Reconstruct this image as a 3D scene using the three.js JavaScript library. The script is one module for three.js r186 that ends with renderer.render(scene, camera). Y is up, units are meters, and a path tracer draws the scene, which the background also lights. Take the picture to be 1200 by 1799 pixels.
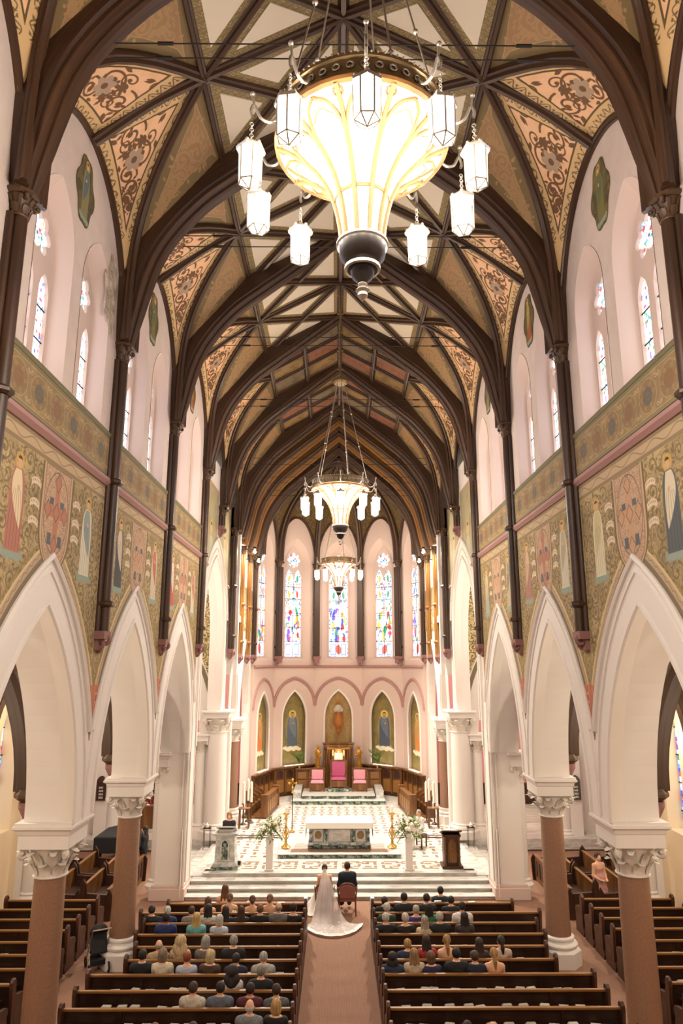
import * as THREE from 'three';
import { mergeGeometries, toCreasedNormals } from 'three/addons/utils/BufferGeometryUtils.js';
import { RoundedBoxGeometry } from 'three/addons/geometries/RoundedBoxGeometry.js';
import { RectAreaLightUniformsLib } from 'three/addons/lights/RectAreaLightUniformsLib.js';

// ---------------------------------------------------------------- camera, exposure, large lights
const scene = new THREE.Scene();
scene.background = new THREE.Color(0x0d0a08);
const camera = new THREE.PerspectiveCamera(73.72, 1200 / 1799, 0.05, 200);
camera.position.set(-0.13, 7.44, 0);
camera.rotation.order = 'YXZ';
camera.rotation.set(THREE.MathUtils.degToRad(12.4), -0.0076, 0);
const renderer = new THREE.WebGLRenderer({ antialias: true });
renderer.toneMapping = THREE.LinearToneMapping;
renderer.toneMappingExposure = 1.55;
renderer.shadowMap.enabled = true;
RectAreaLightUniformsLib.init();
// strengths of the real sources: daylight behind the glass, lantern bulbs, bowls, sanctuary and aisle lamps
const DAY = 1.7, DAY_AREA = 2.4, BULB = 7.2, BOWL_UP = 16, BOWL_GLOW = 1.15, SPOT = 240, AISLE = 15;
const DAY_COLOR = 0xe9efff, WARM = 0xffe3bf, WARM_WHITE = 0xfff0de;

// ---------------------------------------------------------------- helpers
let seedState = 12345;
const seed = (n) => { seedState = n >>> 0; };
const rnd = () => { seedState = (seedState + 0x6D2B79F5) >>> 0; let t = seedState; t = Math.imul(t ^ (t >>> 15), t | 1); t ^= t + Math.imul(t ^ (t >>> 7), t | 61); return ((t ^ (t >>> 14)) >>> 0) / 4294967296; };
const rr = (a, b) => a + (b - a) * rnd();
const pick = (a) => a[Math.floor(rnd() * a.length) % a.length];
const V = (x, y, z) => new THREE.Vector3(x, y, z);
const PI = Math.PI, cos = Math.cos, sin = Math.sin, sqrt = Math.sqrt;
const lerp = (a, b, t) => a + (b - a) * t;
const used = {};
const numbered = (n) => { const k = used[n] = (used[n] ?? -1) + 1; return k ? `${n}_${String(k).padStart(3, '0')}` : n; };
const mat = (color, roughness = 0.8, extra = {}) => new THREE.MeshStandardMaterial({ color, roughness, ...extra });

// box projected uv in metres, in the geometry's own axes
function boxUV(g) {
  const p = g.attributes.position, n = g.attributes.normal, uv = new Float32Array(p.count * 2);
  for (let i = 0; i < p.count; i++) {
    const ax = Math.abs(n.getX(i)), ay = Math.abs(n.getY(i)), az = Math.abs(n.getZ(i));
    const x = p.getX(i), y = p.getY(i), z = p.getZ(i);
    if (ay >= ax && ay >= az) { uv[2 * i] = x; uv[2 * i + 1] = z; } else if (ax >= az) { uv[2 * i] = z; uv[2 * i + 1] = y; } else { uv[2 * i] = x; uv[2 * i + 1] = y; }
  }
  g.setAttribute('uv', new THREE.BufferAttribute(uv, 2));
  return g;
}
function norm(g) {           // same attributes on all, so that they merge
  const keep = g.userData.keepUV;
  if (g.index) g = g.toNonIndexed();
  for (const k of Object.keys(g.attributes)) if (!['position', 'normal', 'uv'].includes(k)) g.deleteAttribute(k);
  if (!g.attributes.normal) g.computeVertexNormals();
  if (!keep || !g.attributes.uv) boxUV(g);
  return g;
}
const merge = (list) => { const a = list.flat(Infinity).filter(Boolean).map(norm); return a.length === 1 ? a[0] : mergeGeometries(a); };
const keepUV = (g) => { g.userData.keepUV = true; return g; };
const move = (g, x = 0, y = 0, z = 0) => { g.translate(x, y, z); return g; };
const M4 = new THREE.Matrix4();
const turn = (g, rx = 0, ry = 0, rz = 0) => { const k = g.userData.keepUV; g.applyMatrix4(M4.makeRotationFromEuler(new THREE.Euler(rx, ry, rz, 'YXZ'))); g.userData.keepUV = k; return g; };
const box = (w, h, d, x = 0, y = 0, z = 0) => move(new THREE.BoxGeometry(w, h, d), x, y, z);
const rbox = (w, h, d, x = 0, y = 0, z = 0, r = 0.015) => move(new RoundedBoxGeometry(w, h, d, 1, Math.min(r, w / 2.2, h / 2.2, d / 2.2)), x, y, z);
const cyl = (r1, r2, h, n, x = 0, y = 0, z = 0) => move(new THREE.CylinderGeometry(r1, r2, h, n), x, y, z);
const ball = (r, x = 0, y = 0, z = 0, a = 10, b = 8) => move(new THREE.SphereGeometry(r, a, b), x, y, z);
const lathe = (prof, n = 20, crease = 0.7) => toCreasedNormals(new THREE.LatheGeometry(prof.map(([r, y]) => new THREE.Vector2(Math.max(r, 0.0005), y)), n), crease);
const ngon = (prof, n = 4, rot = PI / 4) => { const k = 1 / cos(PI / n); const g = new THREE.LatheGeometry(prof.map(([r, y]) => new THREE.Vector2(Math.max(r * k, 0.0005), y)), n).toNonIndexed(); g.rotateY(rot); g.computeVertexNormals(); return g; };
const tube = (pts, r, n = 6, seg = 0) => new THREE.TubeGeometry(new THREE.CatmullRomCurve3(pts.map((p) => p.isVector3 ? p : V(...p))), seg || pts.length * 4, r, n, false);
const rod = (a, b, r, n = 6) => { const d = b.clone().sub(a), L = d.length(), g = new THREE.CylinderGeometry(r, r, L, n); g.applyQuaternion(new THREE.Quaternion().setFromUnitVectors(V(0, 1, 0), d.normalize())); g.translate((a.x + b.x) / 2, (a.y + b.y) / 2, (a.z + b.z) / 2); return g; };
const beam = (a, b, w, h) => { const d = b.clone().sub(a), L = d.length(), g = new THREE.BoxGeometry(w, h, L); const m = new THREE.Matrix4().lookAt(a, b, V(0, 1, 0)); g.applyMatrix4(m); g.translate((a.x + b.x) / 2, (a.y + b.y) / 2, (a.z + b.z) / 2); return g; };

// a profile [[n, b], ...] swept along points that lie in the plane across bi
function sweep(pts, prof, bi, { closed = true, caps = true, crease = 0.55, taper = null } = {}) {
  const N = pts.length, K = prof.length, rows = [], b = bi.clone().normalize();
  const seg = []; for (let i = 0; i < N - 1; i++) seg.push(pts[i + 1].clone().sub(pts[i]).normalize());
  let run = 0;
  for (let i = 0; i < N; i++) {
    const t0 = seg[Math.max(0, i - 1)], t1 = seg[Math.min(N - 2, i)];
    const n0 = b.clone().cross(t0).normalize(), n1 = b.clone().cross(t1).normalize();
    const n = n0.clone().add(n1).normalize(), q = taper ? taper(i / (N - 1)) : 1; const k = q / Math.max(0.4, n.dot(n0));
    if (i) run += pts[i].distanceTo(pts[i - 1]);
    rows.push({ p: prof.map(([a, c]) => pts[i].clone().addScaledVector(n, a * k).addScaledVector(b, c * q)), run });
  }
  const pos = [], uv = []; const kk = closed ? K : K - 1; const per = [0]; for (let j = 0; j < kk; j++) { const a = prof[j], c = prof[(j + 1) % K]; per.push(per[j] + Math.hypot(a[0] - c[0], a[1] - c[1])); }
  const put = (v, u, w) => { pos.push(v.x, v.y, v.z); uv.push(u, w); };
  for (let i = 0; i < N - 1; i++) for (let j = 0; j < kk; j++) {
    const a = rows[i].p[j], c = rows[i].p[(j + 1) % K], d = rows[i + 1].p[(j + 1) % K], e = rows[i + 1].p[j];
    const u0 = per[j], u1 = per[j + 1], v0 = rows[i].run, v1 = rows[i + 1].run;
    put(a, u0, v0); put(c, u1, v0); put(d, u1, v1); put(a, u0, v0); put(d, u1, v1); put(e, u0, v1);
  }
  if (caps && closed) for (const i of [0, N - 1]) { const tri = THREE.ShapeUtils.triangulateShape(prof.map(([x, y]) => new THREE.Vector2(x, y)), []); for (const t of tri) for (const j of t) put(rows[i].p[j], ...prof[j]); }
  const g = new THREE.BufferGeometry(); g.setAttribute('position', new THREE.Float32BufferAttribute(pos, 3)); g.setAttribute('uv', new THREE.Float32BufferAttribute(uv, 2));
  g.computeVertexNormals();
  return keepUV(crease ? keepUV(toCreasedNormals(g, crease)) : g);
}
// a grid of points rows[i][j] as a surface; uvs optional
function grid(rows, uvs) {
  const R = rows.length, C = rows[0].length, pos = [], uv = [], idx = [];
  rows.forEach((r, i) => r.forEach((p, j) => { pos.push(p.x, p.y, p.z); const q = uvs ? uvs[i][j] : [j / (C - 1), i / (R - 1)]; uv.push(q[0], q[1]); }));
  for (let i = 0; i < R - 1; i++) for (let j = 0; j < C - 1; j++) { const a = i * C + j, b = a + 1, c = a + C, d = c + 1; idx.push(a, c, b, b, c, d); }
  const g = new THREE.BufferGeometry(); g.setAttribute('position', new THREE.Float32BufferAttribute(pos, 3)); g.setAttribute('uv', new THREE.Float32BufferAttribute(uv, 2)); g.setIndex(idx); g.computeVertexNormals();
  return keepUV(g);
}
const shapeOf = (pts, holes = []) => { const s = new THREE.Shape(pts.map(([x, y]) => new THREE.Vector2(x, y))); for (const h of holes) s.holes.push(new THREE.Path(h.map(([x, y]) => new THREE.Vector2(x, y)))); return s; };
const extrude = (pts, depth, holes = [], bevel = 0) => new THREE.ExtrudeGeometry(shapeOf(pts, holes), { depth, bevelEnabled: bevel > 0, bevelSize: bevel, bevelThickness: bevel, bevelSegments: 1, curveSegments: 1 });
// a shape drawn in (z, y) with thickness along x from x0 to x1
const slabZY = (pts, x0, x1, holes = []) => { const g = extrude(pts, Math.abs(x1 - x0), holes); g.rotateY(-PI / 2); g.translate(Math.max(x0, x1), 0, 0); return g; };   // (x,y,depth)->( -depth, y, x)

function mesh(name, geos, material, parent = scene) {
  const m = new THREE.Mesh(Array.isArray(geos) ? merge(geos) : norm(geos), material);
  m.name = parent === scene ? numbered(name) : name; m.castShadow = m.receiveShadow = true; parent.add(m); return m;
}
const again = (name, m, parent, x = 0, y = 0, z = 0) => { const c = new THREE.Mesh(m.geometry, m.material); c.name = name; c.castShadow = c.receiveShadow = true; c.position.set(x, y, z); parent.add(c); return c; };
function group(name, parent = scene, [x, y, z] = [0, 0, 0], ry = 0) { const g = new THREE.Group(); g.name = parent === scene ? numbered(name) : name; g.position.set(x, y, z); g.rotation.y = ry; parent.add(g); return g; }
function tag(o, label, category, grp, kind) { if (label) o.userData.label = label; if (category) o.userData.category = category; if (grp) o.userData.group = grp; if (kind) o.userData.kind = kind; return o; }
const structure = (o, label, category) => tag(o, label, category, null, 'structure');
function copy(o, label, x, y, z, ry) { const c = o.clone(); c.name = numbered(o.name.replace(/_\d{3}$/, '')); c.userData = { ...o.userData }; if (label) c.userData.label = label; if (x !== undefined) c.position.set(x, y, z); if (ry !== undefined) c.rotation.y = ry; scene.add(c); return c; }
const sideName = (s) => s < 0 ? 'left' : 'right';
// ---------------------------------------------------------------- textures
function canvasTex(w, h, paint, { repeat = false, srgb = true, size } = {}) {
  const c = document.createElement('canvas'); c.width = w; c.height = h; const ctx = c.getContext('2d'); paint(ctx, w, h);
  const t = new THREE.CanvasTexture(c); if (srgb) t.colorSpace = THREE.SRGBColorSpace; if (repeat) t.wrapS = t.wrapT = THREE.RepeatWrapping; if (size) t.repeat.set(1 / size[0], 1 / size[1]);
  return t;
}
function noiseField(n, cells, s) {   // tileable value noise, layered
  seed(s); const out = new Float32Array(n * n); let amp = 1, tot = 0;
  for (const [cx, cy] of cells) {
    const v = Array.from({ length: cx * cy }, rnd);
    for (let y = 0; y < n; y++) for (let x = 0; x < n; x++) {
      const fx = x / n * cx, fy = y / n * cy, ix = Math.floor(fx), iy = Math.floor(fy); let tx = fx - ix, ty = fy - iy; tx = tx * tx * (3 - 2 * tx); ty = ty * ty * (3 - 2 * ty);
      const a = v[(iy % cy) * cx + ix % cx], b = v[(iy % cy) * cx + (ix + 1) % cx], c = v[((iy + 1) % cy) * cx + ix % cx], d = v[((iy + 1) % cy) * cx + (ix + 1) % cx];
      out[y * n + x] += amp * lerp(lerp(a, b, tx), lerp(c, d, tx), ty);
    }
    tot += amp; amp *= 0.62;
  }
  for (let i = 0; i < out.length; i++) out[i] /= tot;
  return out;
}
function ramp(stops, v) { v = Math.min(0.9999, Math.max(0, v)) * (stops.length - 1); const i = Math.floor(v), t = v - i; return [0, 1, 2].map((k) => lerp(stops[i][k], stops[i + 1][k], t)); }
function noiseTex(n, cells, s, stops, size, contrast = 1.6) {
  const f = noiseField(n, cells, s), d = new Uint8Array(n * n * 4);
  for (let i = 0; i < n * n; i++) { const c = ramp(stops, (f[i] - 0.5) * contrast + 0.5); d[4 * i] = c[0]; d[4 * i + 1] = c[1]; d[4 * i + 2] = c[2]; d[4 * i + 3] = 255; }
  const t = new THREE.DataTexture(d, n, n); t.colorSpace = THREE.SRGBColorSpace; t.magFilter = THREE.LinearFilter; t.minFilter = THREE.LinearMipmapLinearFilter; t.generateMipmaps = true; t.wrapS = t.wrapT = THREE.RepeatWrapping; t.repeat.set(1 / size[0], 1 / size[1]); t.needsUpdate = true; return t;
}
const woodGrain = (s, stops, size = [0.6, 2.4]) => noiseTex(256, [[4, 2], [24, 3], [64, 6], [128, 12]], s, stops, size, 1.9);
const texPew = woodGrain(11, [[38, 20, 12], [62, 35, 21], [84, 50, 31]]);
const texPewX = woodGrain(12, [[40, 22, 13], [64, 37, 22], [86, 52, 32]], [2.4, 0.6]); texPewX.rotation = PI / 2; texPewX.repeat.set(1 / 0.6, 1 / 2.4);
const texOak = woodGrain(13, [[92, 58, 24], [124, 82, 38], [150, 104, 54]]);
const texVault = woodGrain(14, [[50, 31, 18], [66, 43, 26], [84, 57, 36]], [0.8, 3]);
const texGranite = noiseTex(256, [[90, 90], [128, 128], [12, 12]], 15, [[126, 92, 72], [144, 109, 87], [158, 124, 101]], [0.35, 0.35], 1.6);
const texCarpet = canvasTex(512, 512, (c, w, h) => { seed(16); c.fillStyle = '#93705b'; c.fillRect(0, 0, w, h); for (let x = 0; x < w; x += 16) { c.fillStyle = 'rgba(122,84,66,.5)'; c.fillRect(x, 0, 6, h); } for (let i = 0; i < 26000; i++) { c.fillStyle = rnd() < 0.5 ? 'rgba(90,52,38,.35)' : 'rgba(176,146,122,.3)'; c.fillRect(rnd() * w, rnd() * h, 2, 3); } }, { repeat: true, size: [1.1, 1.1] });
const texPlaster = noiseTex(256, [[5, 5], [14, 14], [60, 60]], 17, [[198, 181, 172], [207, 191, 182], [214, 199, 191]], [3, 3], 1.3);
const texMarble = noiseTex(512, [[3, 16], [9, 40], [24, 90], [60, 60]], 18, [[168, 166, 160], [200, 198, 192], [220, 218, 212]], [1.6, 1.6], 1.9);
const texGreen = noiseTex(256, [[8, 8], [26, 20], [70, 70]], 19, [[34, 46, 42], [66, 82, 76], [126, 142, 132], [190, 198, 188]], [0.9, 0.9], 1.9);
const texGreyMarble = noiseTex(256, [[6, 9], [20, 30], [60, 60]], 20, [[150, 150, 146], [184, 186, 182], [214, 214, 210]], [1.2, 1.2], 1.7);

// ornament: curling stems with leaves
function curl(c, x, y, r, a0, dir, turns, lw) {
  c.lineWidth = lw; c.beginPath();
  const n = Math.ceil(26 * turns); for (let i = 0; i <= n; i++) { const t = i / n, a = a0 + dir * t * turns * 2 * PI, q = r * (1 - 0.86 * t); const px = x + q * cos(a), py = y + q * sin(a); i ? c.lineTo(px, py) : c.moveTo(px, py); }
  c.stroke(); c.beginPath(); const ae = a0 + dir * turns * 2 * PI; c.arc(x + r * 0.14 * cos(ae), y + r * 0.14 * sin(ae), lw * 1.2, 0, 7); c.fill();
}
function leaf(c, x, y, a, L, w) { c.save(); c.translate(x, y); c.rotate(a); c.beginPath(); c.moveTo(0, 0); c.bezierCurveTo(L * 0.2, -w, L * 0.5, -w * 0.9, L, -w * 0.15); c.bezierCurveTo(L * 0.6, w * 0.2, L * 0.5, w, 0, 0); c.fill(); c.restore(); }
function vineField(c, x0, y0, x1, y1, cell, color, alpha = 1) {
  c.save(); c.globalAlpha = alpha; c.strokeStyle = c.fillStyle = color; c.lineCap = 'round';
  for (let y = y0 + cell / 2; y < y1 + cell / 2; y += cell * 0.86) for (let x = x0 + cell / 2 + rr(-0.3, 0.3) * cell; x < x1 + cell / 2; x += cell) {
    const px = x + rr(-0.15, 0.15) * cell, py = y + rr(-0.15, 0.15) * cell, a = rnd() * 7, d = rnd() < 0.5 ? -1 : 1;
    curl(c, px, py, cell * rr(0.4, 0.52), a, d, rr(1.0, 1.5), cell * rr(0.06, 0.1));
    for (let k = 0; k < 7; k++) { const b = rnd() * 7, q = cell * rr(0.3, 0.55); leaf(c, px + q * cos(b), py + q * sin(b), b + rr(0.6, 1.6) * d, cell * rr(0.2, 0.36), cell * rr(0.06, 0.12)); }
  }
  c.restore();
}
function wave(c, pts, amp, step, lw) {   // a running scroll along a polyline
  c.lineWidth = lw; c.lineCap = 'round'; let s = 0;
  for (let i = 0; i < pts.length - 1; i++) {
    const [ax, ay] = pts[i], [bx, by] = pts[i + 1], L = Math.hypot(bx - ax, by - ay), ux = (bx - ax) / L, uy = (by - ay) / L; let at = 0; c.beginPath();
    while (at < L) { const o = amp * sin(s / step * PI); const x = ax + ux * at - uy * o, y = ay + uy * at + ux * o; at ? c.lineTo(x, y) : c.moveTo(x, y); at += step / 8; s += step / 8; } c.stroke();
    for (let q = step / 2; q < L; q += step) { const d = Math.floor(q / step) % 2 ? 1 : -1; const x = ax + ux * q, y = ay + uy * q; c.beginPath(); c.arc(x - uy * amp * 0.35 * d, y + ux * amp * 0.35 * d, amp * 0.34, 0, 7); c.fill(); leaf(c, x, y, Math.atan2(uy, ux) + d * 0.9, amp * 1.1, amp * 0.3); leaf(c, x, y, Math.atan2(uy, ux) - d * 2.2, amp, amp * 0.25); }
  }
}
function saint(c, x, y, h, robe, mantle, halo = '#d9b04a', skin = '#c9a184') {   // standing robed figure, y is the top of the head
  const w = h * 0.2;
  c.fillStyle = 'rgba(140,156,144,.8)'; for (let i = 0; i < 7; i++) { c.beginPath(); c.ellipse(x + (i - 3) * w * 0.28, y + h * (0.97 + 0.02 * (i % 2)), w * 0.34, h * 0.05, 0, 0, 7); c.fill(); }
  c.strokeStyle = halo; c.lineWidth = h * 0.018; c.fillStyle = 'rgba(214,180,100,.55)'; c.beginPath(); c.arc(x, y + h * 0.07, h * 0.085, 0, 7); c.fill(); c.stroke();
  c.fillStyle = robe; c.beginPath(); c.moveTo(x - w * 0.3, y + h * 0.14); c.bezierCurveTo(x - w, y + h * 0.2, x - w * 0.75, y + h * 0.6, x - w * 0.8, y + h * 0.95); c.lineTo(x + w * 0.8, y + h * 0.95); c.bezierCurveTo(x + w * 0.7, y + h * 0.6, x + w, y + h * 0.2, x + w * 0.3, y + h * 0.14); c.fill();
  c.fillStyle = mantle; c.beginPath(); c.moveTo(x - w * 0.3, y + h * 0.15); c.bezierCurveTo(x - w * 0.9, y + h * 0.3, x - w * 0.5, y + h * 0.5, x + w * 0.5, y + h * 0.72); c.bezierCurveTo(x + w * 0.7, y + h * 0.5, x + w * 0.5, y + h * 0.25, x + w * 0.25, y + h * 0.15); c.fill();
  c.strokeStyle = 'rgba(40,30,20,.35)'; c.lineWidth = h * 0.008; for (let i = -2; i <= 2; i++) { c.beginPath(); c.moveTo(x + i * w * 0.16, y + h * 0.35); c.quadraticCurveTo(x + i * w * 0.36, y + h * 0.6, x + i * w * 0.3, y + h * 0.93); c.stroke(); }
  c.fillStyle = skin; c.beginPath(); c.ellipse(x, y + h * 0.075, h * 0.042, h * 0.055, 0, 0, 7); c.fill(); c.beginPath(); c.ellipse(x + w * 0.1, y + h * 0.33, w * 0.16, h * 0.025, 0.6, 0, 7); c.fill();
  c.fillStyle = 'rgba(70,45,25,.9)'; c.beginPath(); c.ellipse(x, y + h * 0.045, h * 0.044, h * 0.032, 0, PI, 2 * PI); c.fill();
}
function banner(c, x, y, w, h) { c.fillStyle = 'rgba(222,204,180,.85)'; c.beginPath(); c.moveTo(x, y); c.quadraticCurveTo(x + w / 2, y - h, x + w, y); c.lineTo(x + w, y + h); c.quadraticCurveTo(x + w / 2, y, x, y + h); c.fill(); c.fillStyle = 'rgba(110,90,70,.6)'; for (let i = 1; i < 6; i++) c.fillRect(x + w * i / 6 - w * 0.03, y + h * 0.15 - h * 0.35 * sin(i / 6 * PI), w * 0.07, h * 0.3); }

// the painted wall of one bay: 5.1 m wide, from MY0 to MY1
const MY0 = 5.4, MY1 = 11.12, ARCH = { a: 2.12, y0: 4.49, h: 4.01 }; ARCH.R = (ARCH.h ** 2 + ARCH.a ** 2) / (2 * ARCH.a); ARCH.c = ARCH.a - ARCH.R;
const archY = (z, o, A = ARCH) => { const q = (A.R + o) ** 2 - (Math.abs(z) - A.c) ** 2; return q > 0 ? A.y0 + sqrt(q) : A.y0; };
function muralTex(variant) {
  const S = 170, W = Math.round(5.1 * S), H = Math.round((MY1 - MY0) * S), X = (z) => (z + 2.55) * S, Y = (y) => (MY1 - y) * S;
  return canvasTex(W, H, (c) => {
    seed(300 + variant); c.fillStyle = '#a8946c'; c.fillRect(0, 0, W, H);
    for (let i = 0; i < 260; i++) { c.fillStyle = `rgba(${rnd() < 0.5 ? '214,190,140' : '120,104,66'},.12)`; c.beginPath(); c.ellipse(rnd() * W, rnd() * H, rr(20, 90), rr(20, 90), 0, 0, 7); c.fill(); }
    vineField(c, 0, Y(10.75), W, H, S * 0.42, '#6a5b40', 0.7); vineField(c, 0, Y(10.75), W, H, S * 0.26, '#7d6c4c', 0.55);
    for (const sx of [-1, 1]) { c.strokeStyle = 'rgba(150,130,84,.9)'; c.lineWidth = 0.1 * S; c.beginPath(); c.moveTo(X(sx * 2.42), 0); c.lineTo(X(sx * 2.42), H); c.stroke(); c.strokeStyle = '#d8c596'; c.lineWidth = 3; c.beginPath(); c.moveTo(X(sx * 2.34), 0); c.lineTo(X(sx * 2.34), H); c.stroke(); }
    // bands that follow the arch
    for (const [o, col, lw] of [[0.72, '#7d705a', 0.2], [0.83, '#b39d80', 0.13], [0.91, '#cdb88a', 0.05], [1.0, '#8d7c50', 0.04]]) { c.strokeStyle = col; c.lineWidth = lw * S; c.beginPath(); for (let i = -60; i <= 60; i++) { const z = i / 60 * 2.56; i === -60 ? c.moveTo(X(z), Y(archY(z, o))) : c.lineTo(X(z), Y(archY(z, o))); } c.stroke(); }
    c.strokeStyle = '#8d7d66'; c.fillStyle = '#8d7d66'; const bp = []; for (let i = -30; i <= 30; i++) { const z = i / 30 * 2.5; bp.push([X(z), Y(archY(z, 0.83))]); } c.lineWidth = 3; c.beginPath(); bp.forEach(([x, y], i) => { const d = (i % 2 ? 5 : -5); i ? c.lineTo(x, y + d) : c.moveTo(x, y + d); }); c.stroke();
    // frieze along the top
    c.fillStyle = '#8d7a5c'; c.fillRect(0, 0, W, 0.34 * S); c.fillStyle = '#b7a07e'; c.fillRect(0, 0.09 * S, W, 0.18 * S); c.strokeStyle = '#86745a'; c.lineWidth = 3; c.beginPath(); for (let x = 0; x <= W; x += 6) { const y = 0.18 * S + 0.06 * S * sin(x / 22); x ? c.lineTo(x, y) : c.moveTo(x, y); } c.stroke();
    // shield in the middle
    const sh = (g) => { c.beginPath(); c.moveTo(X(-0.62 + g), 0.36 * S); c.lineTo(X(0.62 - g), 0.36 * S); c.lineTo(X(0.62 - g), Y(9.75)); c.bezierCurveTo(X(0.6 - g), Y(9.2), X(0.3), Y(9.02 + g * 0.6), X(0), Y(8.98 + g)); c.bezierCurveTo(X(-0.3), Y(9.02 + g * 0.6), X(-0.6 + g), Y(9.2), X(-0.62 + g), Y(9.75)); c.closePath(); };
    c.fillStyle = '#6e6040'; sh(-0.06); c.fill(); c.fillStyle = '#c0a184'; sh(0); c.fill(); c.strokeStyle = '#8a6f58'; c.lineWidth = 4; sh(0.08); c.stroke();
    c.save(); sh(0.06); c.clip(); vineField(c, X(-0.6), 0.3 * S, X(0.6), Y(9), S * 0.16, '#8f7560', 0.7);
    c.strokeStyle = '#7a6a58'; c.lineWidth = 4; c.beginPath(); c.ellipse(X(0), Y(9.98), 0.5 * S, 0.72 * S, 0, 0, 7); c.stroke(); c.fillStyle = '#5c6268'; for (const [a, b] of [[-0.3, 10.22], [0.14, 10.22], [-0.3, 9.6], [0.14, 9.6]]) c.fillRect(X(a), Y(b), 0.16 * S, 0.2 * S);
    c.fillStyle = variant % 2 ? '#b07a62' : '#bd9676'; c.fillRect(X(-0.1), Y(10.6), 0.2 * S, 1.3 * S); c.fillRect(X(-0.42), Y(10.1), 0.84 * S, 0.22 * S); for (const [dx, dy] of [[0, 10.52], [0, 9.42], [-0.36, 9.99], [0.36, 9.99], [0, 9.99]]) { c.beginPath(); c.moveTo(X(dx), Y(dy + 0.17)); c.lineTo(X(dx + 0.14), Y(dy)); c.lineTo(X(dx), Y(dy - 0.17)); c.lineTo(X(dx - 0.14), Y(dy)); c.closePath(); c.fill(); c.strokeStyle = '#6d5a48'; c.lineWidth = 3; c.stroke(); }
    c.restore();
    // two figures
    const fig = [[['#4b4e50', '#c9bda4'], ['#c4baa4', '#b56a52']], [['#b8584a', '#cfc4b0'], ['#cbc2ae', '#b0705e']], [['#565c60', '#cbc1a8'], ['#d0c8ac', '#c0b68a']], [['#c9c4b2', '#aea688'], ['#a87a6c', '#c0a484']], [['#b6a98a', '#8c8468'], ['#9fa79a', '#c7b48c']], [['#a97262', '#d6c4a2'], ['#cfcab6', '#8f9a94']]][variant % 6];
    saint(c, X(-1.5), Y(10.6), 1.6 * S, ...fig[0], '#c29a48'); saint(c, X(1.5), Y(10.6), 1.6 * S, ...fig[1], '#c29a48');
    for (const sx of [-1.05, 0.72]) for (const y of [10.35, 10.0, 9.7]) banner(c, X(sx), Y(y), 0.36 * S, 0.12 * S);
    // red ornament beside the arch feet
    for (const sx of [-1, 1]) { c.fillStyle = 'rgba(178,104,82,.85)'; c.fillRect(X(sx * 2.36) - 0.2 * S, Y(7.0), 0.4 * S, 0.7 * S); c.strokeStyle = '#caa083'; c.lineWidth = 3; for (let k = 0; k < 4; k++) { c.beginPath(); c.arc(X(sx * 2.36), Y(6.9 - k * 0.17), 0.1 * S, 0, 7); c.stroke(); } }
  });
}
const texFrieze = canvasTex(512, 340, (c, w, h) => {   // 1.5 m x 1.0 m
  seed(41); c.fillStyle = '#8f7a58'; c.fillRect(0, 0, w, h); for (let i = 0; i < 160; i++) { c.fillStyle = `rgba(${rnd() < 0.5 ? '180,152,108' : '104,84,56'},.14)`; c.beginPath(); c.arc(rnd() * w, rnd() * h, rr(8, 40), 0, 7); c.fill(); }
  c.fillStyle = '#7a7354'; c.fillRect(0, 0, w, 34); c.fillStyle = '#83795a'; c.fillRect(0, h - 26, w, 26); c.strokeStyle = '#c3a97c'; c.lineWidth = 3; c.strokeRect(-5, 40, w + 10, h - 72);
  for (const [x, col] of [[128, '#84654a'], [384, '#6a645a']]) {
    c.strokeStyle = '#ab9570'; c.lineWidth = 4; c.beginPath(); c.ellipse(x, 178, 108, 116, 0, 0, 7); c.stroke(); c.fillStyle = 'rgba(132,110,78,.8)'; c.beginPath(); c.ellipse(x, 178, 98, 106, 0, 0, 7); c.fill();
    c.fillStyle = col; for (let k = 0; k < 8; k++) { const a = k * PI / 4; c.beginPath(); c.ellipse(x + 40 * cos(a), 178 + 44 * sin(a), 20, 20, 0, 0, 7); c.fill(); } c.beginPath(); c.arc(x, 178, 20, 0, 7); c.fill();
    c.strokeStyle = c.fillStyle = '#a68d66'; for (let k = 0; k < 6; k++) { const a = k * PI / 3; curl(c, x + 76 * cos(a), 178 + 82 * sin(a), 20, a, k % 2 ? 1 : -1, 1.1, 4); }
  }
  c.strokeStyle = c.fillStyle = '#c0a67a'; for (const x of [0, 256, 512]) for (const y of [80, 270]) { curl(c, x - 18, y, 22, 0, 1, 1.1, 4); curl(c, x + 18, y, 22, PI, -1, 1.1, 4); }
}, { repeat: true, size: [1.5, 1.0] });
const texStencil = canvasTex(256, 64, (c, w, h) => { c.fillStyle = '#7d6b47'; c.fillRect(0, 0, w, h); c.strokeStyle = c.fillStyle = '#a8936a'; wave(c, [[0, 32], [256, 32]], 14, 32, 4); c.fillStyle = '#97835a'; c.fillRect(0, 2, w, 3); c.fillRect(0, h - 5, w, 3); }, { repeat: true, size: [0.9, 0.22] });
const texOliveScroll = canvasTex(512, 512, (c, w, h) => { seed(52); c.fillStyle = '#c3b184'; c.fillRect(0, 0, w, h); vineField(c, 0, 0, w, h, 110, '#5f5434', 0.95); vineField(c, 0, 0, w, h, 70, '#6f6340', 0.6); }, { repeat: true, size: [2.2, 2.2] });
function rust(s, a, b) { return noiseTex(128, [[5, 3], [20, 12], [60, 60]], s, [a, b, a.map((v, i) => (v + b[i]) / 2 + 14)], [1.6, 0.8], 2.2); }
const rustTex = [rust(61, [96, 62, 42], [128, 78, 52]), rust(62, [86, 72, 52], [112, 94, 68]), rust(63, [104, 80, 44], [132, 104, 56])];

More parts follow.
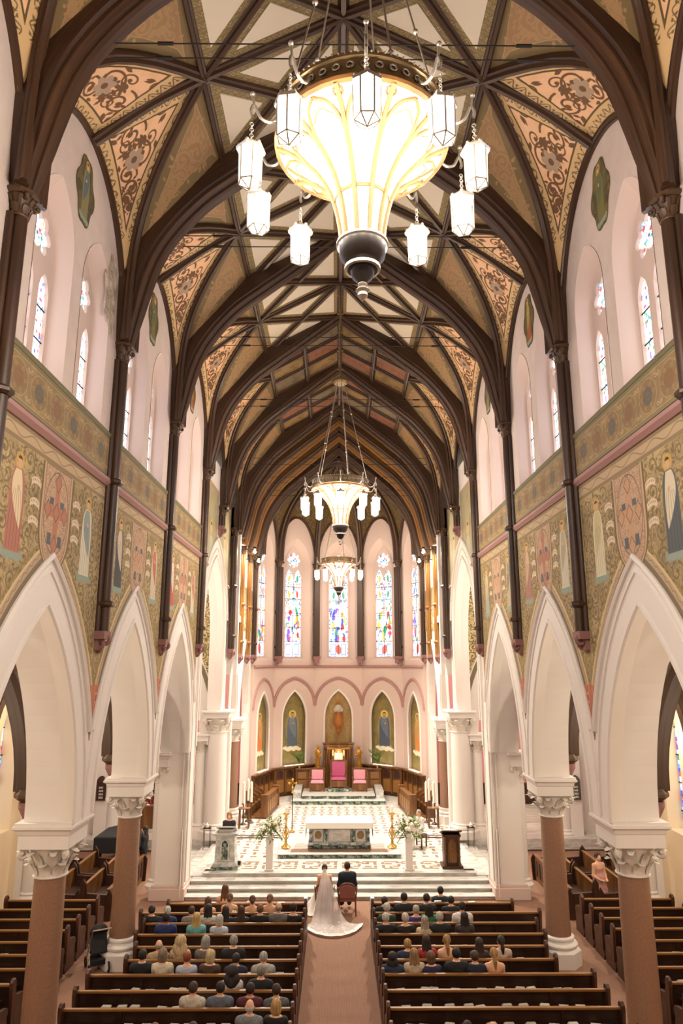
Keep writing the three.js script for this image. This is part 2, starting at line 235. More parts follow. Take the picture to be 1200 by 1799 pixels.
// stained glass: many small leaded quarries with brighter figures
const glassCols = ['#ffffff', '#f4f6ff', '#ffffff', '#eaf2ff', '#fdf6d8', '#ffffff', '#d8ecff'];
function glassTex(w, h, n, strong) {
  return canvasTex(w, h, (c) => {
    seed(500 + n); c.fillStyle = '#f6f9ff'; c.fillRect(0, 0, w, h); const u = w / 6;
    for (let y = 0; y < h; y += u * 0.8) for (let x = 0; x < w; x += u * 0.8) { c.fillStyle = rnd() < strong ? pick(['#c23a3a', '#3450c8', '#2f9a64', '#e2a02c', '#8a4fb8', '#4ea4dc', '#e05a30']) : pick(glassCols); c.beginPath(); c.moveTo(x + rr(-4, 4), y + rr(-4, 4)); c.lineTo(x + u * 0.8, y + rr(-3, 3)); c.lineTo(x + u * 0.8 + rr(-3, 3), y + u * 0.8); c.lineTo(x, y + u * 0.8); c.fill(); }
    c.strokeStyle = 'rgba(40,46,60,.75)'; c.lineWidth = Math.max(1.2, w / 70);
    for (let k = 0; k < h / w * 7; k++) { c.beginPath(); const x = rr(0, w), y = rr(0, h); c.moveTo(x, y); c.quadraticCurveTo(x + rr(-u, u), y + rr(0, u), x + rr(-u, u) * 1.5, y + rr(-1, 2) * u); c.stroke(); }
    c.lineWidth = Math.max(2, w / 26); for (let y = h * 0.2; y < h; y += h * 0.27) { c.beginPath(); c.moveTo(0, y); c.lineTo(w, y); c.stroke(); }
    c.strokeStyle = 'rgba(70,110,190,.8)'; c.lineWidth = w / 16; c.strokeRect(0, 0, w, h);
  });
}
function apseGlass(n) {
  return canvasTex(256, 1024, (c, w, h) => {
    seed(560 + n); c.fillStyle = '#f2f6ff'; c.fillRect(0, 0, w, h);
    for (let y = 0; y < h; y += 22) for (let x = 0; x < w; x += 22) { c.fillStyle = rnd() < 0.3 ? pick(['#5f86d8', '#d88a2e', '#2f8a70', '#c24a44', '#8fb8e8', '#ead27a', '#6e4aa0']) : pick(glassCols); c.fillRect(x + rr(-2, 2), y + rr(-2, 2), 20, 20); }
    const blob = (x, y, rx, ry, col) => { c.fillStyle = col; c.beginPath(); c.ellipse(x, y, rx, ry, rr(-0.4, 0.4), 0, 7); c.fill(); };
    for (const y of [120, 300]) for (const x of [64, 192]) { blob(x, y, 30, 66, '#e6ecf8'); blob(x, y + 10, 18, 42, pick(['#3d62c0', '#c8452e', '#2f8f6a', '#dca23a'])); c.strokeStyle = '#40506e'; c.lineWidth = 4; c.strokeRect(x - 40, y - 70, 80, 140); }
    const cols = ['#c8302c', '#2c4fbe', '#e48a28', '#2b8f6c', '#d8485a', '#7a4ab0', '#ecd9c0', '#e0b64a'];
    for (let i = 0; i < 26; i++) blob(rr(40, 216), rr(500, 830), rr(14, 34), rr(26, 60), pick(cols)); for (let i = 0; i < 5; i++) blob(rr(70, 190), rr(470, 740), 13, 16, '#f0d2b4'); blob(128, 590, 40, 90, pick(['#fbfbff', '#c8302c', '#f4f0e4'])); blob(128, 500, 15, 18, '#f0d2b4');
    c.strokeStyle = '#d8e4fb'; c.lineWidth = 12; c.beginPath(); c.moveTo(30, 620); c.quadraticCurveTo(40, 430, 128, 420); c.quadraticCurveTo(216, 430, 226, 620); c.stroke();
    c.fillStyle = '#e8eefb'; c.fillRect(16, 862, 224, 150); for (const x of [60, 196]) { c.strokeStyle = '#3a5fc0'; c.lineWidth = 7; c.strokeRect(x - 30, 880, 60, 120); } blob(128, 940, 38, 56, pick(['#4a86d0', '#e6ecf8', '#c85a4a']));
    c.strokeStyle = 'rgba(36,42,60,.85)'; c.lineWidth = 5; for (const y of [70, 200, 385, 555, 700, 850]) { c.beginPath(); c.moveTo(0, y); c.lineTo(w, y); c.stroke(); } c.lineWidth = 2; for (let i = 0; i < 120; i++) { const x = rr(0, w), y = rr(0, h); c.beginPath(); c.moveTo(x, y); c.lineTo(x + rr(-40, 40), y + rr(-40, 40)); c.stroke(); }
    c.strokeStyle = '#4a70cc'; c.lineWidth = 10; c.strokeRect(0, 0, w, h);
  });
}
const roseTex = canvasTex(256, 256, (c, w, h) => { seed(590); c.fillStyle = '#eef4ff'; c.fillRect(0, 0, w, h); for (let i = 0; i < 110; i++) { c.fillStyle = rnd() < 0.4 ? pick(['#3d66c8', '#d89a34', '#2f9270', '#c8443c', '#5aa8e0']) : '#fbfdff'; c.beginPath(); c.arc(rr(0, w), rr(0, h), rr(5, 16), 0, 7); c.fill(); } c.strokeStyle = 'rgba(34,40,58,.8)'; c.lineWidth = 3; for (let k = 1; k < 5; k++) { c.beginPath(); c.arc(128, 128, k * 27, 0, 7); c.stroke(); } for (let k = 0; k < 16; k++) { c.beginPath(); c.moveTo(128, 128); c.lineTo(128 + 130 * cos(k * PI / 8), 128 + 130 * sin(k * PI / 8)); c.stroke(); } });
const glassMat = (t, k = DAY) => new THREE.MeshStandardMaterial({ color: 0x222222, roughness: 0.4, emissive: 0xffffff, emissiveMap: t, emissiveIntensity: k });

// ---------------------------------------------------------------- materials
const M = {
  plaster: mat(0xffffff, 0.9, { map: texPlaster }), white: mat(0xe2dcd6, 0.75), pinkish: mat(0xcfbab0, 0.85), capital: mat(0xdcd5cb, 0.8), ochre: mat(0xd9bd8c, 0.9),
  granite: mat(0xffffff, 0.42, { map: texGranite }), pew: mat(0xffffff, 0.42, { map: texPew }), pewX: mat(0xffffff, 0.4, { map: texPewX }), rail: mat(0x8d6335, 0.35), oak: mat(0xffffff, 0.42, { map: texOak }), vault: mat(0xffffff, 0.45, { map: texVault }), vaultDark: mat(0x4c3520, 0.5),
  gilt: mat(0xb98a3a, 0.4, { metalness: 0.6 }), brass: mat(0xd2ab5a, 0.28, { metalness: 0.9 }), bronze: mat(0x86714f, 0.42, { metalness: 0.75 }), silver: mat(0xb4aca0, 0.35, { metalness: 0.85 }), iron: mat(0x2b2724, 0.5, { metalness: 0.6 }),
  carpet: mat(0xffffff, 0.95, { map: texCarpet }), marble: mat(0xffffff, 0.28, { map: texMarble }), green: mat(0xffffff, 0.2, { map: texGreen }), greyMarble: mat(0xffffff, 0.3, { map: texGreyMarble }), inlay: mat(0x8b725f, 0.35), inlayDark: mat(0x745c4b, 0.35),
  pink: mat(0x8f6965, 0.85), rose: mat(0xa9827d, 0.85), cream: mat(0xd8ccb6, 0.9), stencil: mat(0xffffff, 0.8, { map: texStencil }), frieze: mat(0xffffff, 0.85, { map: texFrieze }), olive: mat(0xffffff, 0.85, { map: texOliveScroll }), oliveFlat: mat(0x84765a, 0.85), sill: mat(0x736c50, 0.8),
  lamp: new THREE.MeshStandardMaterial({ color: 0xfff4e0, roughness: 0.4, emissive: WARM_WHITE, emissiveIntensity: 2.6 }), bowl: new THREE.MeshStandardMaterial({ color: 0xfff0d8, roughness: 0.5, emissive: WARM_WHITE, emissiveIntensity: BOWL_GLOW }), bowlRib: mat(0x7a5228, 0.6),
  goldRib: mat(0x80571f, 0.42), cup: mat(0x170d0a, 0.4), black: mat(0x151416, 0.7), paper: mat(0xf1ece2, 0.8), wax: mat(0xf6f0e2, 0.5), flame: new THREE.MeshStandardMaterial({ color: 0xffd890, emissive: 0xffc060, emissiveIntensity: 12 }),
};
// ---------------------------------------------------------------- nave: sizes (depth d runs away from the camera, z = -d)
const FACE = 5.05, BAY = 5.1, BAYS = [-2, -1, 0, 1, 2].map((k) => 11.72 + BAY * k), RIBS = [4.07, 9.17, 14.27, 19.37, 24.47];
const SPRING = 14.4, FLOOR2 = 0.45;
function pointed(hw, y0, ys, ya, n = 8, cx = 0) {   // pointed opening, counter-clockwise from bottom left
  const h = ya - ys, R = (h * h + hw * hw) / (2 * hw), c = hw - R, pts = [[cx - hw, y0], [cx + hw, y0]];
  const a1 = Math.asin(Math.min(1, h / R)); for (let i = 0; i <= n; i++) { const a = a1 * i / n; pts.push([cx + c + R * cos(a), ys + R * sin(a)]); }
  for (let i = n - 1; i >= 0; i--) { const a = a1 * i / n; pts.push([cx - c - R * cos(a), ys + R * sin(a)]); }
  return pts;
}
const archCurve = (o, n = 14, A = ARCH, yMin = -9) => { const pts = []; for (let sgn of [1, -1]) { const half = []; for (let i = 0; i <= n; i++) { const yTop = archY(0, o, A), t = i / n, a1 = Math.asin((yTop - A.y0) / (A.R + o)), a = a1 * t; half.push([sgn * (A.c + (A.R + o) * cos(a)), A.y0 + (A.R + o) * sin(a)]); } if (sgn < 0) { half.reverse(); half.shift(); } pts.push(...half); } return pts.filter((p) => p[1] >= yMin); };
const carpet = structure(mesh('floor', [box(28, 0.3, 46, 0, -0.15, -20)], M.carpet), 'brown ribbed carpet covering the nave floor and aisles', 'floor');

// columns ------------------------------------------------------
function leafGeo(r0, y0, h, out, w, a) {   // a curling capital leaf
  const rows = []; for (let i = 0; i <= 6; i++) { const t = i / 6, y = y0 + h * (t < 0.8 ? t * 1.15 : 0.92 + 0.16 * (0.8 - t) * 4), q = r0 + out * t * t * (t > 0.9 ? 1.06 : 1), ww = w * (0.55 + 0.6 * sin(PI * Math.min(1, t * 0.85 + 0.1))) * (t > 0.85 ? 0.7 : 1); const row = []; for (let j = -2; j <= 2; j++) { const u = j / 2, qq = q + 0.02 * (1 - u * u) - (Math.abs(j) === 1 ? 0.012 : 0); row.push(V(u * ww / 2, y, qq)); } rows.push(row); }
  const g = grid(rows); g.rotateY(a); g.userData.keepUV = false; return g;
}
function capitalGeo(r0, r1, y0, y1, n = 8) {
  const h = y1 - y0, gs = [lathe([[r0, y0], [r0 * 1.12, y0 + 0.02], [r0 * 1.12, y0 + 0.06 * h], [r0, y0 + 0.1 * h], [r0 * 1.02, y0 + 0.5 * h], [r1 * 0.85, y0 + 0.9 * h], [r1 * 0.9, y1], [0.01, y1]], 20)];
  for (let k = 0; k < n; k++) { const a = k / n * 2 * PI; gs.push(leafGeo(r0 * 1.0, y0 + 0.1 * h, h * 0.46, (r1 - r0) * 1.0, r0 * 0.72, a)); gs.push(leafGeo(r0 * 1.02, y0 + 0.25 * h, h * 0.7, (r1 - r0) * 1.5, r0 * 0.6, a + PI / n)); }
  for (let k = 0; k < 4; k++) { const a = PI / 4 + k * PI / 2, q = r1 * 1.12; const b = move(new THREE.TorusGeometry(h * 0.12, h * 0.07, 6, 10), 0, y1 - h * 0.2, 0); b.rotateY(PI / 2); b.translate(0, 0, q); b.rotateY(a); gs.push(b); const c = ball(h * 0.09, 0, y1 - h * 0.18, q + 0.02, 8, 6); c.rotateY(a); gs.push(c); }
  return gs;
}
const colBase = [ngon([[0.01, 0], [0.5, 0], [0.5, 0.34], [0.46, 0.38], [0.42, 0.4], [0.01, 0.4]], 8, PI / 8), lathe([[0.4, 0.39], [0.45, 0.42], [0.46, 0.47], [0.43, 0.51], [0.37, 0.53], [0.36, 0.56], [0.385, 0.59], [0.38, 0.63], [0.33, 0.66], [0.01, 0.66]], 28)];
const abacusGeo = (hx, hz, y0, y1) => { const h = y1 - y0, g = ngon([[0.01, y0], [0.84, y0], [0.84, y0 + h * 0.5], [0.87, y0 + h * 0.55], [0.9, y0 + h * 0.7], [1, y0 + h * 0.78], [1, y0 + h * 0.88], [0.96, y0 + h * 0.9], [0.96, y1], [0.01, y1]], 4); g.scale(hx, 1, hz); return g; };
const protoCol = { base: merge(colBase), shaft: merge([lathe([[0.318, 0.62], [0.318, 0.72], [0.305, 0.9], [0.3, 2], [0.283, 3.5]], 28)]), capital: merge(capitalGeo(0.29, 0.5, 3.46, 4.06)), abacus: merge([abacusGeo(0.56, 0.6, 4.04, 4.5)]) };
function column(x, d, label, y = 0, shaftMat = M.granite, sc = 1) {
  const g = group('nave_column', scene, [x, y, -d]); tag(g, label, 'column');
  const mk = (n, geo, m) => { const o = new THREE.Mesh(geo, m); o.name = n; o.castShadow = o.receiveShadow = true; g.add(o); return o; };
  mk('base', protoCol.base, M.white); mk('shaft', protoCol.shaft, shaftMat); mk('capital', protoCol.capital, M.capital); mk('abacus', protoCol.abacus, M.white); g.scale.setScalar(sc); return g;
}
for (const s of [-1, 1]) { const w = sideName(s);
  column(s * 5.58, 14.27, `large brown granite column at the front ${w} of the pews`); column(s * 5.58, 19.37, `brown granite column beside the middle pew rows on the ${w} side`); column(s * 5.58, 9.17, `brown granite column nearest the gallery on the ${w} side`); }

// arcade walls, murals, arches, shafts, clerestory --------------
const muralMats = [0, 1, 2, 3, 4, 5].map((v) => mat(0xffffff, 0.88, { map: muralTex(v) }));
const medallionTex = [0, 1, 2].map((v) => canvasTex(192, 256, (c, w, h) => { seed(700 + v); c.fillStyle = '#5a5236'; c.fillRect(0, 0, w, h); for (let i = 0; i < 90; i++) { c.fillStyle = `rgba(${pick(['96,88,52', '70,66,42', '120,104,60'])},.5)`; c.beginPath(); c.ellipse(rnd() * w, rnd() * h, rr(8, 26), rr(8, 26), 0, 0, 7); c.fill(); } saint(c, w / 2, 26, 205, ['#77703f', '#a4562e', '#8a7f58'][v], ['#5f6a48', '#9aa04e', '#5c6f72'][v], '#c9a248'); }));
const medMats = medallionTex.map((t) => mat(0xffffff, 0.85, { map: t }));
const glassA = [glassMat(glassTex(128, 512, 1, 0.16)), glassMat(glassTex(128, 512, 2, 0.18)), glassMat(glassTex(128, 512, 3, 0.14))], roseMat = glassMat(roseTex);
const muralOuter = 0.62;
const curveInner = archCurve(0, 14);
const shaftRing = (y, r) => lathe([[r * 0.9, y - 0.05], [r * 1.35, y - 0.03], [r * 1.45, y], [r * 1.35, y + 0.03], [r * 0.9, y + 0.05]], 12);
function wallShaft(parent, x, d, yBottom, yTop, faceDir, rings, material, name = 'wall_shaft', rot = 0) {   // triple roll on a pink carved corbel
  const g = group(name, parent, [x, 0, -d], rot), gs = [];
  gs.push(cyl(0.11, 0.11, yTop - 0.4 - yBottom - 0.4, 12, 0.02, (yTop + yBottom) / 2, 0));
  for (const k of [-1, 1]) gs.push(cyl(0.065, 0.065, yTop - 0.4 - yBottom - 0.4, 8, -0.07, (yTop + yBottom) / 2, k * 0.13));
  gs.push(box(0.16, yTop - yBottom - 0.8, 0.32, -0.12, (yTop + yBottom) / 2, 0));
  for (const r of rings) gs.push(move(ngon([[0.01, 0], [0.15, 0], [0.19, 0.04], [0.19, 0.09], [0.15, 0.13], [0.01, 0.13]], 8, PI / 8), 0, r, 0));
  mesh('shaft', gs, material, g);
  mesh('capital', [...capitalGeo(0.13, 0.21, yTop - 0.42, yTop - 0.06, 6), move(ngon([[0.01, 0], [0.2, 0], [0.24, 0.03], [0.24, 0.07], [0.01, 0.07]], 8, PI / 8), 0, yTop - 0.08, 0)], material === M.white ? M.capital : M.vaultDark, g);
  const cb = [box(0.34, 0.16, 0.42, -0.05, yBottom + 0.33, 0)]; for (let k = 0; k < 3; k++) { cb.push(move(new THREE.TorusGeometry(0.085 - 0.015 * k, 0.045, 6, 10), 0.06 - 0.07 * k, yBottom + 0.24 - 0.09 * k, 0.06 * (k % 2 ? 1 : -1))); cb.push(ball(0.09 - 0.02 * k, -0.02 - 0.05 * k, yBottom + 0.2 - 0.08 * k, 0, 8, 6)); }
  mesh('corbel', [...cb, box(0.2, 0.26, 0.3, -0.12, yBottom + 0.16, 0)], M.pink, g);
  return g;
}
let windowCount = 0;
// two lancets under a six-foil; drawn in (u, y), built in the plane across the third axis
const foil = (cy, r, n, cx = 0) => { const p = []; for (let i = 0; i < 48; i++) { const a = i / 48 * 2 * PI; const q = r * (0.66 + 0.34 * Math.abs(cos(n * a / 2))); p.push([cx + q * cos(a), cy + q * sin(a)]); } return p; };
function tracery(hw, y0, ys, ya, lw, ly, roseY, roseR, n) {
  const out = pointed(hw, y0, ys, ya, 8), l = [-1, 1].map((k) => pointed(lw, y0 + 0.05, ly, ly + lw * 2.1, 5, k * (hw - lw - 0.05)));
  return { out, holes: [...l, foil(roseY, roseR, n)], lancets: l };
}
const clere = tracery(0.56, 12.38, 14.6, 15.6, 0.2, 13.78, 14.82, 0.4, 6);
const plateGeo = norm(extrude(clere.out, 0.08, clere.holes, 0));
const lancetPane = (() => { const g = new THREE.PlaneGeometry(0.44, 1.86); g.userData.keepUV = true; return norm(g); })(), rosePane = (() => { const g = new THREE.PlaneGeometry(0.86, 0.86); g.userData.keepUV = true; return norm(g); })();
function clerestoryWindow(s, d) {
  const g = group(`window_${++windowCount}`, scene, [s * 5.34, 0, -d], s > 0 ? -PI / 2 : PI / 2); structure(g, null, null);   // local +z looks into the nave
  const pl = new THREE.Mesh(plateGeo, M.pinkish); pl.name = 'tracery'; pl.position.z = -0.06; g.add(pl);
  for (const k of [-1, 1]) { const p = new THREE.Mesh(lancetPane, pick(glassA)); p.name = 'lancet_pane'; p.position.set(k * 0.31, 13.32, -0.05); g.add(p); for (const y of [12.95, 13.55]) mesh('saddle_bar', [box(0.4, 0.02, 0.02, k * 0.31, y, -0.03)], M.iron, g); }
  const r = new THREE.Mesh(rosePane, roseMat); r.name = 'rose_pane'; r.position.set(0, 14.82, -0.05); g.add(r);
  // splayed reveal from the wall face to the tracery
  const o = pointed(0.78, 12.26, 14.75, 15.95, 8), i = clere.out, close = (a) => [...a, a[0]];
  const rows = [close(o).map(([x, y]) => V(x, y, 0.3)), close(i).map(([x, y]) => V(x, y, 0.02))];
  const gr = grid(rows); gr.userData.keepUV = false; mesh('splayed_reveal', [toCreasedNormals(gr, 0.5)], M.pinkish, g);
  const L = new THREE.RectAreaLight(DAY_COLOR, DAY_AREA, 0.9, 2.6); L.position.set(0, 13.7, 0.05); L.lookAt(0, 13.7, 1); L.rotation.set(0, PI, 0); g.add(L);
  return g;
}
for (const s of [-1, 1]) {
  const wall = structure(group(`wall_${sideName(s)}`), `${sideName(s)} nave wall of white pointed arches under painted murals`, 'wall');
  // core of the arcade
  const outl = [[1.5, 12.25], [1.5, 4.49]];
  for (const d of BAYS) outl.push(...curveInner.map(([u, y]) => [-d + u, y]));
  outl.push([-24.9, 4.49], [-24.9, 12.25]);
  mesh('arcade_wall', [slabZY(outl.reverse(), s * FACE, s * 6.0)], M.white, wall);
  // upper wall with window openings
  const holes = []; for (const d of BAYS.slice(1)) for (const k of [-1.02, 1.02]) holes.push(pointed(0.78, 12.26, 14.75, 15.95, 8, -d + k));
  mesh('clerestory_wall', [slabZY([[1.5, 12.25], [-24.9, 12.25], [-24.9, 18.3], [1.5, 18.3]].reverse(), s * FACE, s * (FACE + 0.26), holes)], M.plaster, wall);
  BAYS.forEach((d, k) => {
    if (k === 0) return;
    // painted panel
    const low = archCurve(muralOuter, 20).filter(([u]) => Math.abs(u) <= 2.55).map(([u, y]) => [-d + u, y]);
    const pts = [[-d + 2.55, MY1], ...(low[0][1] > 5.4 ? [[-d + 2.55, archY(2.55, muralOuter)]] : []), ...low, [-d - 2.55, archY(2.55, muralOuter)], [-d - 2.55, MY1]];
    const pg = slabZY(pts.reverse(), s * (FACE - 0.015), s * FACE); { const n = norm(pg), p = n.attributes.position, uv = n.attributes.uv; for (let i = 0; i < p.count; i++) uv.setXY(i, (s < 0 ? p.getZ(i) + d + 2.55 : 2.55 - p.getZ(i) - d) / 5.1 * 1, (p.getY(i) - MY0) / (MY1 - MY0)); n.userData.keepUV = true; if (s < 0) for (let i = 0; i < p.count; i++) uv.setX(i, 1 - uv.getX(i)); mesh('mural', n, muralMats[(k + (s < 0 ? 1 : 0) * 3) % 6], wall); }
    // mouldings of the arch
    const P = (o) => archCurve(o, 14).map(([u, y]) => V(s * FACE, y, -d + u)), bi = V(-s, 0, 0), sg = s;   // n = bi x t
    const hood = P(muralOuter).filter((p) => Math.abs(p.z + d) <= 2.56);
    mesh('arch_hood', [sweep(hood, [[-0.05 * sg, -0.02], [-0.05 * sg, 0.05], [0, 0.085], [0.05 * sg, 0.05], [0.05 * sg, -0.02]], bi)], M.white, wall);
    mesh('arch_roll', [sweep(P(0.0), [[0.0, -0.01], [0.02 * sg, 0.035], [0.08 * sg, 0.04], [0.11 * sg, 0.0], [0.0, -0.3], [-0.035 * sg, -0.22], [-0.03 * sg, -0.05]], bi), sweep(P(0.44), [[0, -0.01], [0.01 * sg, 0.03], [0.05 * sg, 0.03], [0.06 * sg, -0.01]], bi)], M.white, wall);
    // medallion between the windows
    const mp = []; for (let i = 0; i < 40; i++) { const a = i / 40 * 2 * PI, q = 1 + 0.08 * cos(6 * a) + 0.05 * cos(4 * a); mp.push([-d + 0.42 * q * cos(a), 16.42 + 0.72 * q * sin(a)]); }
    const mg = norm(slabZY(mp, s * (FACE - 0.02), s * FACE)); { const p = mg.attributes.position, uv = mg.attributes.uv; for (let i = 0; i < p.count; i++) uv.setXY(i, (p.getZ(i) + d) / 0.96 * -s + 0.5, (p.getY(i) - 15.65) / 1.55); mg.userData.keepUV = true; mesh('painted_medallion', mg, medMats[(k + (s > 0 ? 1 : 0)) % 3], wall); }
    for (const o of [-1.02, 1.02]) clerestoryWindow(s, d + o);
    // frieze, string course
    const fz = norm(box(0.03, 0.86, 5.1, s * (FACE - 0.015), 11.76, -d)); { const p = fz.attributes.position, uv = fz.attributes.uv; for (let i = 0; i < p.count; i++) uv.setXY(i, p.getZ(i) + d, (p.getY(i) - 11.33) * 1.16); fz.userData.keepUV = true; mesh('painted_frieze', fz, M.frieze, wall); }
    const line = [V(s * FACE, 11.2, -d + 2.55), V(s * FACE, 11.2, -d - 2.55)];
    mesh('string_course', [sweep(line, [[0.1 * s, -0.01], [0.1 * s, 0.05], [0.03 * s, 0.12], [-0.06 * s, 0.1], [-0.1 * s, 0.04], [-0.1 * s, -0.01]].map(([a, b]) => [a, b]), bi)], M.rose, wall);
    mesh('sill', [sweep([V(s * FACE, 12.22, -d + 2.55), V(s * FACE, 12.22, -d - 2.55)], [[0.05, -0.02], [0.05, 0.04], [0, 0.06], [-0.05, 0.04], [-0.05, -0.02]], bi)], M.sill, wall);
  });
  if (s < 0) { seed(55); const st = []; for (let i = 0; i < 34; i++) { const a = i / 34 * 2 * PI, q = rr(0.75, 1.15); st.push([-13.55 + 0.42 * q * cos(a), 15.3 + 1.0 * q * sin(a)]); } mesh('peeled_plaster', [slabZY(st, s * (FACE - 0.004), s * FACE)], mat(0xffffff, 0.95, { map: noiseTex(128, [[6, 6], [20, 20], [50, 50]], 56, [[150, 138, 118], [186, 172, 152], [214, 200, 186]], [0.9, 0.9], 2.2) }), wall); }
  RIBS.forEach((d, i) => { if (i) wallShaft(wall, s * (FACE - 0.11), d, 7.65, SPRING, 0, [8.55, 11.15], M.vault, 'wall_shaft', s < 0 ? 0 : PI); });
}

// ---------------------------------------------------------------- ceiling of the nave
const ceiling = structure(group('ceiling'), 'pointed vault of brown timber ribs and painted panels', 'ceiling');
const intrados = (k = 1, dy = 0) => { const c = new THREE.CatmullRomCurve3([[4.74, 14.3], [4.58, 14.95], [4.1, 16.64], [3.23, 17.84], [2.32, 18.6], [1.16, 19.5], [0, 20.4]].map(([x, y]) => V(x, y, 0)), false, 'centripetal'); return c.getPoints(26).map((p) => V(p.x * k, SPRING + (p.y - SPRING) * (1 + dy / 6), 0)); };
const ribProfile = (w, h) => [[0, -0.28], [0, 0.28], [0.1, 0.42], [0.2, 0.42], [0.2, 0.6], [0.36, 0.78], [0.52, 0.78], [0.56, 1], [1.55, 1], [1.55, -1], [0.56, -1], [0.52, -0.78], [0.36, -0.78], [0.2, -0.6], [0.2, -0.42], [0.1, -0.42]].map(([a, b]) => [a * h, b * w / 2]);
function fullRib(parent, d, pts, w, h, m = M.vault) { const L = pts.map((p) => V(-p.x, p.y, -d)), R = pts.slice(0, -1).reverse().map((p) => V(p.x, p.y, -d)); return mesh('transverse_rib', [sweep([...L, ...R], ribProfile(w, h), V(0, 0, 1), { taper: ribTaper })], m, parent); }
const ribTaper = (t) => { const e = Math.min(t, 1 - t); return e > 0.13 ? 1 : lerp(0.52, 1, e / 0.13); };
const T = (n) => Array.from({ length: n + 1 }, (_, i) => i / n);
const exM = new THREE.CatmullRomCurve3([[4.92, 14.4], [4.5, 16.66], [3.72, 17.9], [2.85, 19.12]].map(([x, y]) => V(x, y, 0)), false, 'centripetal');
// curves of one half bay: zs is the sign from the shaft towards the middle of the bay, in depth
const half = BAY / 2;
const Wc = (t, H = half, rise = 3.2) => [FACE - 0.04, SPRING + rise * sin(t * PI / 2), H * (1 - cos(t * PI / 2))];
const Dc = (t, H = half) => { const q = t ** 4.2; return [4.86 - 2.01 * q, SPRING + 4.78 * t, 0.22 + (H - 0.22) * q]; };
const Mc = (t) => { const p = exM.getPoint(t); return [p.x, p.y, 0.26]; };
function unrolled(A, B, rowsT, n) { const rows = rowsT.map((t) => { const a = V(...A(t)), b = V(...B(t)); return Array.from({ length: n + 1 }, (_, j) => a.clone().lerp(b, j / n)); }); let y = 0; const ys = rows.map((r, i) => { if (i) y += (r[n >> 1].distanceTo(rows[i - 1][n >> 1])); return y; }), ws = rows.map((r) => r[0].distanceTo(r[n])), Wm = Math.max(...ws); return { rows, ys, ws, Wm, L: y, uv: rows.map((r, i) => r.map((_, j) => [0.5 + (j / n - 0.5) * ws[i] / Wm, ys[i] / y])) }; }
const patchA = unrolled(Wc, Dc, T(20), 5), patchB = unrolled(Dc, Mc, T(20), 5);
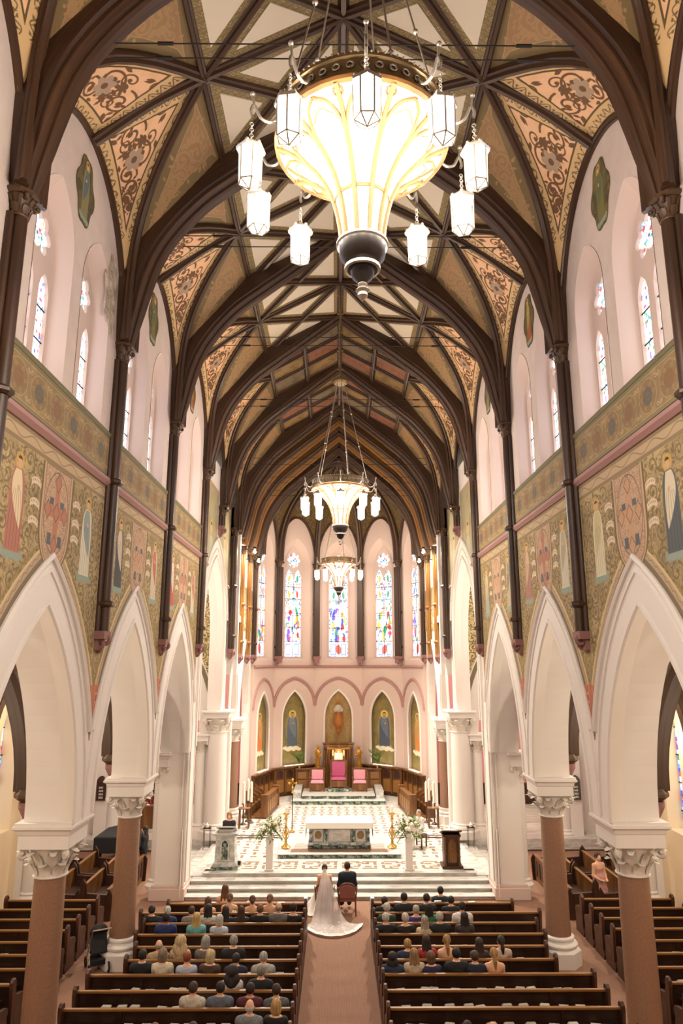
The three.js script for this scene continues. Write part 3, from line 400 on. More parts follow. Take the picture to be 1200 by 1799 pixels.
function patchTex(P, light) {
  const S = 150, W = Math.ceil(P.Wm * S), H = Math.ceil(P.L * S);
  return canvasTex(W, H, (c) => {
    seed(light ? 801 : 802); const X = (x) => W / 2 + x * S, Y = (y) => H - y * S; const outline = () => { c.beginPath(); P.ys.forEach((y, i) => c[i ? 'lineTo' : 'moveTo'](X(-P.ws[i] / 2), Y(y))); [...P.ys.keys()].reverse().forEach((i) => c.lineTo(X(P.ws[i] / 2), Y(P.ys[i]))); c.closePath(); };
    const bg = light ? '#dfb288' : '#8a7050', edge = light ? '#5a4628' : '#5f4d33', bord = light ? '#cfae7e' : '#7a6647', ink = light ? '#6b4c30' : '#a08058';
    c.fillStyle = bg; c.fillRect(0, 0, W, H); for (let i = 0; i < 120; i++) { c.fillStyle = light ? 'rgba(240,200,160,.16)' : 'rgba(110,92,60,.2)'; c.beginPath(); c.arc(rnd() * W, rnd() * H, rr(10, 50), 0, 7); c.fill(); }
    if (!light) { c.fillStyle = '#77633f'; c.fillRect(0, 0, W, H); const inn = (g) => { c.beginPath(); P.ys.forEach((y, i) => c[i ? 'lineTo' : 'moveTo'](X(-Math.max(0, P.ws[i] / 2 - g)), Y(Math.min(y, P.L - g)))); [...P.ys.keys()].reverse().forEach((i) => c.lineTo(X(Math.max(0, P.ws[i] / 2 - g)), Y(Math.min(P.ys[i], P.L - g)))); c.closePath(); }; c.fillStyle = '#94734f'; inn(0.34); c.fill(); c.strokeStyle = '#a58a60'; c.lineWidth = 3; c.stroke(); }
    c.strokeStyle = c.fillStyle = ink; c.lineCap = 'round'; const wAt = (y) => { let i = 1; while (i < P.ys.length - 1 && P.ys[i] < y) i++; const t = (y - P.ys[i - 1]) / (P.ys[i] - P.ys[i - 1]); return lerp(P.ws[i - 1], P.ws[i], t); };
    let k = 0; for (let y = P.L * 0.3; y < P.L - 0.5;) { const w = Math.max(0.1, wAt(y) - 0.7), r = Math.min(0.34, w * 0.3 + 0.06), d = k++ % 2 ? 1 : -1; if (w > 0.15) { const x = d * w * 0.16; curl(c, X(x), Y(y), r * S, d > 0 ? PI : 0, d, 1.4, 0.05 * S); for (let j = 0; j < 9; j++) { const a = rnd() * 7; leaf(c, X(x) + r * S * cos(a), Y(y) + r * S * sin(a), a + 0.9, r * S * 0.75, r * S * 0.24); } if (w > 0.8) for (const e of [-1, 1]) { curl(c, X(e * w * 0.34), Y(y + r), r * S * 0.6, e > 0 ? PI : 0, -e, 1.2, 0.035 * S); for (let j = 0; j < 5; j++) { const a = rnd() * 7; leaf(c, X(e * w * 0.34) + r * 0.6 * S * cos(a), Y(y + r) + r * 0.6 * S * sin(a), a + 0.9, r * S * 0.5, r * S * 0.18); } } } y += r * 1.55; }
    const fy = P.L * 0.79; if (light) { c.fillStyle = light ? '#a88f78' : '#ab9478'; for (let j = 0; j < 6; j++) { const a = j * PI / 3; c.beginPath(); c.ellipse(X(0) + 0.13 * S * cos(a), Y(fy) + 0.13 * S * sin(a), 0.11 * S, 0.08 * S, a, 0, 7); c.fill(); } c.fillStyle = ink; c.beginPath(); c.arc(X(0), Y(fy), 0.07 * S, 0, 7); c.fill(); }
    if (light) {
      c.save(); outline(); c.clip(); for (const [col, w] of [[edge, 0.31], [bord, 0.275], ['#7b6238', 0.04]]) { c.strokeStyle = col; c.lineWidth = 2 * w * S; c.lineJoin = 'miter'; outline(); c.stroke(); }
      c.strokeStyle = c.fillStyle = '#6e5836'; for (const e of [-1, 1]) { const pts = P.ys.map((y, i) => [X(e * (P.ws[i] / 2 - 0.155)), Y(y)]).filter((_, i) => P.ws[i] > 0.4); wave(c, pts, 0.06 * S, 0.15 * S, 3); } wave(c, [[X(-P.Wm / 2 + 0.3), Y(P.L - 0.155)], [X(P.Wm / 2 - 0.3), Y(P.L - 0.155)]], 0.06 * S, 0.15 * S, 3); c.restore();
    }
  });
}
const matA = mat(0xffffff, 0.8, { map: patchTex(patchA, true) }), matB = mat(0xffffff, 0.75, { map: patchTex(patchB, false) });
const RIDGE = 20.72, PURL = [2.85, 19.14];
const slim = (w, h) => [[0, -w / 2], [-h * 0.5, -w / 2], [-h * 0.62, -w * 0.28], [-h, -w * 0.2], [-h, w * 0.2], [-h * 0.62, w * 0.28], [-h * 0.5, w / 2], [0, w / 2]];
function ribLine(a, b, w, h) { const t = b.clone().sub(a).normalize(); let bi = t.clone().cross(V(0, 1, 0)).normalize(); return sweep([a, b], slim(w, h), bi.cross(V(0, 0, 0)).lengthSq() ? bi : t.clone().cross(V(0, 1, 0)).normalize()); }
function curveRib(pts, w, h) { const a = pts[0], b = pts[pts.length - 1]; const plan = V(b.x - a.x, 0, b.z - a.z).normalize(); const bi = plan.clone().cross(V(0, 1, 0)); return sweep(pts, slim(w, h), bi); }
const shrink = (tri, g) => { const c = tri[0].clone().add(tri[1]).add(tri[2]).divideScalar(3); const a = tri.map((p) => p.clone()); // inset a triangle by g on each edge
  const n = tri[1].clone().sub(tri[0]).cross(tri[2].clone().sub(tri[0])).normalize(), e = [0, 1, 2].map((i) => tri[(i + 1) % 3].clone().sub(tri[i]).normalize()), inn = e.map((v) => n.clone().cross(v));
  return a.map((p, i) => { const e0 = e[(i + 2) % 3], e1 = e[i], si = e0.clone().cross(e1).length(); return p.addScaledVector(e1, g / si).addScaledVector(e0, -g / si); }); };
function prismDown(pts, t) { const g = new THREE.BufferGeometry(), n = pts.length, pos = [], q = pts.map((p) => p.clone().add(V(0, -t, 0))); const c = V(0, 0, 0); pts.forEach((p) => c.add(p)); for (let i = 1; i < n - 1; i++) pos.push(q[0], q[i], q[i + 1]); for (let i = 0; i < n; i++) { const a = pts[i], b = pts[(i + 1) % n], d = q[i], e = q[(i + 1) % n]; pos.push(a, b, e, a, e, d); } g.setAttribute('position', new THREE.Float32BufferAttribute(pos.flatMap((p) => [p.x, p.y, p.z]), 3)); g.computeVertexNormals(); return g; }
function halfWeb(bay, s, dShaft, dir, H, opt = {}) {   // the two curved panels between a shaft and the middle of the bay
  const at = ([x, y, z]) => V(s * x, y, -(dShaft + dir * z));
  const pa = opt.A || patchA, pb = opt.B || patchB;
  const conv = (P) => grid(P.rows.map((r) => r.map((p) => at([p.x, p.y, p.z]))), P.uv);
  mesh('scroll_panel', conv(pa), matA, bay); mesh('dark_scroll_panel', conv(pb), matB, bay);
  const ds = T(18).map((t) => at(Dc(t, H))), ws = T(18).map((t) => at(Wc(t, H)));
  mesh('diagonal_rib', [curveRib(ds, 0.2, 0.2)], M.vault, bay);
  mesh('wall_rib', [sweep(ws, slim(0.16, 0.12).map(([a, b]) => [a * (s * dir), b]), V(1, 0, 0))], M.vault, bay);
}
function naveBay(d, detail = true) {
  const bay = group('vault_bay', ceiling), d0 = d - half, d1 = d + half;
  for (const s of [-1, 1]) {
    halfWeb(bay, s, d0, 1, half); halfWeb(bay, s, d1, -1, half);
    const B = V(s * PURL[0], PURL[1] + 0.04, -d), L = V(s * (FACE - 0.04), SPRING + 3.2, -d);
    const mid = L.clone().lerp(B, 0.5).add(V(0, 0.12, 0)); mesh('ridge_rib', [curveRib(new THREE.CatmullRomCurve3([L, mid, B]).getPoints(8), 0.2, 0.18)], M.vault, bay);
    const P0 = V(s * PURL[0], PURL[1], -d0), P1 = V(s * PURL[0], PURL[1], -d1), R0 = V(0, RIDGE, -d0), R1 = V(0, RIDGE, -d1), Rm = V(0, RIDGE, -d);
    mesh('boarding', [prismDown([P0, P1, R1, R0], 0.02)], M.stencil, bay);
    mesh('purlin', [ribLine(P0, P1, 0.16, 0.16)], M.vault, bay);
    for (const [a, b] of [[B, Rm], [B, R0], [B, R1], [P0, Rm], [P1, Rm]]) mesh('ceiling_rib', [ribLine(a, b, 0.2, 0.17)], M.vault, bay);
    for (const [p, r] of [[P0, R0], [P1, R1]]) {   // a quarter: its diagonals part it into four cream panels
      const Bq = V(s * PURL[0], PURL[1], -d), C = p.clone().add(r).add(Bq).add(Rm).divideScalar(4); const q = [p, r, Rm, Bq];
      for (let i = 0; i < 4; i++) { const tri = shrink([q[i], q[(i + 1) % 4], C], 0.27); mesh('cream_panel', [prismDown(tri.map((v) => v.add(V(0, -0.02, 0))), 0.025)], M.cream, bay); }
    }
  }
  mesh('ridge_beam', [ribLine(V(0, RIDGE + 0.02, -d0), V(0, RIDGE + 0.02, -d1), 0.26, 0.2)], M.vault, bay);
}
for (const d of BAYS.slice(1)) naveBay(d);
RIBS.forEach((d) => fullRib(ceiling, d, intrados(), 0.66, 0.46));
// over the gallery the vault goes on plainly to the end wall
mesh('gallery_vault', [(() => { const r = [-1.4, 4.07].map((d) => [...exM.getPoints(8).map((p) => V(-p.x, p.y, -d)), V(0, RIDGE, -d), ...exM.getPoints(8).reverse().map((p) => V(p.x, p.y, -d))]); return grid(r); })()], M.vault, ceiling);
structure(mesh('wall_back', [box(24, 22, 0.4, 0, 11, 1.6)], M.plaster), 'plain plaster end wall behind the gallery', 'wall');
// tie rods in pairs at the ribs
for (const [i, d] of RIBS.entries()) if (i) for (const y of [17.2, 16.92]) mesh('tie_rod', [rod(V(-3.72, y, -d), V(3.72, y, -d), 0.012, 5), ...[-2.9, 2.9].map((x) => turn(cyl(0.03, 0.03, 0.25, 6), 0, 0, PI / 2)).map((g, j) => move(g, j ? 2.9 : -2.9, y, -d))], M.iron, ceiling);
// ---------------------------------------------------------------- crossing, chancel and apse
const fix = (d) => { const a = Math.min(1, Math.max(0, (d - 24.47) / 6.43)), b = Math.min(1, Math.max(0, (d - 30.9) / 5.15)); return [lerp(lerp(1, 0.94, a), 0.885, b), lerp(-1.15 * a, -1.85, b)]; };
const warp = (g) => { const k = g.userData.keepUV; g = norm(g); const p = g.attributes.position; for (let i = 0; i < p.count; i++) { const [kx, dy] = fix(-p.getZ(i)); p.setXY(i, p.getX(i) * kx, p.getY(i) + dy); } g.computeVertexNormals(); g.userData.keepUV = true; return g; };
const CR = [24.47, 27.85, 30.9], CH = [30.9, 32.5, 34.3, 36.05];
function crossingBay(d0, d1, n) {
  const bay = group('crossing_bay', ceiling), H = (d1 - d0) / 2, d = (d0 + d1) / 2;
  const A = unrolled((t) => Wc(t, H), (t) => Dc(t, H), T(16), 4), B = unrolled((t) => Dc(t, H), Mc, T(16), 4);
  A.uv = A.rows.map((r, i) => r.map((_, j) => [patchA.uv[0][0][0] * 0 + 0.5 + (j / 4 - 0.5) * patchA.ws[Math.round(i / 16 * 20)] / patchA.Wm, patchA.ys[Math.round(i / 16 * 20)] / patchA.L]));
  for (const s of [-1, 1]) for (const [ds, dir] of [[d0, 1], [d1, -1]]) {
    const at = ([x, y, z]) => V(s * x, y, -(ds + dir * z)), conv = (P) => warp(grid(P.rows.map((r) => r.map((p) => at([p.x, p.y, p.z]))), P.uv));
    mesh('scroll_panel', conv(A), matA, bay); mesh('dark_scroll_panel', conv(B), matB, bay);
    mesh('diagonal_rib', warp(curveRib(T(14).map((t) => at(Dc(t, H))), 0.18, 0.18)), M.vault, bay); mesh('wall_rib', warp(sweep(T(14).map((t) => at(Wc(t, H))), slim(0.14, 0.1).map(([a, b]) => [a * s * dir, b]), V(1, 0, 0))), M.vault, bay);
  }
  for (const s of [-1, 1]) {
    const at = (u, e) => V(s * PURL[0] * (1 - u), lerp(PURL[1], RIDGE, u), -lerp(d0, d1, e));
    mesh('boarding', warp(prismDown([at(0, 0), at(0, 1), at(1, 1), at(1, 0)], 0.02)), M.vaultDark, bay);
    for (let c = 0; c < 2; c++) for (let r = 0; r < 3; r++) { const u0 = c / 2 + 0.04, u1 = (c + 1) / 2 - 0.04, e0 = 0.12 + r * 0.26, e1 = e0 + 0.2, k = 0.06; mesh('painted_board', warp(prismDown([at(u0, e0), at(u0, e1), at(u1, e1), at(u1, e0)].map((v) => v.add(V(0, -0.02, 0))), 0.03)), rustMats[(c + r * 2 + n + (s > 0 ? 1 : 0)) % 3], bay); }
    for (const u of [0.02, 0.5]) mesh('purlin', warp(ribLine(at(u, 0), at(u, 1), 0.16, 0.18)), M.vault, bay);
    for (const e of [0.34, 0.6]) mesh('rafter', warp(ribLine(at(0, e), at(1, e), 0.16, 0.15)), M.vault, bay);
  }
  mesh('ridge_beam', warp(ribLine(V(0, RIDGE, -d0), V(0, RIDGE, -d1), 0.26, 0.22)), M.vault, bay);
}
const rustMats = rustTex.map((t) => mat(0xffffff, 0.7, { map: t }));
crossingBay(CR[0], CR[1], 0); crossingBay(CR[1], CR[2], 1);
const warpRib = (d, w, h, m = M.vault) => { const pts = intrados(), L = pts.map((p) => V(-p.x, p.y, -d)), R = pts.slice(0, -1).reverse().map((p) => V(p.x, p.y, -d)); const g = norm(sweep([...L, ...R], ribProfile(w, h), V(0, 0, 1), { taper: ribTaper })); const [kx, dy] = fix(d), p = g.attributes.position; for (let i = 0; i < p.count; i++) p.setXY(i, p.getX(i) * kx, p.getY(i) + dy); g.userData.keepUV = true; return mesh('transverse_rib', g, m, ceiling); };
warpRib(CR[1], 0.6, 0.46); CH.forEach((d, i) => warpRib(d, i ? 0.46 : 0.6, 0.46, i === 1 || i === 2 ? M.goldRib : M.vault));
for (const d of [27.85, 30.9, 33.4]) for (const y of [15.9, 15.62]) mesh('tie_rod', [rod(V(-3.7, y, -d), V(3.7, y, -d), 0.012, 5)], M.iron, ceiling);
for (let i = 0; i < 3; i++) { const full = [...exM.getPoints(14).map((p) => [-p.x, p.y]), [-1.4, 20], [0, RIDGE], [1.4, 20], ...exM.getPoints(14).reverse().map((p) => [p.x, p.y])]; mesh('barrel_web', warp(grid([CH[i], (CH[i] + CH[i + 1]) / 2, CH[i + 1]].map((d) => full.map(([x, y]) => V(x, y, -d))))), M.vault, ceiling); for (const s of [-1, 1]) mesh('roll_rib', warp(curveRib(intrados().map((p) => V(s * p.x * 1.03, p.y + 0.12, -(CH[i] + CH[i + 1]) / 2)).map((p, j) => p), 0.14, 0.2)), M.vault, ceiling); }

// side walls of crossing and chancel
const TA = { a: 2.5, y0: 8.2, h: 3.5 }; TA.R = (TA.h ** 2 + TA.a ** 2) / (2 * TA.a); TA.c = TA.a - TA.R;
const CA = { a: 0.78, y0: 4.95, h: 3.2 }; CA.R = (CA.h ** 2 + CA.a ** 2) / (2 * CA.a); CA.c = CA.a - CA.R;
const crossTex = canvasTex(256, 512, (c, w, h) => { seed(811); c.fillStyle = '#a39a78'; c.fillRect(0, 0, w, h); for (let i = 0; i < 200; i++) { c.fillStyle = `rgba(${pick(['150,150,120', '120,128,106', '176,160,120', '134,112,84'])},.3)`; c.beginPath(); c.ellipse(rnd() * w, rnd() * h, rr(6, 30), rr(10, 50), 0, 0, 7); c.fill(); } saint(c, w / 2, 120, 320, '#9aa69a', '#b8b296', '#b5a06a'); c.strokeStyle = '#b98a7c'; c.lineWidth = 14; c.strokeRect(0, 0, w, h); });
const crossMat = mat(0xffffff, 0.85, { map: crossTex });
const pinkWall = mat(0xcb8f95, 0.85), lilac = mat(0xd6c6cc, 0.85);
for (const s of [-1, 1]) {
  const w = sideName(s), cw = structure(group(`wall_crossing_${w}`), `${w} wall of the crossing with a tall white transept arch`, 'wall');
  const dc = 27.55, X0 = 4.98, tcurve = archCurve(0, 16, TA).map(([u, y]) => [-dc + u, y]);
  mesh('pier_wall', [slabZY([[-24.9, 15.4], [-24.9, 4.6], [-dc + TA.a + 0.02, 4.6], ...tcurve, [-dc - TA.a, 5.44], [-30.9, 5.44], [-30.9, 15.4]].reverse(), s * X0, s * 5.6)], M.white, cw);
  const bi = V(-s, 0, 0), P = (o, x = X0) => [[TA.a + o, 5.44], ...archCurve(o, 16, TA), [-TA.a - o, 5.44]].map(([u, y]) => V(s * x, y, -dc + u));
  mesh('arch_hood', [sweep(P(0.65).filter((p) => p.y > 8.1 && p.z < -24.66 && p.z > -30.6), [[-0.05 * s, -0.02], [-0.05 * s, 0.05], [0, 0.08], [0.05 * s, 0.05], [0.05 * s, -0.02]], bi)], M.white, cw);
  mesh('arch_roll', [sweep(P(0), [[0, -0.01], [0.02 * s, 0.04], [0.09 * s, 0.04], [0.12 * s, 0], [0, -0.3], [-0.04 * s, -0.2]], bi), sweep(P(0.3), [[0, -0.01], [0.012 * s, 0.03], [0.05 * s, 0.03], [0.06 * s, -0.01]], bi)], M.white, cw);
  // painted face above the hood
  const mh = archCurve(0.7, 24, TA).map(([u, y]) => [-dc + u, y]).filter(([z]) => z < -24.64 && z > -30.72);
  for (const k of [0, 1]) { const z0 = k ? -dc - 0.18 : -24.62, z1 = k ? -30.75 : -dc + 0.18, part = mh.filter(([z]) => k ? z < -dc - 0.19 : z > -dc + 0.19); const pts = k ? [[z0, 14.3], ...part.length ? [[z0, part[0][1]]] : [], ...part, [z1, part[part.length - 1][1]], [z1, 14.3]] : [[z0, 14.3], [z0, part[0][1]], ...part, [z1, part[part.length - 1][1]], [z1, 14.3]]; const g = norm(slabZY(pts.reverse(), s * (X0 - 0.015), s * X0)); const p = g.attributes.position, uv = g.attributes.uv; for (let i = 0; i < p.count; i++) uv.setXY(i, (p.getZ(i) - Math.min(z0, z1)) / Math.abs(z1 - z0), (p.getY(i) - 8) / 6.3); g.userData.keepUV = true; mesh('mural', g, crossMat, cw); }
  mesh('string_course', [sweep([V(s * X0, 11.0, -24.7), V(s * X0, 11.0, -25.35)], [[0.08, -0.01], [0.08, 0.05], [0, 0.1], [-0.08, 0.05], [-0.08, -0.01]], bi), sweep([V(s * X0, 10.7, -30.0), V(s * X0, 10.7, -30.7)], [[0.08, -0.01], [0.08, 0.05], [0, 0.1], [-0.08, 0.05], [-0.08, -0.01]], bi)], M.rose, cw);
  wallShaft(cw, s * (X0 - 0.13), 27.7, 12.5, 13.75, 0, [], M.vault, 'stub_shaft', s < 0 ? 0 : PI);
  wallShaft(cw, s * 4.74, 30.75, 7.6, 13.45, 0, [8.5, 10.7], M.vault, 'wall_shaft', s < 0 ? 0 : PI).scale.set(0.85, 1, 0.75);
  mesh('diaphragm', [box(1.4, 10.6, 0.2, s * 5.25, 12.2, -31.28)], M.white, cw);
  // west pier of the crossing, flush with the last nave arch
  const p3 = structure(group(`wall_pier_${w}`, scene), `${w} white crossing pier beside the front pews`, 'pier');
  mesh('pier_body', [box(0.9, 5.2, 0.96, s * 5.53, 2.6, -24.55), box(0.6, 7, 0.7, s * 5.5, 8.7, -24.6)], M.white, p3);
  mesh('corner_roll', [cyl(0.05, 0.05, 6.5, 8, s * 5.06, 3.6, -24.06), cyl(0.05, 0.05, 6.5, 8, s * 5.06, 3.6, -25.0), cyl(0.03, 0.03, 6.5, 8, s * 5.2, 3.6, -24.04), box(0.03, 6.4, 0.5, s * 5.04, 3.6, -24.6)], M.white, p3);
  mesh('plinth', [rbox(1.15, 0.36, 1.2, s * 5.55, 0.18, -24.53, 0.02), rbox(1.05, 0.1, 1.1, s * 5.54, 0.4, -24.53, 0.03)], M.pinkish, p3);
  mesh('half_column', [cyl(0.16, 0.16, 3.0, 14, s * 6.02, 2.0, -24.3), move(lathe([[0.28, 0.3], [0.3, 0.4], [0.24, 0.46], [0.2, 0.5], [0.22, 0.55], [0.16, 0.6]], 14), s * 6.02, 0, -24.3)], M.white, p3);
  mesh('half_capital', capitalGeo(0.16, 0.34, 3.5, 4.05, 6).map((g) => move(g, s * 6.02, 0, -24.3)), M.capital, p3);
  mesh('half_abacus', [move(abacusGeo(0.5, 0.42, 4.05, 4.5), s * 6.1, 0, -24.3)], M.white, p3);
  mesh('clear_guard', [box(0.03, 2.0, 0.12, s * 5.12, 1.1, -23.98)], M.white, p3);
  // east pier: a cluster of round white shafts
  const p4 = structure(group('chancel_pier', scene, [s * 5.2, FLOOR2, -30.3]), `${w} white clustered pier at the edge of the sanctuary`, 'pier');
  mesh('shaft', [cyl(0.4, 0.42, 4.2, 24, -s * 0.08, 2.2, 0.1)], M.white, p4); mesh('base', [move(ngon([[0.01, 0], [0.62, 0], [0.62, 0.28], [0.56, 0.34], [0.01, 0.34]], 8, PI / 8), -s * 0.08, 0, 0.1), move(lathe([[0.5, 0.33], [0.55, 0.38], [0.52, 0.45], [0.44, 0.48], [0.47, 0.53], [0.41, 0.58]], 24), -s * 0.08, 0, 0.1)], M.white, p4);
  mesh('capital', capitalGeo(0.4, 0.58, 4.1, 4.72, 8).map((g) => move(g, -s * 0.08, 0, 0.1)), M.capital, p4); mesh('abacus', [move(abacusGeo(0.62, 0.62, 4.7, 5.0), -s * 0.08, 0, 0.1)], M.white, p4);
  mesh('side_shaft', [cyl(0.2, 0.2, 3.4, 16, s * 0.62, 1.8, 0), move(lathe([[0.34, 0], [0.34, 0.25], [0.3, 0.33], [0.24, 0.4], [0.27, 0.46], [0.2, 0.52]], 16), s * 0.62, 0, 0)], M.white, p4); mesh('side_capital', capitalGeo(0.2, 0.36, 3.3, 3.78, 6).map((g) => move(g, s * 0.62, 0, 0)), M.capital, p4); mesh('side_abacus', [move(abacusGeo(0.42, 0.42, 3.76, 4.05), s * 0.62, 0, 0)], M.white, p4);
  mesh('core', [box(1.0, 5.0, 0.7, s * 0.2, 2.5, -0.35), cyl(0.12, 0.12, 4.6, 12, -s * 0.5, 2.4, -0.2)], M.white, p4);
  // chancel side wall on a granite column
  const c2 = structure(group(`wall_chancel_${w}`), `${w} chancel wall with narrow white arches`, 'wall');
  const arcs = [[31.65, CA], [34.25, { ...CA, a: 1.22, h: 3.4 }]]; arcs[1][1].R = (3.4 ** 2 + 1.22 ** 2) / 2.44; arcs[1][1].c = 1.22 - arcs[1][1].R;
  const o = [[-31.18, 14.5], [-31.18, 6.9]]; for (const [d, A] of arcs) o.push(...archCurve(0, 8, A).map(([u, y]) => [-d + u, y]).filter(([z, y]) => z < -31.2)); o.push([-35.47, 0.45], [-36.2, 0.45], [-36.2, 14.5]);
  const hl = []; for (const d of [31.7, 33.4, 35.15]) hl.push(pointed(0.5, 11.2, 12.4, 13.2, 5, -d));
  mesh('side_wall', [slabZY(o.reverse(), s * 4.5, s * 4.82, hl)], M.white, c2);
  mesh('blind_panel', [box(0.05, 3, 5.0, s * 4.86, 12.2, -33.5)], M.plaster, c2);
  const lean = (m) => { const p = m.geometry.attributes.position; for (let i = 0; i < p.count; i++) p.setX(i, p.getX(i) + s * 0.26 * (36.05 + p.getZ(i)) / 4.9); return m; };
  const bz = (d0, d1, y, h, m, n) => mesh(n, [box(0.03, h, d1 - d0, s * 4.49, y, -(d0 + d1) / 2)], m, c2);
  bz(31, 36.05, 10.6, 0.9, M.oliveFlat, 'painted_band'); bz(31, 36.05, 10.05, 0.16, M.rose, 'string_course'); bz(31, 36.05, 9.45, 0.9, M.olive, 'painted_band');
  for (const [d, yt, m, xs] of [[32.5, 12.9, M.goldRib, 4.58], [34.3, 12.75, M.goldRib, 4.46], [35.95, 12.65, M.vault, 4.36]]) wallShaft(c2, s * xs, d, 7.4, yt, 0, [8.3, 10.05], m, 'wall_shaft', s < 0 ? 0 : PI);
  for (const [d, A] of arcs) mesh('arch_hood', [sweep(archCurve(0.12, 8, A).map(([u, y]) => V(s * 4.5, y, -d + u)), [[-0.05 * s, -0.02], [-0.04 * s, 0.06], [0.05 * s, 0.06], [0.05 * s, -0.02]], bi)], M.white, c2);
  c2.children.forEach((m) => m.isMesh && lean(m)); for (const o of c2.children) if (!o.isMesh) o.scale.set(0.75, 1, 0.72);
  column(s * 4.86, 32.72, `granite column with white capital beside the ${w} choir stall`, FLOOR2);
}
// ---------------------------------------------------------------- apse of five sides
const AP = { d: 36.05, R: 4.15 }, FW = 2 * AP.R * Math.tan(PI / 10);
const apse = structure(group('wall_apse'), 'five sided apse wall with tall stained glass windows above painted niches', 'wall');
const nicheTex = [['#d9824a', '#c9a46a'], ['#5d6a78', '#75808c'], ['#4e5a6c', '#6c7888'], ['#d88a45', '#caa05a']].map(([r, m], v) => canvasTex(256, 640, (c, w, h) => {
  seed(830 + v); c.fillStyle = '#85764a'; c.fillRect(0, 0, w, h); for (let i = 0; i < 420; i++) { c.fillStyle = `rgba(${pick(['126,114,66', '150,132,70', '98,88,52', '140,132,60', '110,110,60'])},.22)`; c.beginPath(); c.ellipse(rnd() * w, rnd() * h, rr(6, 34), rr(6, 30), 0, 0, 7); c.fill(); }
  c.strokeStyle = 'rgba(70,64,36,.6)'; c.lineWidth = 4; for (const x of [30, 226]) { c.beginPath(); c.moveTo(x, 0); c.lineTo(x, h); c.stroke(); }
  c.fillStyle = 'rgba(170,160,120,.4)'; c.beginPath(); c.ellipse(w / 2, 340, 62, 150, 0, 0, 7); c.fill();
  saint(c, w / 2, 200, 300, r, m, '#e6cf62', '#b98c6a'); c.fillStyle = '#efe6c4'; for (let i = 0; i < 9; i++) { c.beginPath(); c.ellipse(w / 2 + (i - 4) * 16, 498 + 8 * (i % 3), 22, 13, 0, 0, 7); c.fill(); }
  c.strokeStyle = '#e2c95a'; c.lineWidth = 4; c.beginPath(); c.arc(w / 2, 221, 32, 0, 7); c.stroke();
})).map((t) => mat(0xffffff, 0.7, { map: t }));
const goldTex = canvasTex(256, 512, (c, w, h) => { seed(840); c.fillStyle = '#b3935a'; c.fillRect(0, 0, w, h); for (let i = 0; i < 300; i++) { c.fillStyle = `rgba(${pick(['196,164,104', '140,112,66', '170,150,120'])},.25)`; c.fillRect(rnd() * w, rnd() * h, rr(6, 30), rr(20, 90)); } vineField(c, 0, 0, w, h, 60, '#9a7a44', 0.5); });
const apseMats = [0, 1, 2, 1, 0].map((n, i) => glassMat(apseGlass(i), 1.35));
const apseHole = (() => { const p = [[-0.54, 7.75], [0.54, 7.75], [0.54, 12.05]]; for (const k of [1, -1]) { const cx = k * 0.285, hw = 0.255; const a = pointed(hw, 12.05, 12.1, 12.75, 5, cx).slice(2); p.push(...a); } p.push([-0.54, 12.05]); return p; })();
const apsePlate = norm(extrude(pointed(0.62, 7.68, 12.9, 14.12, 8), 0.08, [apseHole, foil(13.25, 0.46, 8)]));
const pane = (w, h) => { const g = new THREE.PlaneGeometry(w, h); g.userData.keepUV = true; return norm(g); };
const apseGlassGeo = pane(1.12, 5.1), apseRoseGeo = pane(0.98, 0.98);
const facetWall = norm(move(extrude([[-FW / 2 - 0.06, 0.3], [FW / 2 + 0.06, 0.3], [FW / 2 + 0.06, 16.6], [-FW / 2 - 0.06, 16.6]], 0.4, [pointed(0.95, 7.55, 13.0, 14.55, 8), pointed(0.84, 1.95, 4.4, 5.95, 10)]), 0, 0, -0.4));
const facetFrame = (k) => { const th = k * PI / 5; return { th, pos: [AP.R * sin(th), 0, -(AP.d + AP.R * cos(th))], ry: -th }; };
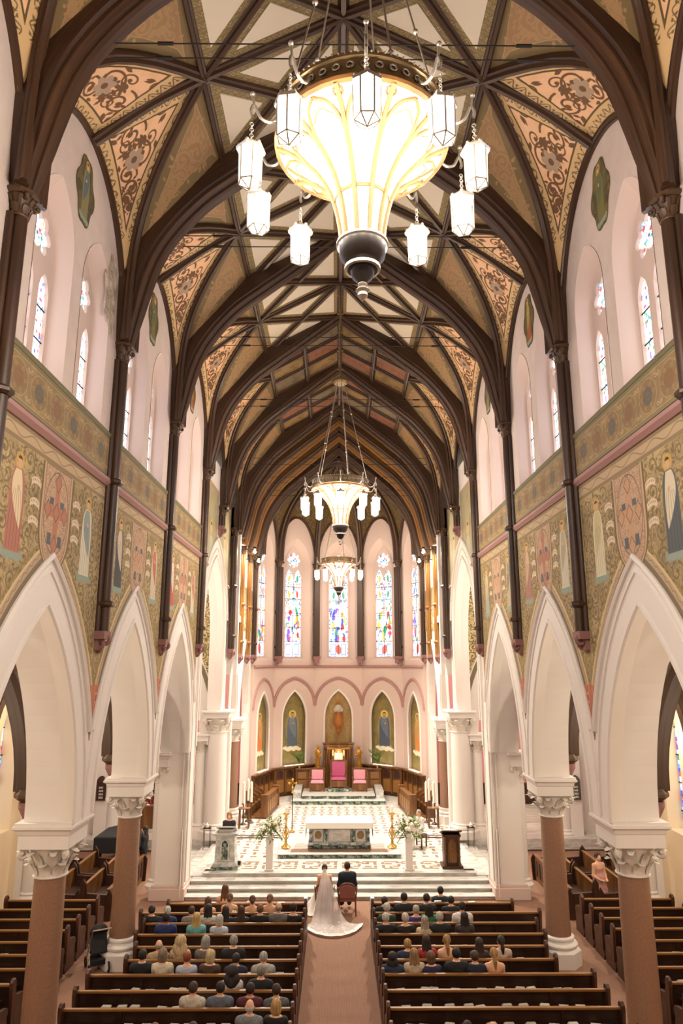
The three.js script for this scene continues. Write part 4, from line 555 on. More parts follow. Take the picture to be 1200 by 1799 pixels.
for (let k = -2; k <= 2; k++) {
  const { pos, ry } = facetFrame(k), f = group('apse_side', apse, pos, ry);
  const add = (n, g, m, z = 0) => { const o = new THREE.Mesh(g, m); o.name = n; o.position.z = z; o.castShadow = o.receiveShadow = true; f.add(o); return o; };
  add('wall_panel', facetWall, M.pinkish);
  const close = (a) => [...a, a[0]]; const gr = grid([close(pointed(0.95, 7.55, 13.0, 14.55, 8)).map(([x, y]) => V(x, y, 0)), close(pointed(0.62, 7.68, 12.9, 14.12, 8)).map(([x, y]) => V(x, y, -0.3))]); gr.userData.keepUV = false; mesh('splayed_reveal', [toCreasedNormals(gr, 0.5)], M.pinkish, f);
  mesh('string_course', [sweep([V(-FW / 2, 7.2, 0), V(FW / 2, 7.2, 0)], [[0.08, -0.01], [0.08, 0.06], [0, 0.11], [-0.07, 0.05], [-0.08, -0.01]], V(0, 0, 1))], M.rose, f);
  const hp = pointed(1.33, 4.9, 5.05, 6.55, 10).slice(2).map(([x, y]) => V(x, y, 0)); mesh('hood_mould', [sweep(hp, [[-0.09, -0.01], [-0.07, 0.05], [0, 0.08], [0.07, 0.05], [0.09, -0.01]], V(0, 0, 1))], M.rose, f);
  const nb = pointed(0.84, 1.95, 4.4, 5.95, 10).slice(1).map(([x, y]) => V(x, y, 0)); mesh('niche_moulding', [sweep([...nb, V(-0.84, 1.95, 0)], [[-0.02, -0.02], [0, 0.03], [0.08, 0.04], [0.1, -0.02]], V(0, 0, 1))], M.white, f);
  // niche ground
  const pg = new THREE.PlaneGeometry(1.8, 4.1); pg.userData.keepUV = true; mesh(k ? 'niche_painting' : 'gilded_ground', move(keepUV(pg), 0, 3.98, -0.2), k ? nicheTex[[0, 1, 0, 2, 3][k + 2]] : mat(0xffffff, 0.5, { map: goldTex, metalness: 0.25 }), f);
  // window
  const win = structure(group(`window_${++windowCount}`, scene, pos, ry), null, null);
  const pl = new THREE.Mesh(apsePlate, M.pinkish); pl.name = 'tracery'; pl.position.z = -0.36; win.add(pl);
  const g1 = new THREE.Mesh(apseGlassGeo, apseMats[k + 2]); g1.name = 'lancet_pane'; g1.position.set(0, 10.28, -0.33); win.add(g1);
  const g2 = new THREE.Mesh(apseRoseGeo, apseRose()); g2.name = 'rose_pane'; g2.position.set(0, 13.25, -0.33); win.add(g2);
  for (const y of [8.6, 9.4, 10.2, 11.0, 11.7]) mesh('saddle_bar', [box(1.08, 0.025, 0.02, 0, y, -0.3)], M.iron, win);
  mesh('lead_mullion', [box(0.02, 4.3, 0.02, 0, 9.9, -0.31)], M.iron, win);
  const L = new THREE.RectAreaLight(DAY_COLOR, DAY_AREA * 0.25, 1.0, 4.8); L.position.set(0, 10.3, -0.24); L.rotation.y = PI; win.add(L);
}
function apseRose() { return apseRose.m ||= glassMat(roseTex, 1.3); }
for (const k of [-1.5, -0.5, 0.5, 1.5]) { const th = k * PI / 5, r = 4.17; wallShaft(apse, r * sin(th), AP.d + r * cos(th), 7.35, 13.1, 0, [8.2, 10.1], M.vault, 'wall_shaft', PI / 2 - th); }
// apse vault
const apseVault = group('apse_vault', ceiling), BOSS = V(0, 18.45, -36.3), vert = (k) => V(4.22 * sin(k * PI / 5), 13.05, -(AP.d + 4.22 * cos(k * PI / 5)));
const apseD = (v, t) => { const q = t ** 2.4; return V(lerp(v.x, BOSS.x, q), 13.05 + (BOSS.y - 13.05) * (1 - (1 - t) ** 1.25), lerp(v.z, BOSS.z, q)); };
for (let k = -2; k <= 2; k++) { const th = k * PI / 5, mid = V(4.12 * sin(th), 0, -(AP.d + 4.12 * cos(th)));
  for (const e of [-0.5, 0.5]) { const v = vert(k + e), Wp = (t) => { const p = v.clone().lerp(mid, 1 - cos(t * PI / 2)); p.y = 13.05 + 2.75 * sin(t * PI / 2); return p; };
    mesh('scroll_web', grid(T(14).map((t) => { const a = Wp(t), b = apseD(v, t); return T(4).map((u) => a.clone().lerp(b, u)); }), T(14).map((t) => T(4).map((u) => [u * 2.2, t * 5]))), webMat(), apseVault);
    mesh('wall_rib', [curveRib(T(12).map(Wp), 0.12, 0.12)], M.vault, apseVault); } }
function webMat() { return webMat.m ||= mat(0x8a7a58, 0.8, { map: texOliveScroll }); }
for (const k of [-2.5, -1.5, -0.5, 0.5, 1.5, 2.5]) mesh('apse_rib', [curveRib(T(18).map((t) => apseD(vert(k), t)), 0.3, 0.34)], M.vault, apseVault);
mesh('boss', [ball(0.2, BOSS.x, BOSS.y - 0.12, BOSS.z)], M.vault, apseVault);

// ---------------------------------------------------------------- sanctuary floor and steps
const sanct = structure(group('floor_sanctuary'), 'white marble sanctuary floor with brown inlay above four marble steps', 'floor');
mesh('slab', [box(9.3, 0.4, 5.2, 0, 0.25, -27.9), box(26, 0.4, 12.2, 0, 0.25, -35.9)], M.marble, sanct);
for (let k = 1; k <= 4; k++) { const y = 0.1125 * k, f = 24.0 + 0.43 * (k - 1), sx = 4.65 + 0.4 * (4 - k); const xw = Math.min(sx, 5.0); const nose = (gs) => mesh(k === 4 ? 'platform_edge' : 'marble_step', gs, M.marble, sanct);
  nose([rbox(2 * Math.min(xw, 4.98), 0.03, 0.46, 0, y - 0.012, -(f + 0.21), 0.01), box(2 * Math.min(xw, 4.96), y, 0.4, 0, y / 2 - 0.01, -(f + 0.24)), ...[-1, 1].flatMap((s) => [rbox(0.44, 0.03, 4.3, s * (sx - 0.18), y - 0.012, -27.55, 0.01), box(0.4, y, 4.3, s * (sx - 0.2), y / 2 - 0.01, -27.55)])]); }
const bar = (w, h) => norm(box(w, 0.006, h)); const barGeo = [bar(0.52, 0.11), bar(0.11, 0.34), bar(0.24, 0.11), bar(0.11, 0.2)];
const bars = group('inlay_border', sanct); let nbars = 0;
const inlay = (kind, x, d, m = M.inlay) => { const o = new THREE.Mesh(barGeo[kind], m); o.name = 'inlay_tile'; o.position.set(x, FLOOR2 + 0.002, -d); o.receiveShadow = true; bars.add(o); nbars++; };
for (let p = -3; p <= 2; p++) { const cx = p * 1.4 + 0.7, cd = 26.2; for (const [kk, x, d] of [[0, -0.3, -0.42], [0, 0.35, -0.42], [1, -0.56, -0.2], [1, 0.56, 0.2], [0, -0.25, 0.42], [0, 0.38, 0.42], [2, -0.1, -0.16], [2, 0.3, -0.16], [3, 0.0, 0.02], [2, 0.22, 0.16], [2, -0.36, 0.16], [3, -0.3, -0.28], [3, 0.3, 0.3], [2, 0.02, 0.28], [3, 0.56, -0.2], [3, -0.56, 0.25]]) inlay(kk, cx + x, cd + d * 0.95); }
for (const s of [-1, 1]) for (let r = 0; r < 18; r++) for (let c = 0; c < 5; c++) { const d = 27.3 + r * 0.42, x = s * (2.75 + c * 0.42); if (nbars < 290) inlay((r + c) % 2 ? 2 : 1 + 2 * ((r + c) % 3 === 0), x, d, (r + c) % 3 ? M.inlay : M.inlayDark); }
{ const gs = []; for (let r = 0; r < 15; r++) for (let c = -6; c <= 6; c++) { const d = 30.0 + r * 0.43, x = c * 0.4; gs.push(box((r + c) % 2 ? 0.26 : 0.12, 0.006, (r + c) % 2 ? 0.12 : 0.24, x, FLOOR2 + 0.002, -d)); } const o = mesh('inlay_field', gs, M.inlay, sanct); o.userData.kind = 'stuff'; }

// ---------------------------------------------------------------- aisles and transepts
const aisleGlass = glassMat(glassTex(128, 512, 7, 0.45), 1.0);
const wallWarm = mat(0xe2cba6, 0.9);
for (const s of [-1, 1]) {
  const w = sideName(s), aw = structure(group(`wall_aisle_${w}`), `outer wall of the ${w} aisle with deep lancet windows`, 'wall');
  const holes = [11.72, 16.82, 21.3].map((d) => pointed(0.55, 2.6, 5.2, 6.3, 6, -d));
  mesh('wall_panel', [slabZY([[1.5, 0], [-22.7, 0], [-22.7, 9.2], [1.5, 9.2]].reverse(), s * 9.8, s * 10.3, holes)], wallWarm, aw);
  for (const d of [11.72, 16.82, 21.3]) { const g = structure(group(`window_${++windowCount}`, scene, [s * 10.26, 0, -d], s > 0 ? -PI / 2 : PI / 2)); const p = new THREE.Mesh(pane(1.1, 3.8), aisleGlass); p.name = 'lancet_pane'; p.position.y = 4.45; g.add(p); mesh('lead_bars', [0, 1, 2, 3].map((i) => box(1.1, 0.03, 0.03, 0, 3.1 + i * 0.8, 0.02)), M.iron, g); }
  mesh('aisle_ceiling', [box(4.2, 0.2, 24.4, s * 7.9, 9.15, -10.6)], M.vault, aw);
  for (const d of [4.07, 9.17, 14.27, 19.37, 22.6]) {
    const ap = pointed(1.85, 4.9, 5.0, 8.75, 10).slice(2).map(([x, y]) => V(s * 7.9 + x, y, -d)); mesh('aisle_rib', [sweep(ap, [[0, -0.07], [0, 0.07], [0.1, 0.14], [0.34, 0.14], [0.34, -0.14], [0.1, -0.14]], V(0, 0, 1))], M.vault, aw);
    for (const [x, e] of [[9.66, 1], [6.12, -1]]) { mesh('rib_cap', [move(ngon([[0.01, 0], [0.14, 0], [0.26, 0.1], [0.26, 0.16], [0.2, 0.26], [0.01, 0.26]], 8, PI / 8), s * x, 4.78, -d)], M.vaultDark, aw); mesh('corbel', [move(ngon([[0.01, 0], [0.08, 0], [0.17, 0.2], [0.17, 0.3], [0.01, 0.3]], 8, PI / 8), s * x, 4.48, -d)], M.pink, aw); }
  }
  for (let b = 1; b < 4; b++) { const d = BAYS[b + 1] > 21 ? 21 : BAYS[b + 1]; const wp = pointed(b === 3 ? 1.5 : 2.4, 4.9, 5.0, 8.6, 8).slice(2).map(([x, y]) => V(s * 9.78, y, -d + x)); mesh('aisle_wall_rib', [sweep(wp, [[-0.12, -0.02], [-0.12, 0.1], [0.12, 0.1], [0.12, -0.02]], V(-s, 0, 0))], M.vault, aw); }
  // wooden panelling at the foot of the wall
  const wn = structure(group(`trim_${s < 0 ? 1 : 2}`), `dark panelled wainscot along the ${w} aisle wall`, 'wainscot');
  mesh('board', [box(0.06, 1.5, 8, s * 9.75, 0.75, -16.4), rbox(0.14, 0.08, 8.1, s * 9.72, 1.52, -16.4)], M.pewX, wn); for (let i = 0; i < 12; i++) mesh('panel', [rbox(0.04, 1.0, 0.5, s * 9.71, 0.8, -12.7 - i * 0.67)], M.pew, wn);
  // corner columns of the transept
  for (const [d, where] of [[22.75, 'at the corner of the aisle and transept'], [30.5, 'at the far side of the transept']]) {
    const c = tag(group('transept_column', scene, [s * 9.4, 0, -d]), `white column with carved capital ${where}, ${w} side`, 'column');
    mesh('shaft', [cyl(0.25, 0.26, 2.9, 18, 0, 2.05, 0)], M.white, c); mesh('base', [ngon([[0.01, 0], [0.42, 0], [0.42, 0.4], [0.36, 0.46], [0.01, 0.46]], 8, PI / 8), lathe([[0.36, 0.45], [0.38, 0.52], [0.33, 0.56], [0.29, 0.6], [0.31, 0.65], [0.25, 0.7]], 18)], M.white, c);
    mesh('capital', capitalGeo(0.25, 0.4, 3.48, 4.02, 8), M.capital, c); mesh('abacus', [abacusGeo(0.46, 0.46, 4.0, 4.48)], M.white, c); mesh('pilaster', [box(0.5, 4.5, 0.5, s * 0.45, 2.25, 0)], M.white, c);
  }
  // transept
  const tw = structure(group(`wall_transept_${w}`), `${w} transept walls with a white arch to the pink chapel`, 'wall');
  mesh('outer_wall', [box(0.4, 15, 14.2, s * 12.2, 7.5, -29.3)], lilac, tw); mesh('west_wall', [box(6.2, 5.8, 0.4, s * 9.1, 12.1, -23.0), box(2.3, 9.2, 0.4, s * 11.2, 4.6, -22.9)], M.plaster, tw); mesh('transept_ceiling', [box(7, 0.3, 8.6, s * 8.9, 14.9, -27)], M.vault, tw);
  const ar = { a: 1.45, y0: 4.48, h: 3.9 }; ar.R = (ar.h ** 2 + ar.a ** 2) / (2 * ar.a); ar.c = ar.a - ar.R; const cx = s * 7.5;
  const sgnX = (pts) => s > 0 ? pts : pts.map(([x, y]) => [-x, y]).reverse();
  const ew = extrude(sgnX([[5.2, 15], [5.2, 0], [5.95, 0], [5.95, 4.48], ...archCurve(0, 10, ar).map(([u, y]) => [7.5 - u, y]), [9.1, 0], [12.2, 0], [12.2, 15]]), 0.7); ew.translate(0, 0, -31.6); mesh('east_wall', [ew], M.white, tw);
  const mp = [[5.2, 14.6], [5.2, 7.2], ...archCurve(0.75, 12, ar).filter((p) => p[1] > 5.6).map(([u, y]) => [7.5 - u, y]).filter((p) => p[0] > 5.25 && p[0] < 9.6), [9.8, 6], [12, 6], [12, 14.6]]; const mg = extrude(sgnX(mp), 0.02); mg.translate(0, 0, -30.9); mesh('scroll_mural', [mg], M.olive, tw);
  const hp = archCurve(0.6, 12, ar).filter((p) => p[1] > 5).map(([u, y]) => V(s * (7.5 - u), y, -30.9)); mesh('arch_hood', [sweep(hp, [[-0.08, -0.02], [-0.08, 0.06], [0.08, 0.06], [0.08, -0.02]], V(0, 0, 1))], M.sill, tw);
  mesh('chapel_wall', [box(8.2, 9.5, 0.3, s * 8.8, 4.75, -37.0)], pinkWall, tw); mesh('chapel_ceiling', [box(8, 0.3, 6, s * 8.6, 9.4, -34.4)], M.cream, tw);
  mesh('chapel_wainscot', [box(7.2, 1.0, 0.12, s * 8.6, FLOOR2 + 0.5, -36.8), ...[0, 1, 2, 3, 4, 5, 6].map((i) => rbox(0.8, 0.7, 0.06, s * (5.4 + i), FLOOR2 + 0.5, -36.72))], M.pew, tw);
  mesh('arch_pier', [box(0.8, 4.5, 0.9, s * 5.6, 2.25, -31.3)], M.white, tw);
  mesh('west_aisle_arch', [sweep(pointed(1.5, 4.4, 4.5, 8.3, 8).slice(2).map(([x, y]) => V(s * 7.75 + x, y, -22.9)), [[0, -0.3], [0, 0.3], [0.3, 0.4], [0.3, -0.4]], V(0, 0, 1))], M.vault, tw);
}
// roof over the outer parts so that no outside shows
structure(mesh('ceiling_outer', [box(28, 0.3, 44, 0, 22.3, -19.5)], M.vaultDark), 'dark boarding above the vault', 'ceiling');
// ---------------------------------------------------------------- chandeliers
const bell = [[0.2, -1.2], [0.22, -1.0], [0.26, -0.78], [0.33, -0.56], [0.45, -0.35], [0.61, -0.18], [0.78, -0.06], [0.92, 0]];
const bellR = (t) => { const c = bellR.c ||= new THREE.CatmullRomCurve3(bell.map(([r, y]) => V(r, y, 0))); return c.getPoint(t); };
const polar = (r, y, a) => V(r * sin(a), y, r * cos(a));
const lanternParts = (() => {
  const glass = ngon([[0.015, -0.26], [0.098, -0.2], [0.104, 0.16], [0.01, 0.16]], 6, 0), frame = [];
  for (let k = 0; k < 6; k++) { const a = (k + 0.5) * PI / 3; frame.push(rod(polar(0.125, 0.17, a), polar(0.118, -0.205, a), 0.011, 4), rod(polar(0.118, -0.205, a), V(0, -0.275, 0), 0.009, 4), rod(polar(0.118, -0.205, a), polar(0.118, -0.205, a + PI / 3), 0.009, 4)); }
  frame.push(ngon([[0.13, 0.16], [0.135, 0.19], [0.1, 0.23], [0.04, 0.26], [0.03, 0.3], [0.005, 0.31]], 6, 0)); for (let k = 0; k < 6; k++) frame.push(ball(0.022, ...polar(0.12, 0.22, k * PI / 3).toArray(), 6, 5));
  const chain = []; for (let i = 0; i < 6; i++) { const t = new THREE.TorusGeometry(0.02, 0.006, 4, 8); if (i % 2) t.rotateY(PI / 2); chain.push(move(t, 0, 0.33 + i * 0.034, 0)); }
  return { glass: merge([glass]), frame: merge(frame), chain: merge(chain) };
})();
function chandelier(x, y, d, label, top, ridge, dim = 1) {
  const g = tag(group('chandelier', scene, [x, y, -d]), label, 'chandelier');
  const bowl = mesh('glass_bowl', [lathe(T(16).map((t) => { const p = bellR(t); return [p.x, p.y]; }), 40, 1)], M.bowl, g);
  for (let k = 0; k < 10; k++) { const a = k * PI / 5 + PI / 10; mesh('bowl_rib', [tube(T(10).map((t) => { const p = bellR(t); return polar(p.x + 0.012, p.y - 0.012, a); }), 0.03, 5, 16)], M.bowlRib, bowl); }
  const tr = []; for (let k = 0; k < 10; k++) { const a = k * PI / 5 + PI / 10, m = a + PI / 10, n = a + PI / 5; const q = (t, b) => { const p = bellR(t); return polar(p.x + 0.012, p.y - 0.014, b); }; tr.push(tube([q(0.55, a), q(0.72, a + 0.04), q(0.86, a + 0.16), q(0.95, m)], 0.02, 4, 12), tube([q(0.55, n), q(0.72, n - 0.04), q(0.86, n - 0.16), q(0.95, m)], 0.02, 4, 12), tube([q(0.78, a + 0.14), q(0.84, m), q(0.78, n - 0.14)], 0.01, 4, 8), move(new THREE.TorusGeometry(0.05, 0.012, 4, 10).rotateX(PI / 2 - 0.3), 0, 0, 0).translate(0, bellR(0.93).y - 0.01, 0).translate(...[bellR(0.93).x * sin(a), 0, bellR(0.93).x * cos(a)])); }
  mesh('bowl_tracery', tr, M.bowlRib, bowl);
  mesh('bowl_band', [lathe([[0.29, -0.7], [0.3, -0.7], [0.305, -0.67], [0.3, -0.66]], 30)], M.bowlRib, bowl); mesh('bowl_rim', [lathe([[0.91, -0.02], [0.955, -0.01], [0.96, 0.03], [0.9, 0.05]], 40)], M.bowlRib, bowl);
  const ring = mesh('ring_band', [lathe([[0.88, 0.06], [0.93, 0.06], [0.93, 0.09], [0.9, 0.1], [0.9, 0.26], [0.93, 0.27], [0.93, 0.31], [0.86, 0.31], [0.86, 0.06]], 44)], M.bronze, g);
  const orn = []; for (let k = 0; k < 40; k++) { const a = k * PI / 20, t = new THREE.TorusGeometry(0.035, 0.012, 4, 8); t.rotateY(a); const p = polar(0.91, 0.18, a); orn.push(move(t, p.x, p.y, p.z)); } for (let k = 0; k < 90; k++) orn.push(ball(0.013, ...polar(0.94, 0.3, k * PI / 45).toArray(), 5, 4)); mesh('ring_ornament', orn, M.silver, ring);
  mesh('cup', [lathe([[0.21, -1.18], [0.26, -1.2], [0.265, -1.24], [0.25, -1.28], [0.24, -1.34], [0.17, -1.41], [0.14, -1.44], [0.18, -1.46], [0.18, -1.48], [0.13, -1.5], [0.11, -1.58], [0.05, -1.64], [0.04, -1.68]], 26)], M.cup, g);
  mesh('cup_ring', [lathe([[0.2, -1.16], [0.275, -1.18], [0.28, -1.21], [0.26, -1.23]], 26)], M.silver, g); mesh('cup_ring', [lathe([[0.16, -1.45], [0.19, -1.46], [0.19, -1.49], [0.16, -1.495]], 24)], M.silver, g);
  mesh('finial', [lathe([[0.035, -1.62], [0.05, -1.66], [0.035, -1.69], [0.06, -1.71], [0.075, -1.73], [0.05, -1.76], [0.055, -1.79], [0.03, -1.82], [0.005, -1.85]], 14)], M.silver, g);
  for (let k = 0; k < 10; k++) {
    const a = k * PI / 5, l = group('lantern', g), end = polar(1.22, 0.06, a);
    const o = (n, geo, m) => { const q = new THREE.Mesh(geo, m); q.name = n; q.position.copy(end).add(V(0, -0.6, 0)); q.rotation.y = a; q.castShadow = n !== 'lantern_glass'; l.add(q); return q; };
    o('lantern_glass', lanternParts.glass, M.lamp); o('lantern_frame', lanternParts.frame, M.silver); o('lantern_chain', lanternParts.chain, M.silver);
    mesh('lantern_arm', [tube([polar(0.9, 0.18, a), polar(1.02, 0.04, a), polar(1.12, 0.06, a), polar(1.2, 0.2, a), polar(1.23, 0.12, a), end], 0.018, 5, 18), rod(polar(1.2, 0.2, a), polar(1.22, 0.34, a), 0.014, 5), ball(0.03, ...polar(1.22, 0.33, a).toArray(), 6, 5)], M.silver, l);
    const p = new THREE.PointLight(WARM_WHITE, BULB * dim); p.position.copy(end).add(V(0, -0.63, 0)); p.shadow.radius = 3; p.castShadow = true; g.add(p);
  }
  const up = new THREE.PointLight(WARM_WHITE, BOWL_UP * dim); up.position.set(0, 0.12, 0); up.shadow.radius = 8; up.castShadow = true; g.add(up);
  const hub = V(0, top - y, 0); for (let k = 0; k < 5; k++) { const a = k * 2 * PI / 5 + 0.3, b = polar(0.9, 0.3, a), e = polar(0.12, top - y, a), gs = [rod(b, e, 0.012, 5)]; for (const t of [0.02, 0.35, 0.68]) gs.push(ball(0.035, ...b.clone().lerp(e, t).toArray(), 8, 6)); mesh('hanging_rod', gs, M.silver, g); }
  mesh('canopy_box', [ngon([[0.01, 0], [0.2, 0], [0.26, 0.06], [0.26, 0.14], [0.18, 0.2], [0.01, 0.2]], 8, 0).translate(0, top - y - 0.04, 0), rod(V(0, top - y + 0.1, 0), V(0, ridge - y, 0), 0.035, 8), ...[...Array(5)].map((_, i) => box(0.24, 0.03, 0.03, 0, top - y + 0.5 + i * 0.7, 0))], M.bronze, g);
  return g;
}
chandelier(0.14, 12.96, 6.47, 'huge glowing bowl chandelier with ten lanterns nearest the gallery', 16.8, 20.5);
chandelier(0, 13.0, 21.95, 'glowing ring chandelier with lanterns hanging before the crossing', 16.8, 20.5);
chandelier(0, 12.55, 36.4, 'farthest chandelier hanging in front of the middle apse window', 16.4, 18.2, 0.34);

// lamps on the chancel shafts that light the ribs and the sanctuary
for (const s of [-1, 1]) for (const [d, y, k] of [[31.75, 12.6, 1], [33.4, 12.4, 0.7]]) {
  const g = tag(group('spot_lamp', scene, [s * 4.0, y, -d]), `${d < 32 ? 'upper' : 'lower'} spot lamp hidden behind the ${sideName(s)} chancel shafts`, 'lamp');
  mesh('housing', [turn(cyl(0.09, 0.07, 0.24, 12), 0.6, 0, s * 0.5), rod(V(0, 0, 0), V(s * 0.62, 0, 0), 0.02)], M.iron, g); mesh('lens', [ball(0.07, -s * 0.06, -0.12, 0.05)], M.lamp, g);
  const L = new THREE.SpotLight(WARM_WHITE, SPOT * k, 0, 1.0, 0.8, 2); L.position.set(-s * 0.12, -0.24, 0.1); L.target.position.set(-s * 3.4, -12, 3.2); g.add(L, L.target); L.castShadow = true; L.shadow.radius = 4;
  const P = new THREE.PointLight(WARM, 15 * k); P.position.set(-s * 0.06, -0.12, 0.05); P.shadow.radius = 3; P.castShadow = true; g.add(P);
}
{ const g = tag(group('wall_sconce', scene, [9.62, 5.2, -19.95]), 'bright white sconce on the right aisle wall at the edge of view', 'lamp'); mesh('bracket', [rod(V(0.16, 0, 0), V(-0.1, 0.02, 0), 0.02), turn(cyl(0.09, 0.09, 0.03, 12), 0, 0, PI / 2).translate(0.15, 0, 0)], M.iron, g); mesh('bulb', [ball(0.09, -0.12, 0.04, 0, 12, 10)], M.lamp, g); const P = new THREE.PointLight(WARM_WHITE, 7); P.position.set(-0.12, 0.04, 0); P.shadow.radius = 3; P.castShadow = true; g.add(P); }
// aisle and transept pendants (a plain opal globe on a rod)
for (const s of [-1, 1]) for (const [d, h, k] of [[4.4, 6.6, 0.8], [9.4, 6.6, 1], [14.6, 6.6, 1], [19.6, 6.6, 1], [27.2, 9.9, 2.4], [34.2, 8.3, 1.6]]) {
  const x = s * (d > 23 ? 8.4 : 7.9), top = d > 30 ? 9.25 : d > 23 ? 14.75 : 9.05; const g = tag(group('globe_lamp', scene, [x, h, -d]), `opal globe lamp hanging in the ${sideName(s)} ${d > 30 ? 'chapel' : d > 23 ? 'transept' : d < 9 ? 'aisle under the gallery' : d < 14 ? 'aisle near the gallery column' : d < 19 ? 'aisle beside the front column' : 'aisle beside the middle column'}`, 'lamp');
  mesh('globe', [ball(0.19, 0, 0, 0, 16, 12)], M.lamp, g); mesh('rod', [rod(V(0, 0.18, 0), V(0, top - h, 0), 0.015), cyl(0.08, 0.1, 0.06, 12, 0, 0.19, 0)], M.bronze, g);
  const P = new THREE.PointLight(0xffedd6, AISLE * k); P.shadow.radius = 8; P.castShadow = true; g.add(P);
}
// ---------------------------------------------------------------- pews
const ROW0 = 20.75, PITCH = 0.733, rowD = (r) => ROW0 - PITCH * (r - 1);
const endShape = (() => { const p = [[-0.5, 0], [0.1, 0], [0.12, 0.1], [0.06, 0.2], [0.08, 0.62], [0.12, 0.9], [0.11, 1.0], [0.06, 1.05], [0.0, 1.05], [-0.05, 1.0], [-0.06, 0.85], [-0.12, 0.7], [-0.36, 0.66], [-0.46, 0.62], [-0.5, 0.54], [-0.46, 0.46], [-0.48, 0.2]]; return p; })();
const pewEndGeo = (() => { const g = extrude(endShape, 0.05, [], 0.012); g.rotateY(-PI / 2); return norm(move(g, 0.025, 0, 0)); })();
const pewEndTrim = norm(box(0.055, 0.3, 0.26, 0, 0.34, -0.2));
const pewCache = {};
function pew(x0, x1, d, label, grp, opt = {}) {   // back at d, people face away from the camera
  const L = +(x1 - x0).toFixed(2), cx = (x0 + x1) / 2, g = tag(group('pew', scene, [cx, 0, -d], opt.ry || 0), label, 'pew', grp);
  const c = pewCache[L] ||= {
    back: merge([turn(box(L, 0.56, 0.03, 0, 0.28, 0), -0.06).translate(0, 0.36, -0.02), ...[...Array(Math.max(1, Math.round(L / 1.9)))].map((_, i, a) => turn(box(0.05, 0.52, 0.05, 0, 0.27, 0.01), -0.06).translate(-L / 2 + (i + 0.5) * L / a.length, 0.36, -0.01))]), rail: merge([rbox(L, 0.05, 0.075, 0, 0.925, -0.0, 0.014)]), seat: merge([rbox(L, 0.04, 0.42, 0, 0.44, -0.26, 0.012), box(L, 0.1, 0.03, 0, 0.38, -0.44)]),
    rack: merge([box(L - 0.3, 0.015, 0.11, 0, 0.66, 0.075), box(L - 0.3, 0.02, 0.012, 0, 0.66, 0.13)]), kneel: merge([rbox(L - 0.2, 0.06, 0.12, 0, 0.15, 0.13, 0.02), ...[-1, 1].map((k) => box(0.05, 0.14, 0.1, k * (L / 2 - 0.3), 0.07, 0.13))]) };
  const o = (n, geo, m, x = 0) => { const q = new THREE.Mesh(geo, m); q.name = n; q.position.x = x; q.castShadow = q.receiveShadow = true; g.add(q); return q; };
  o('back', c.back, M.pewX); o('top_rail', c.rail, M.rail); o('seat', c.seat, M.pewX); o('book_rack', c.rack, M.pewX); if (!opt.noKneeler) o('kneeler', c.kneel, M.pew);
  for (const k of [-1, 1]) { const e = o('bench_end', pewEndGeo, M.pew, k * (L / 2 + 0.02)); const t = new THREE.Mesh(pewEndTrim, M.pewX); t.name = 'end_panel'; t.position.x = k * 0.012; e.add(t); }
  return g;
}
const ord = ['front', 'second', 'third', 'fourth', 'fifth', 'sixth', 'seventh', 'eighth', 'ninth', 'tenth', 'eleventh', 'twelfth'];
const outer = (r) => r === 1 ? 4.72 : r === 2 ? 5.27 : r <= 4 ? 4.98 : r <= 6 ? 4.78 : 5.36;
for (let r = 1; r <= 11; r++) {
  pew(-outer(r), -0.98, rowD(r), `long dark wooden pew, ${ord[r - 1]} row on the left of the centre aisle`, 'pews left of the centre aisle'); pew(0.9, outer(r), rowD(r), `long dark wooden pew, ${ord[r - 1]} row on the right of the centre aisle`, 'pews right of the centre aisle');
  for (const s of [-1, 1]) { const a = s * 6.8, b = s * 9.3; pew(Math.min(a, b), Math.max(a, b), rowD(r) + 0.3, `short dark wooden pew, ${ord[r - 1]} row in the ${sideName(s)} side aisle`, `pews in the ${sideName(s)} side aisle`); }
}
// pews in the transepts face the middle, each with a panelled front
for (const s of [-1, 1]) for (let r = 0; r < 3; r++) for (const k of r === 2 ? [1] : [0, 1]) {
  const d = 22.75 + k * 2.0 + 0.4, x = s * (7.2 + r * 0.95), g = tag(group('transept_pew', scene, [x, 0, -d], s < 0 ? -PI / 2 : PI / 2), `panelled wooden pew facing inward, ${['innermost', 'middle', 'outermost'][r]} row of the ${sideName(s)} transept, ${k ? 'far' : 'near'} section`, 'pew', `inward facing pews of the ${sideName(s)} transept`);
  mesh('back', [box(1.75, 0.62, 0.04, 0, 0.62, 0.42)], M.oak, g); mesh('top_rail', [rbox(1.8, 0.05, 0.09, 0, 0.95, 0.42)], M.rail, g); mesh('seat', [rbox(1.75, 0.05, 0.4, 0, 0.44, 0.2)], M.pewX, g);
  if (r === 0) { mesh('front_screen', [box(1.75, 0.78, 0.04, 0, 0.42, -0.32), rbox(1.8, 0.05, 0.12, 0, 0.83, -0.32)], M.oak, g); for (let i = 0; i < 5; i++) mesh('screen_panel', [rbox(0.26, 0.5, 0.03, -0.7 + i * 0.35, 0.44, -0.35)], M.pew, g); }
  for (const e of [-1, 1]) { const q = mesh('bench_end', [extrude([[-0.42, 0], [0.5, 0], [0.5, 1.0], [0.42, 1.12], [0.34, 1.0], [0.3, 0.75], [-0.3, 0.7], [-0.38, 0.86], [-0.46, 0.7]], 0.06, [], 0.01).rotateY(-PI / 2)], M.pew, g); q.position.x = e * 0.9 + 0.03; q.geometry.scale(1, 1, 1); }
}
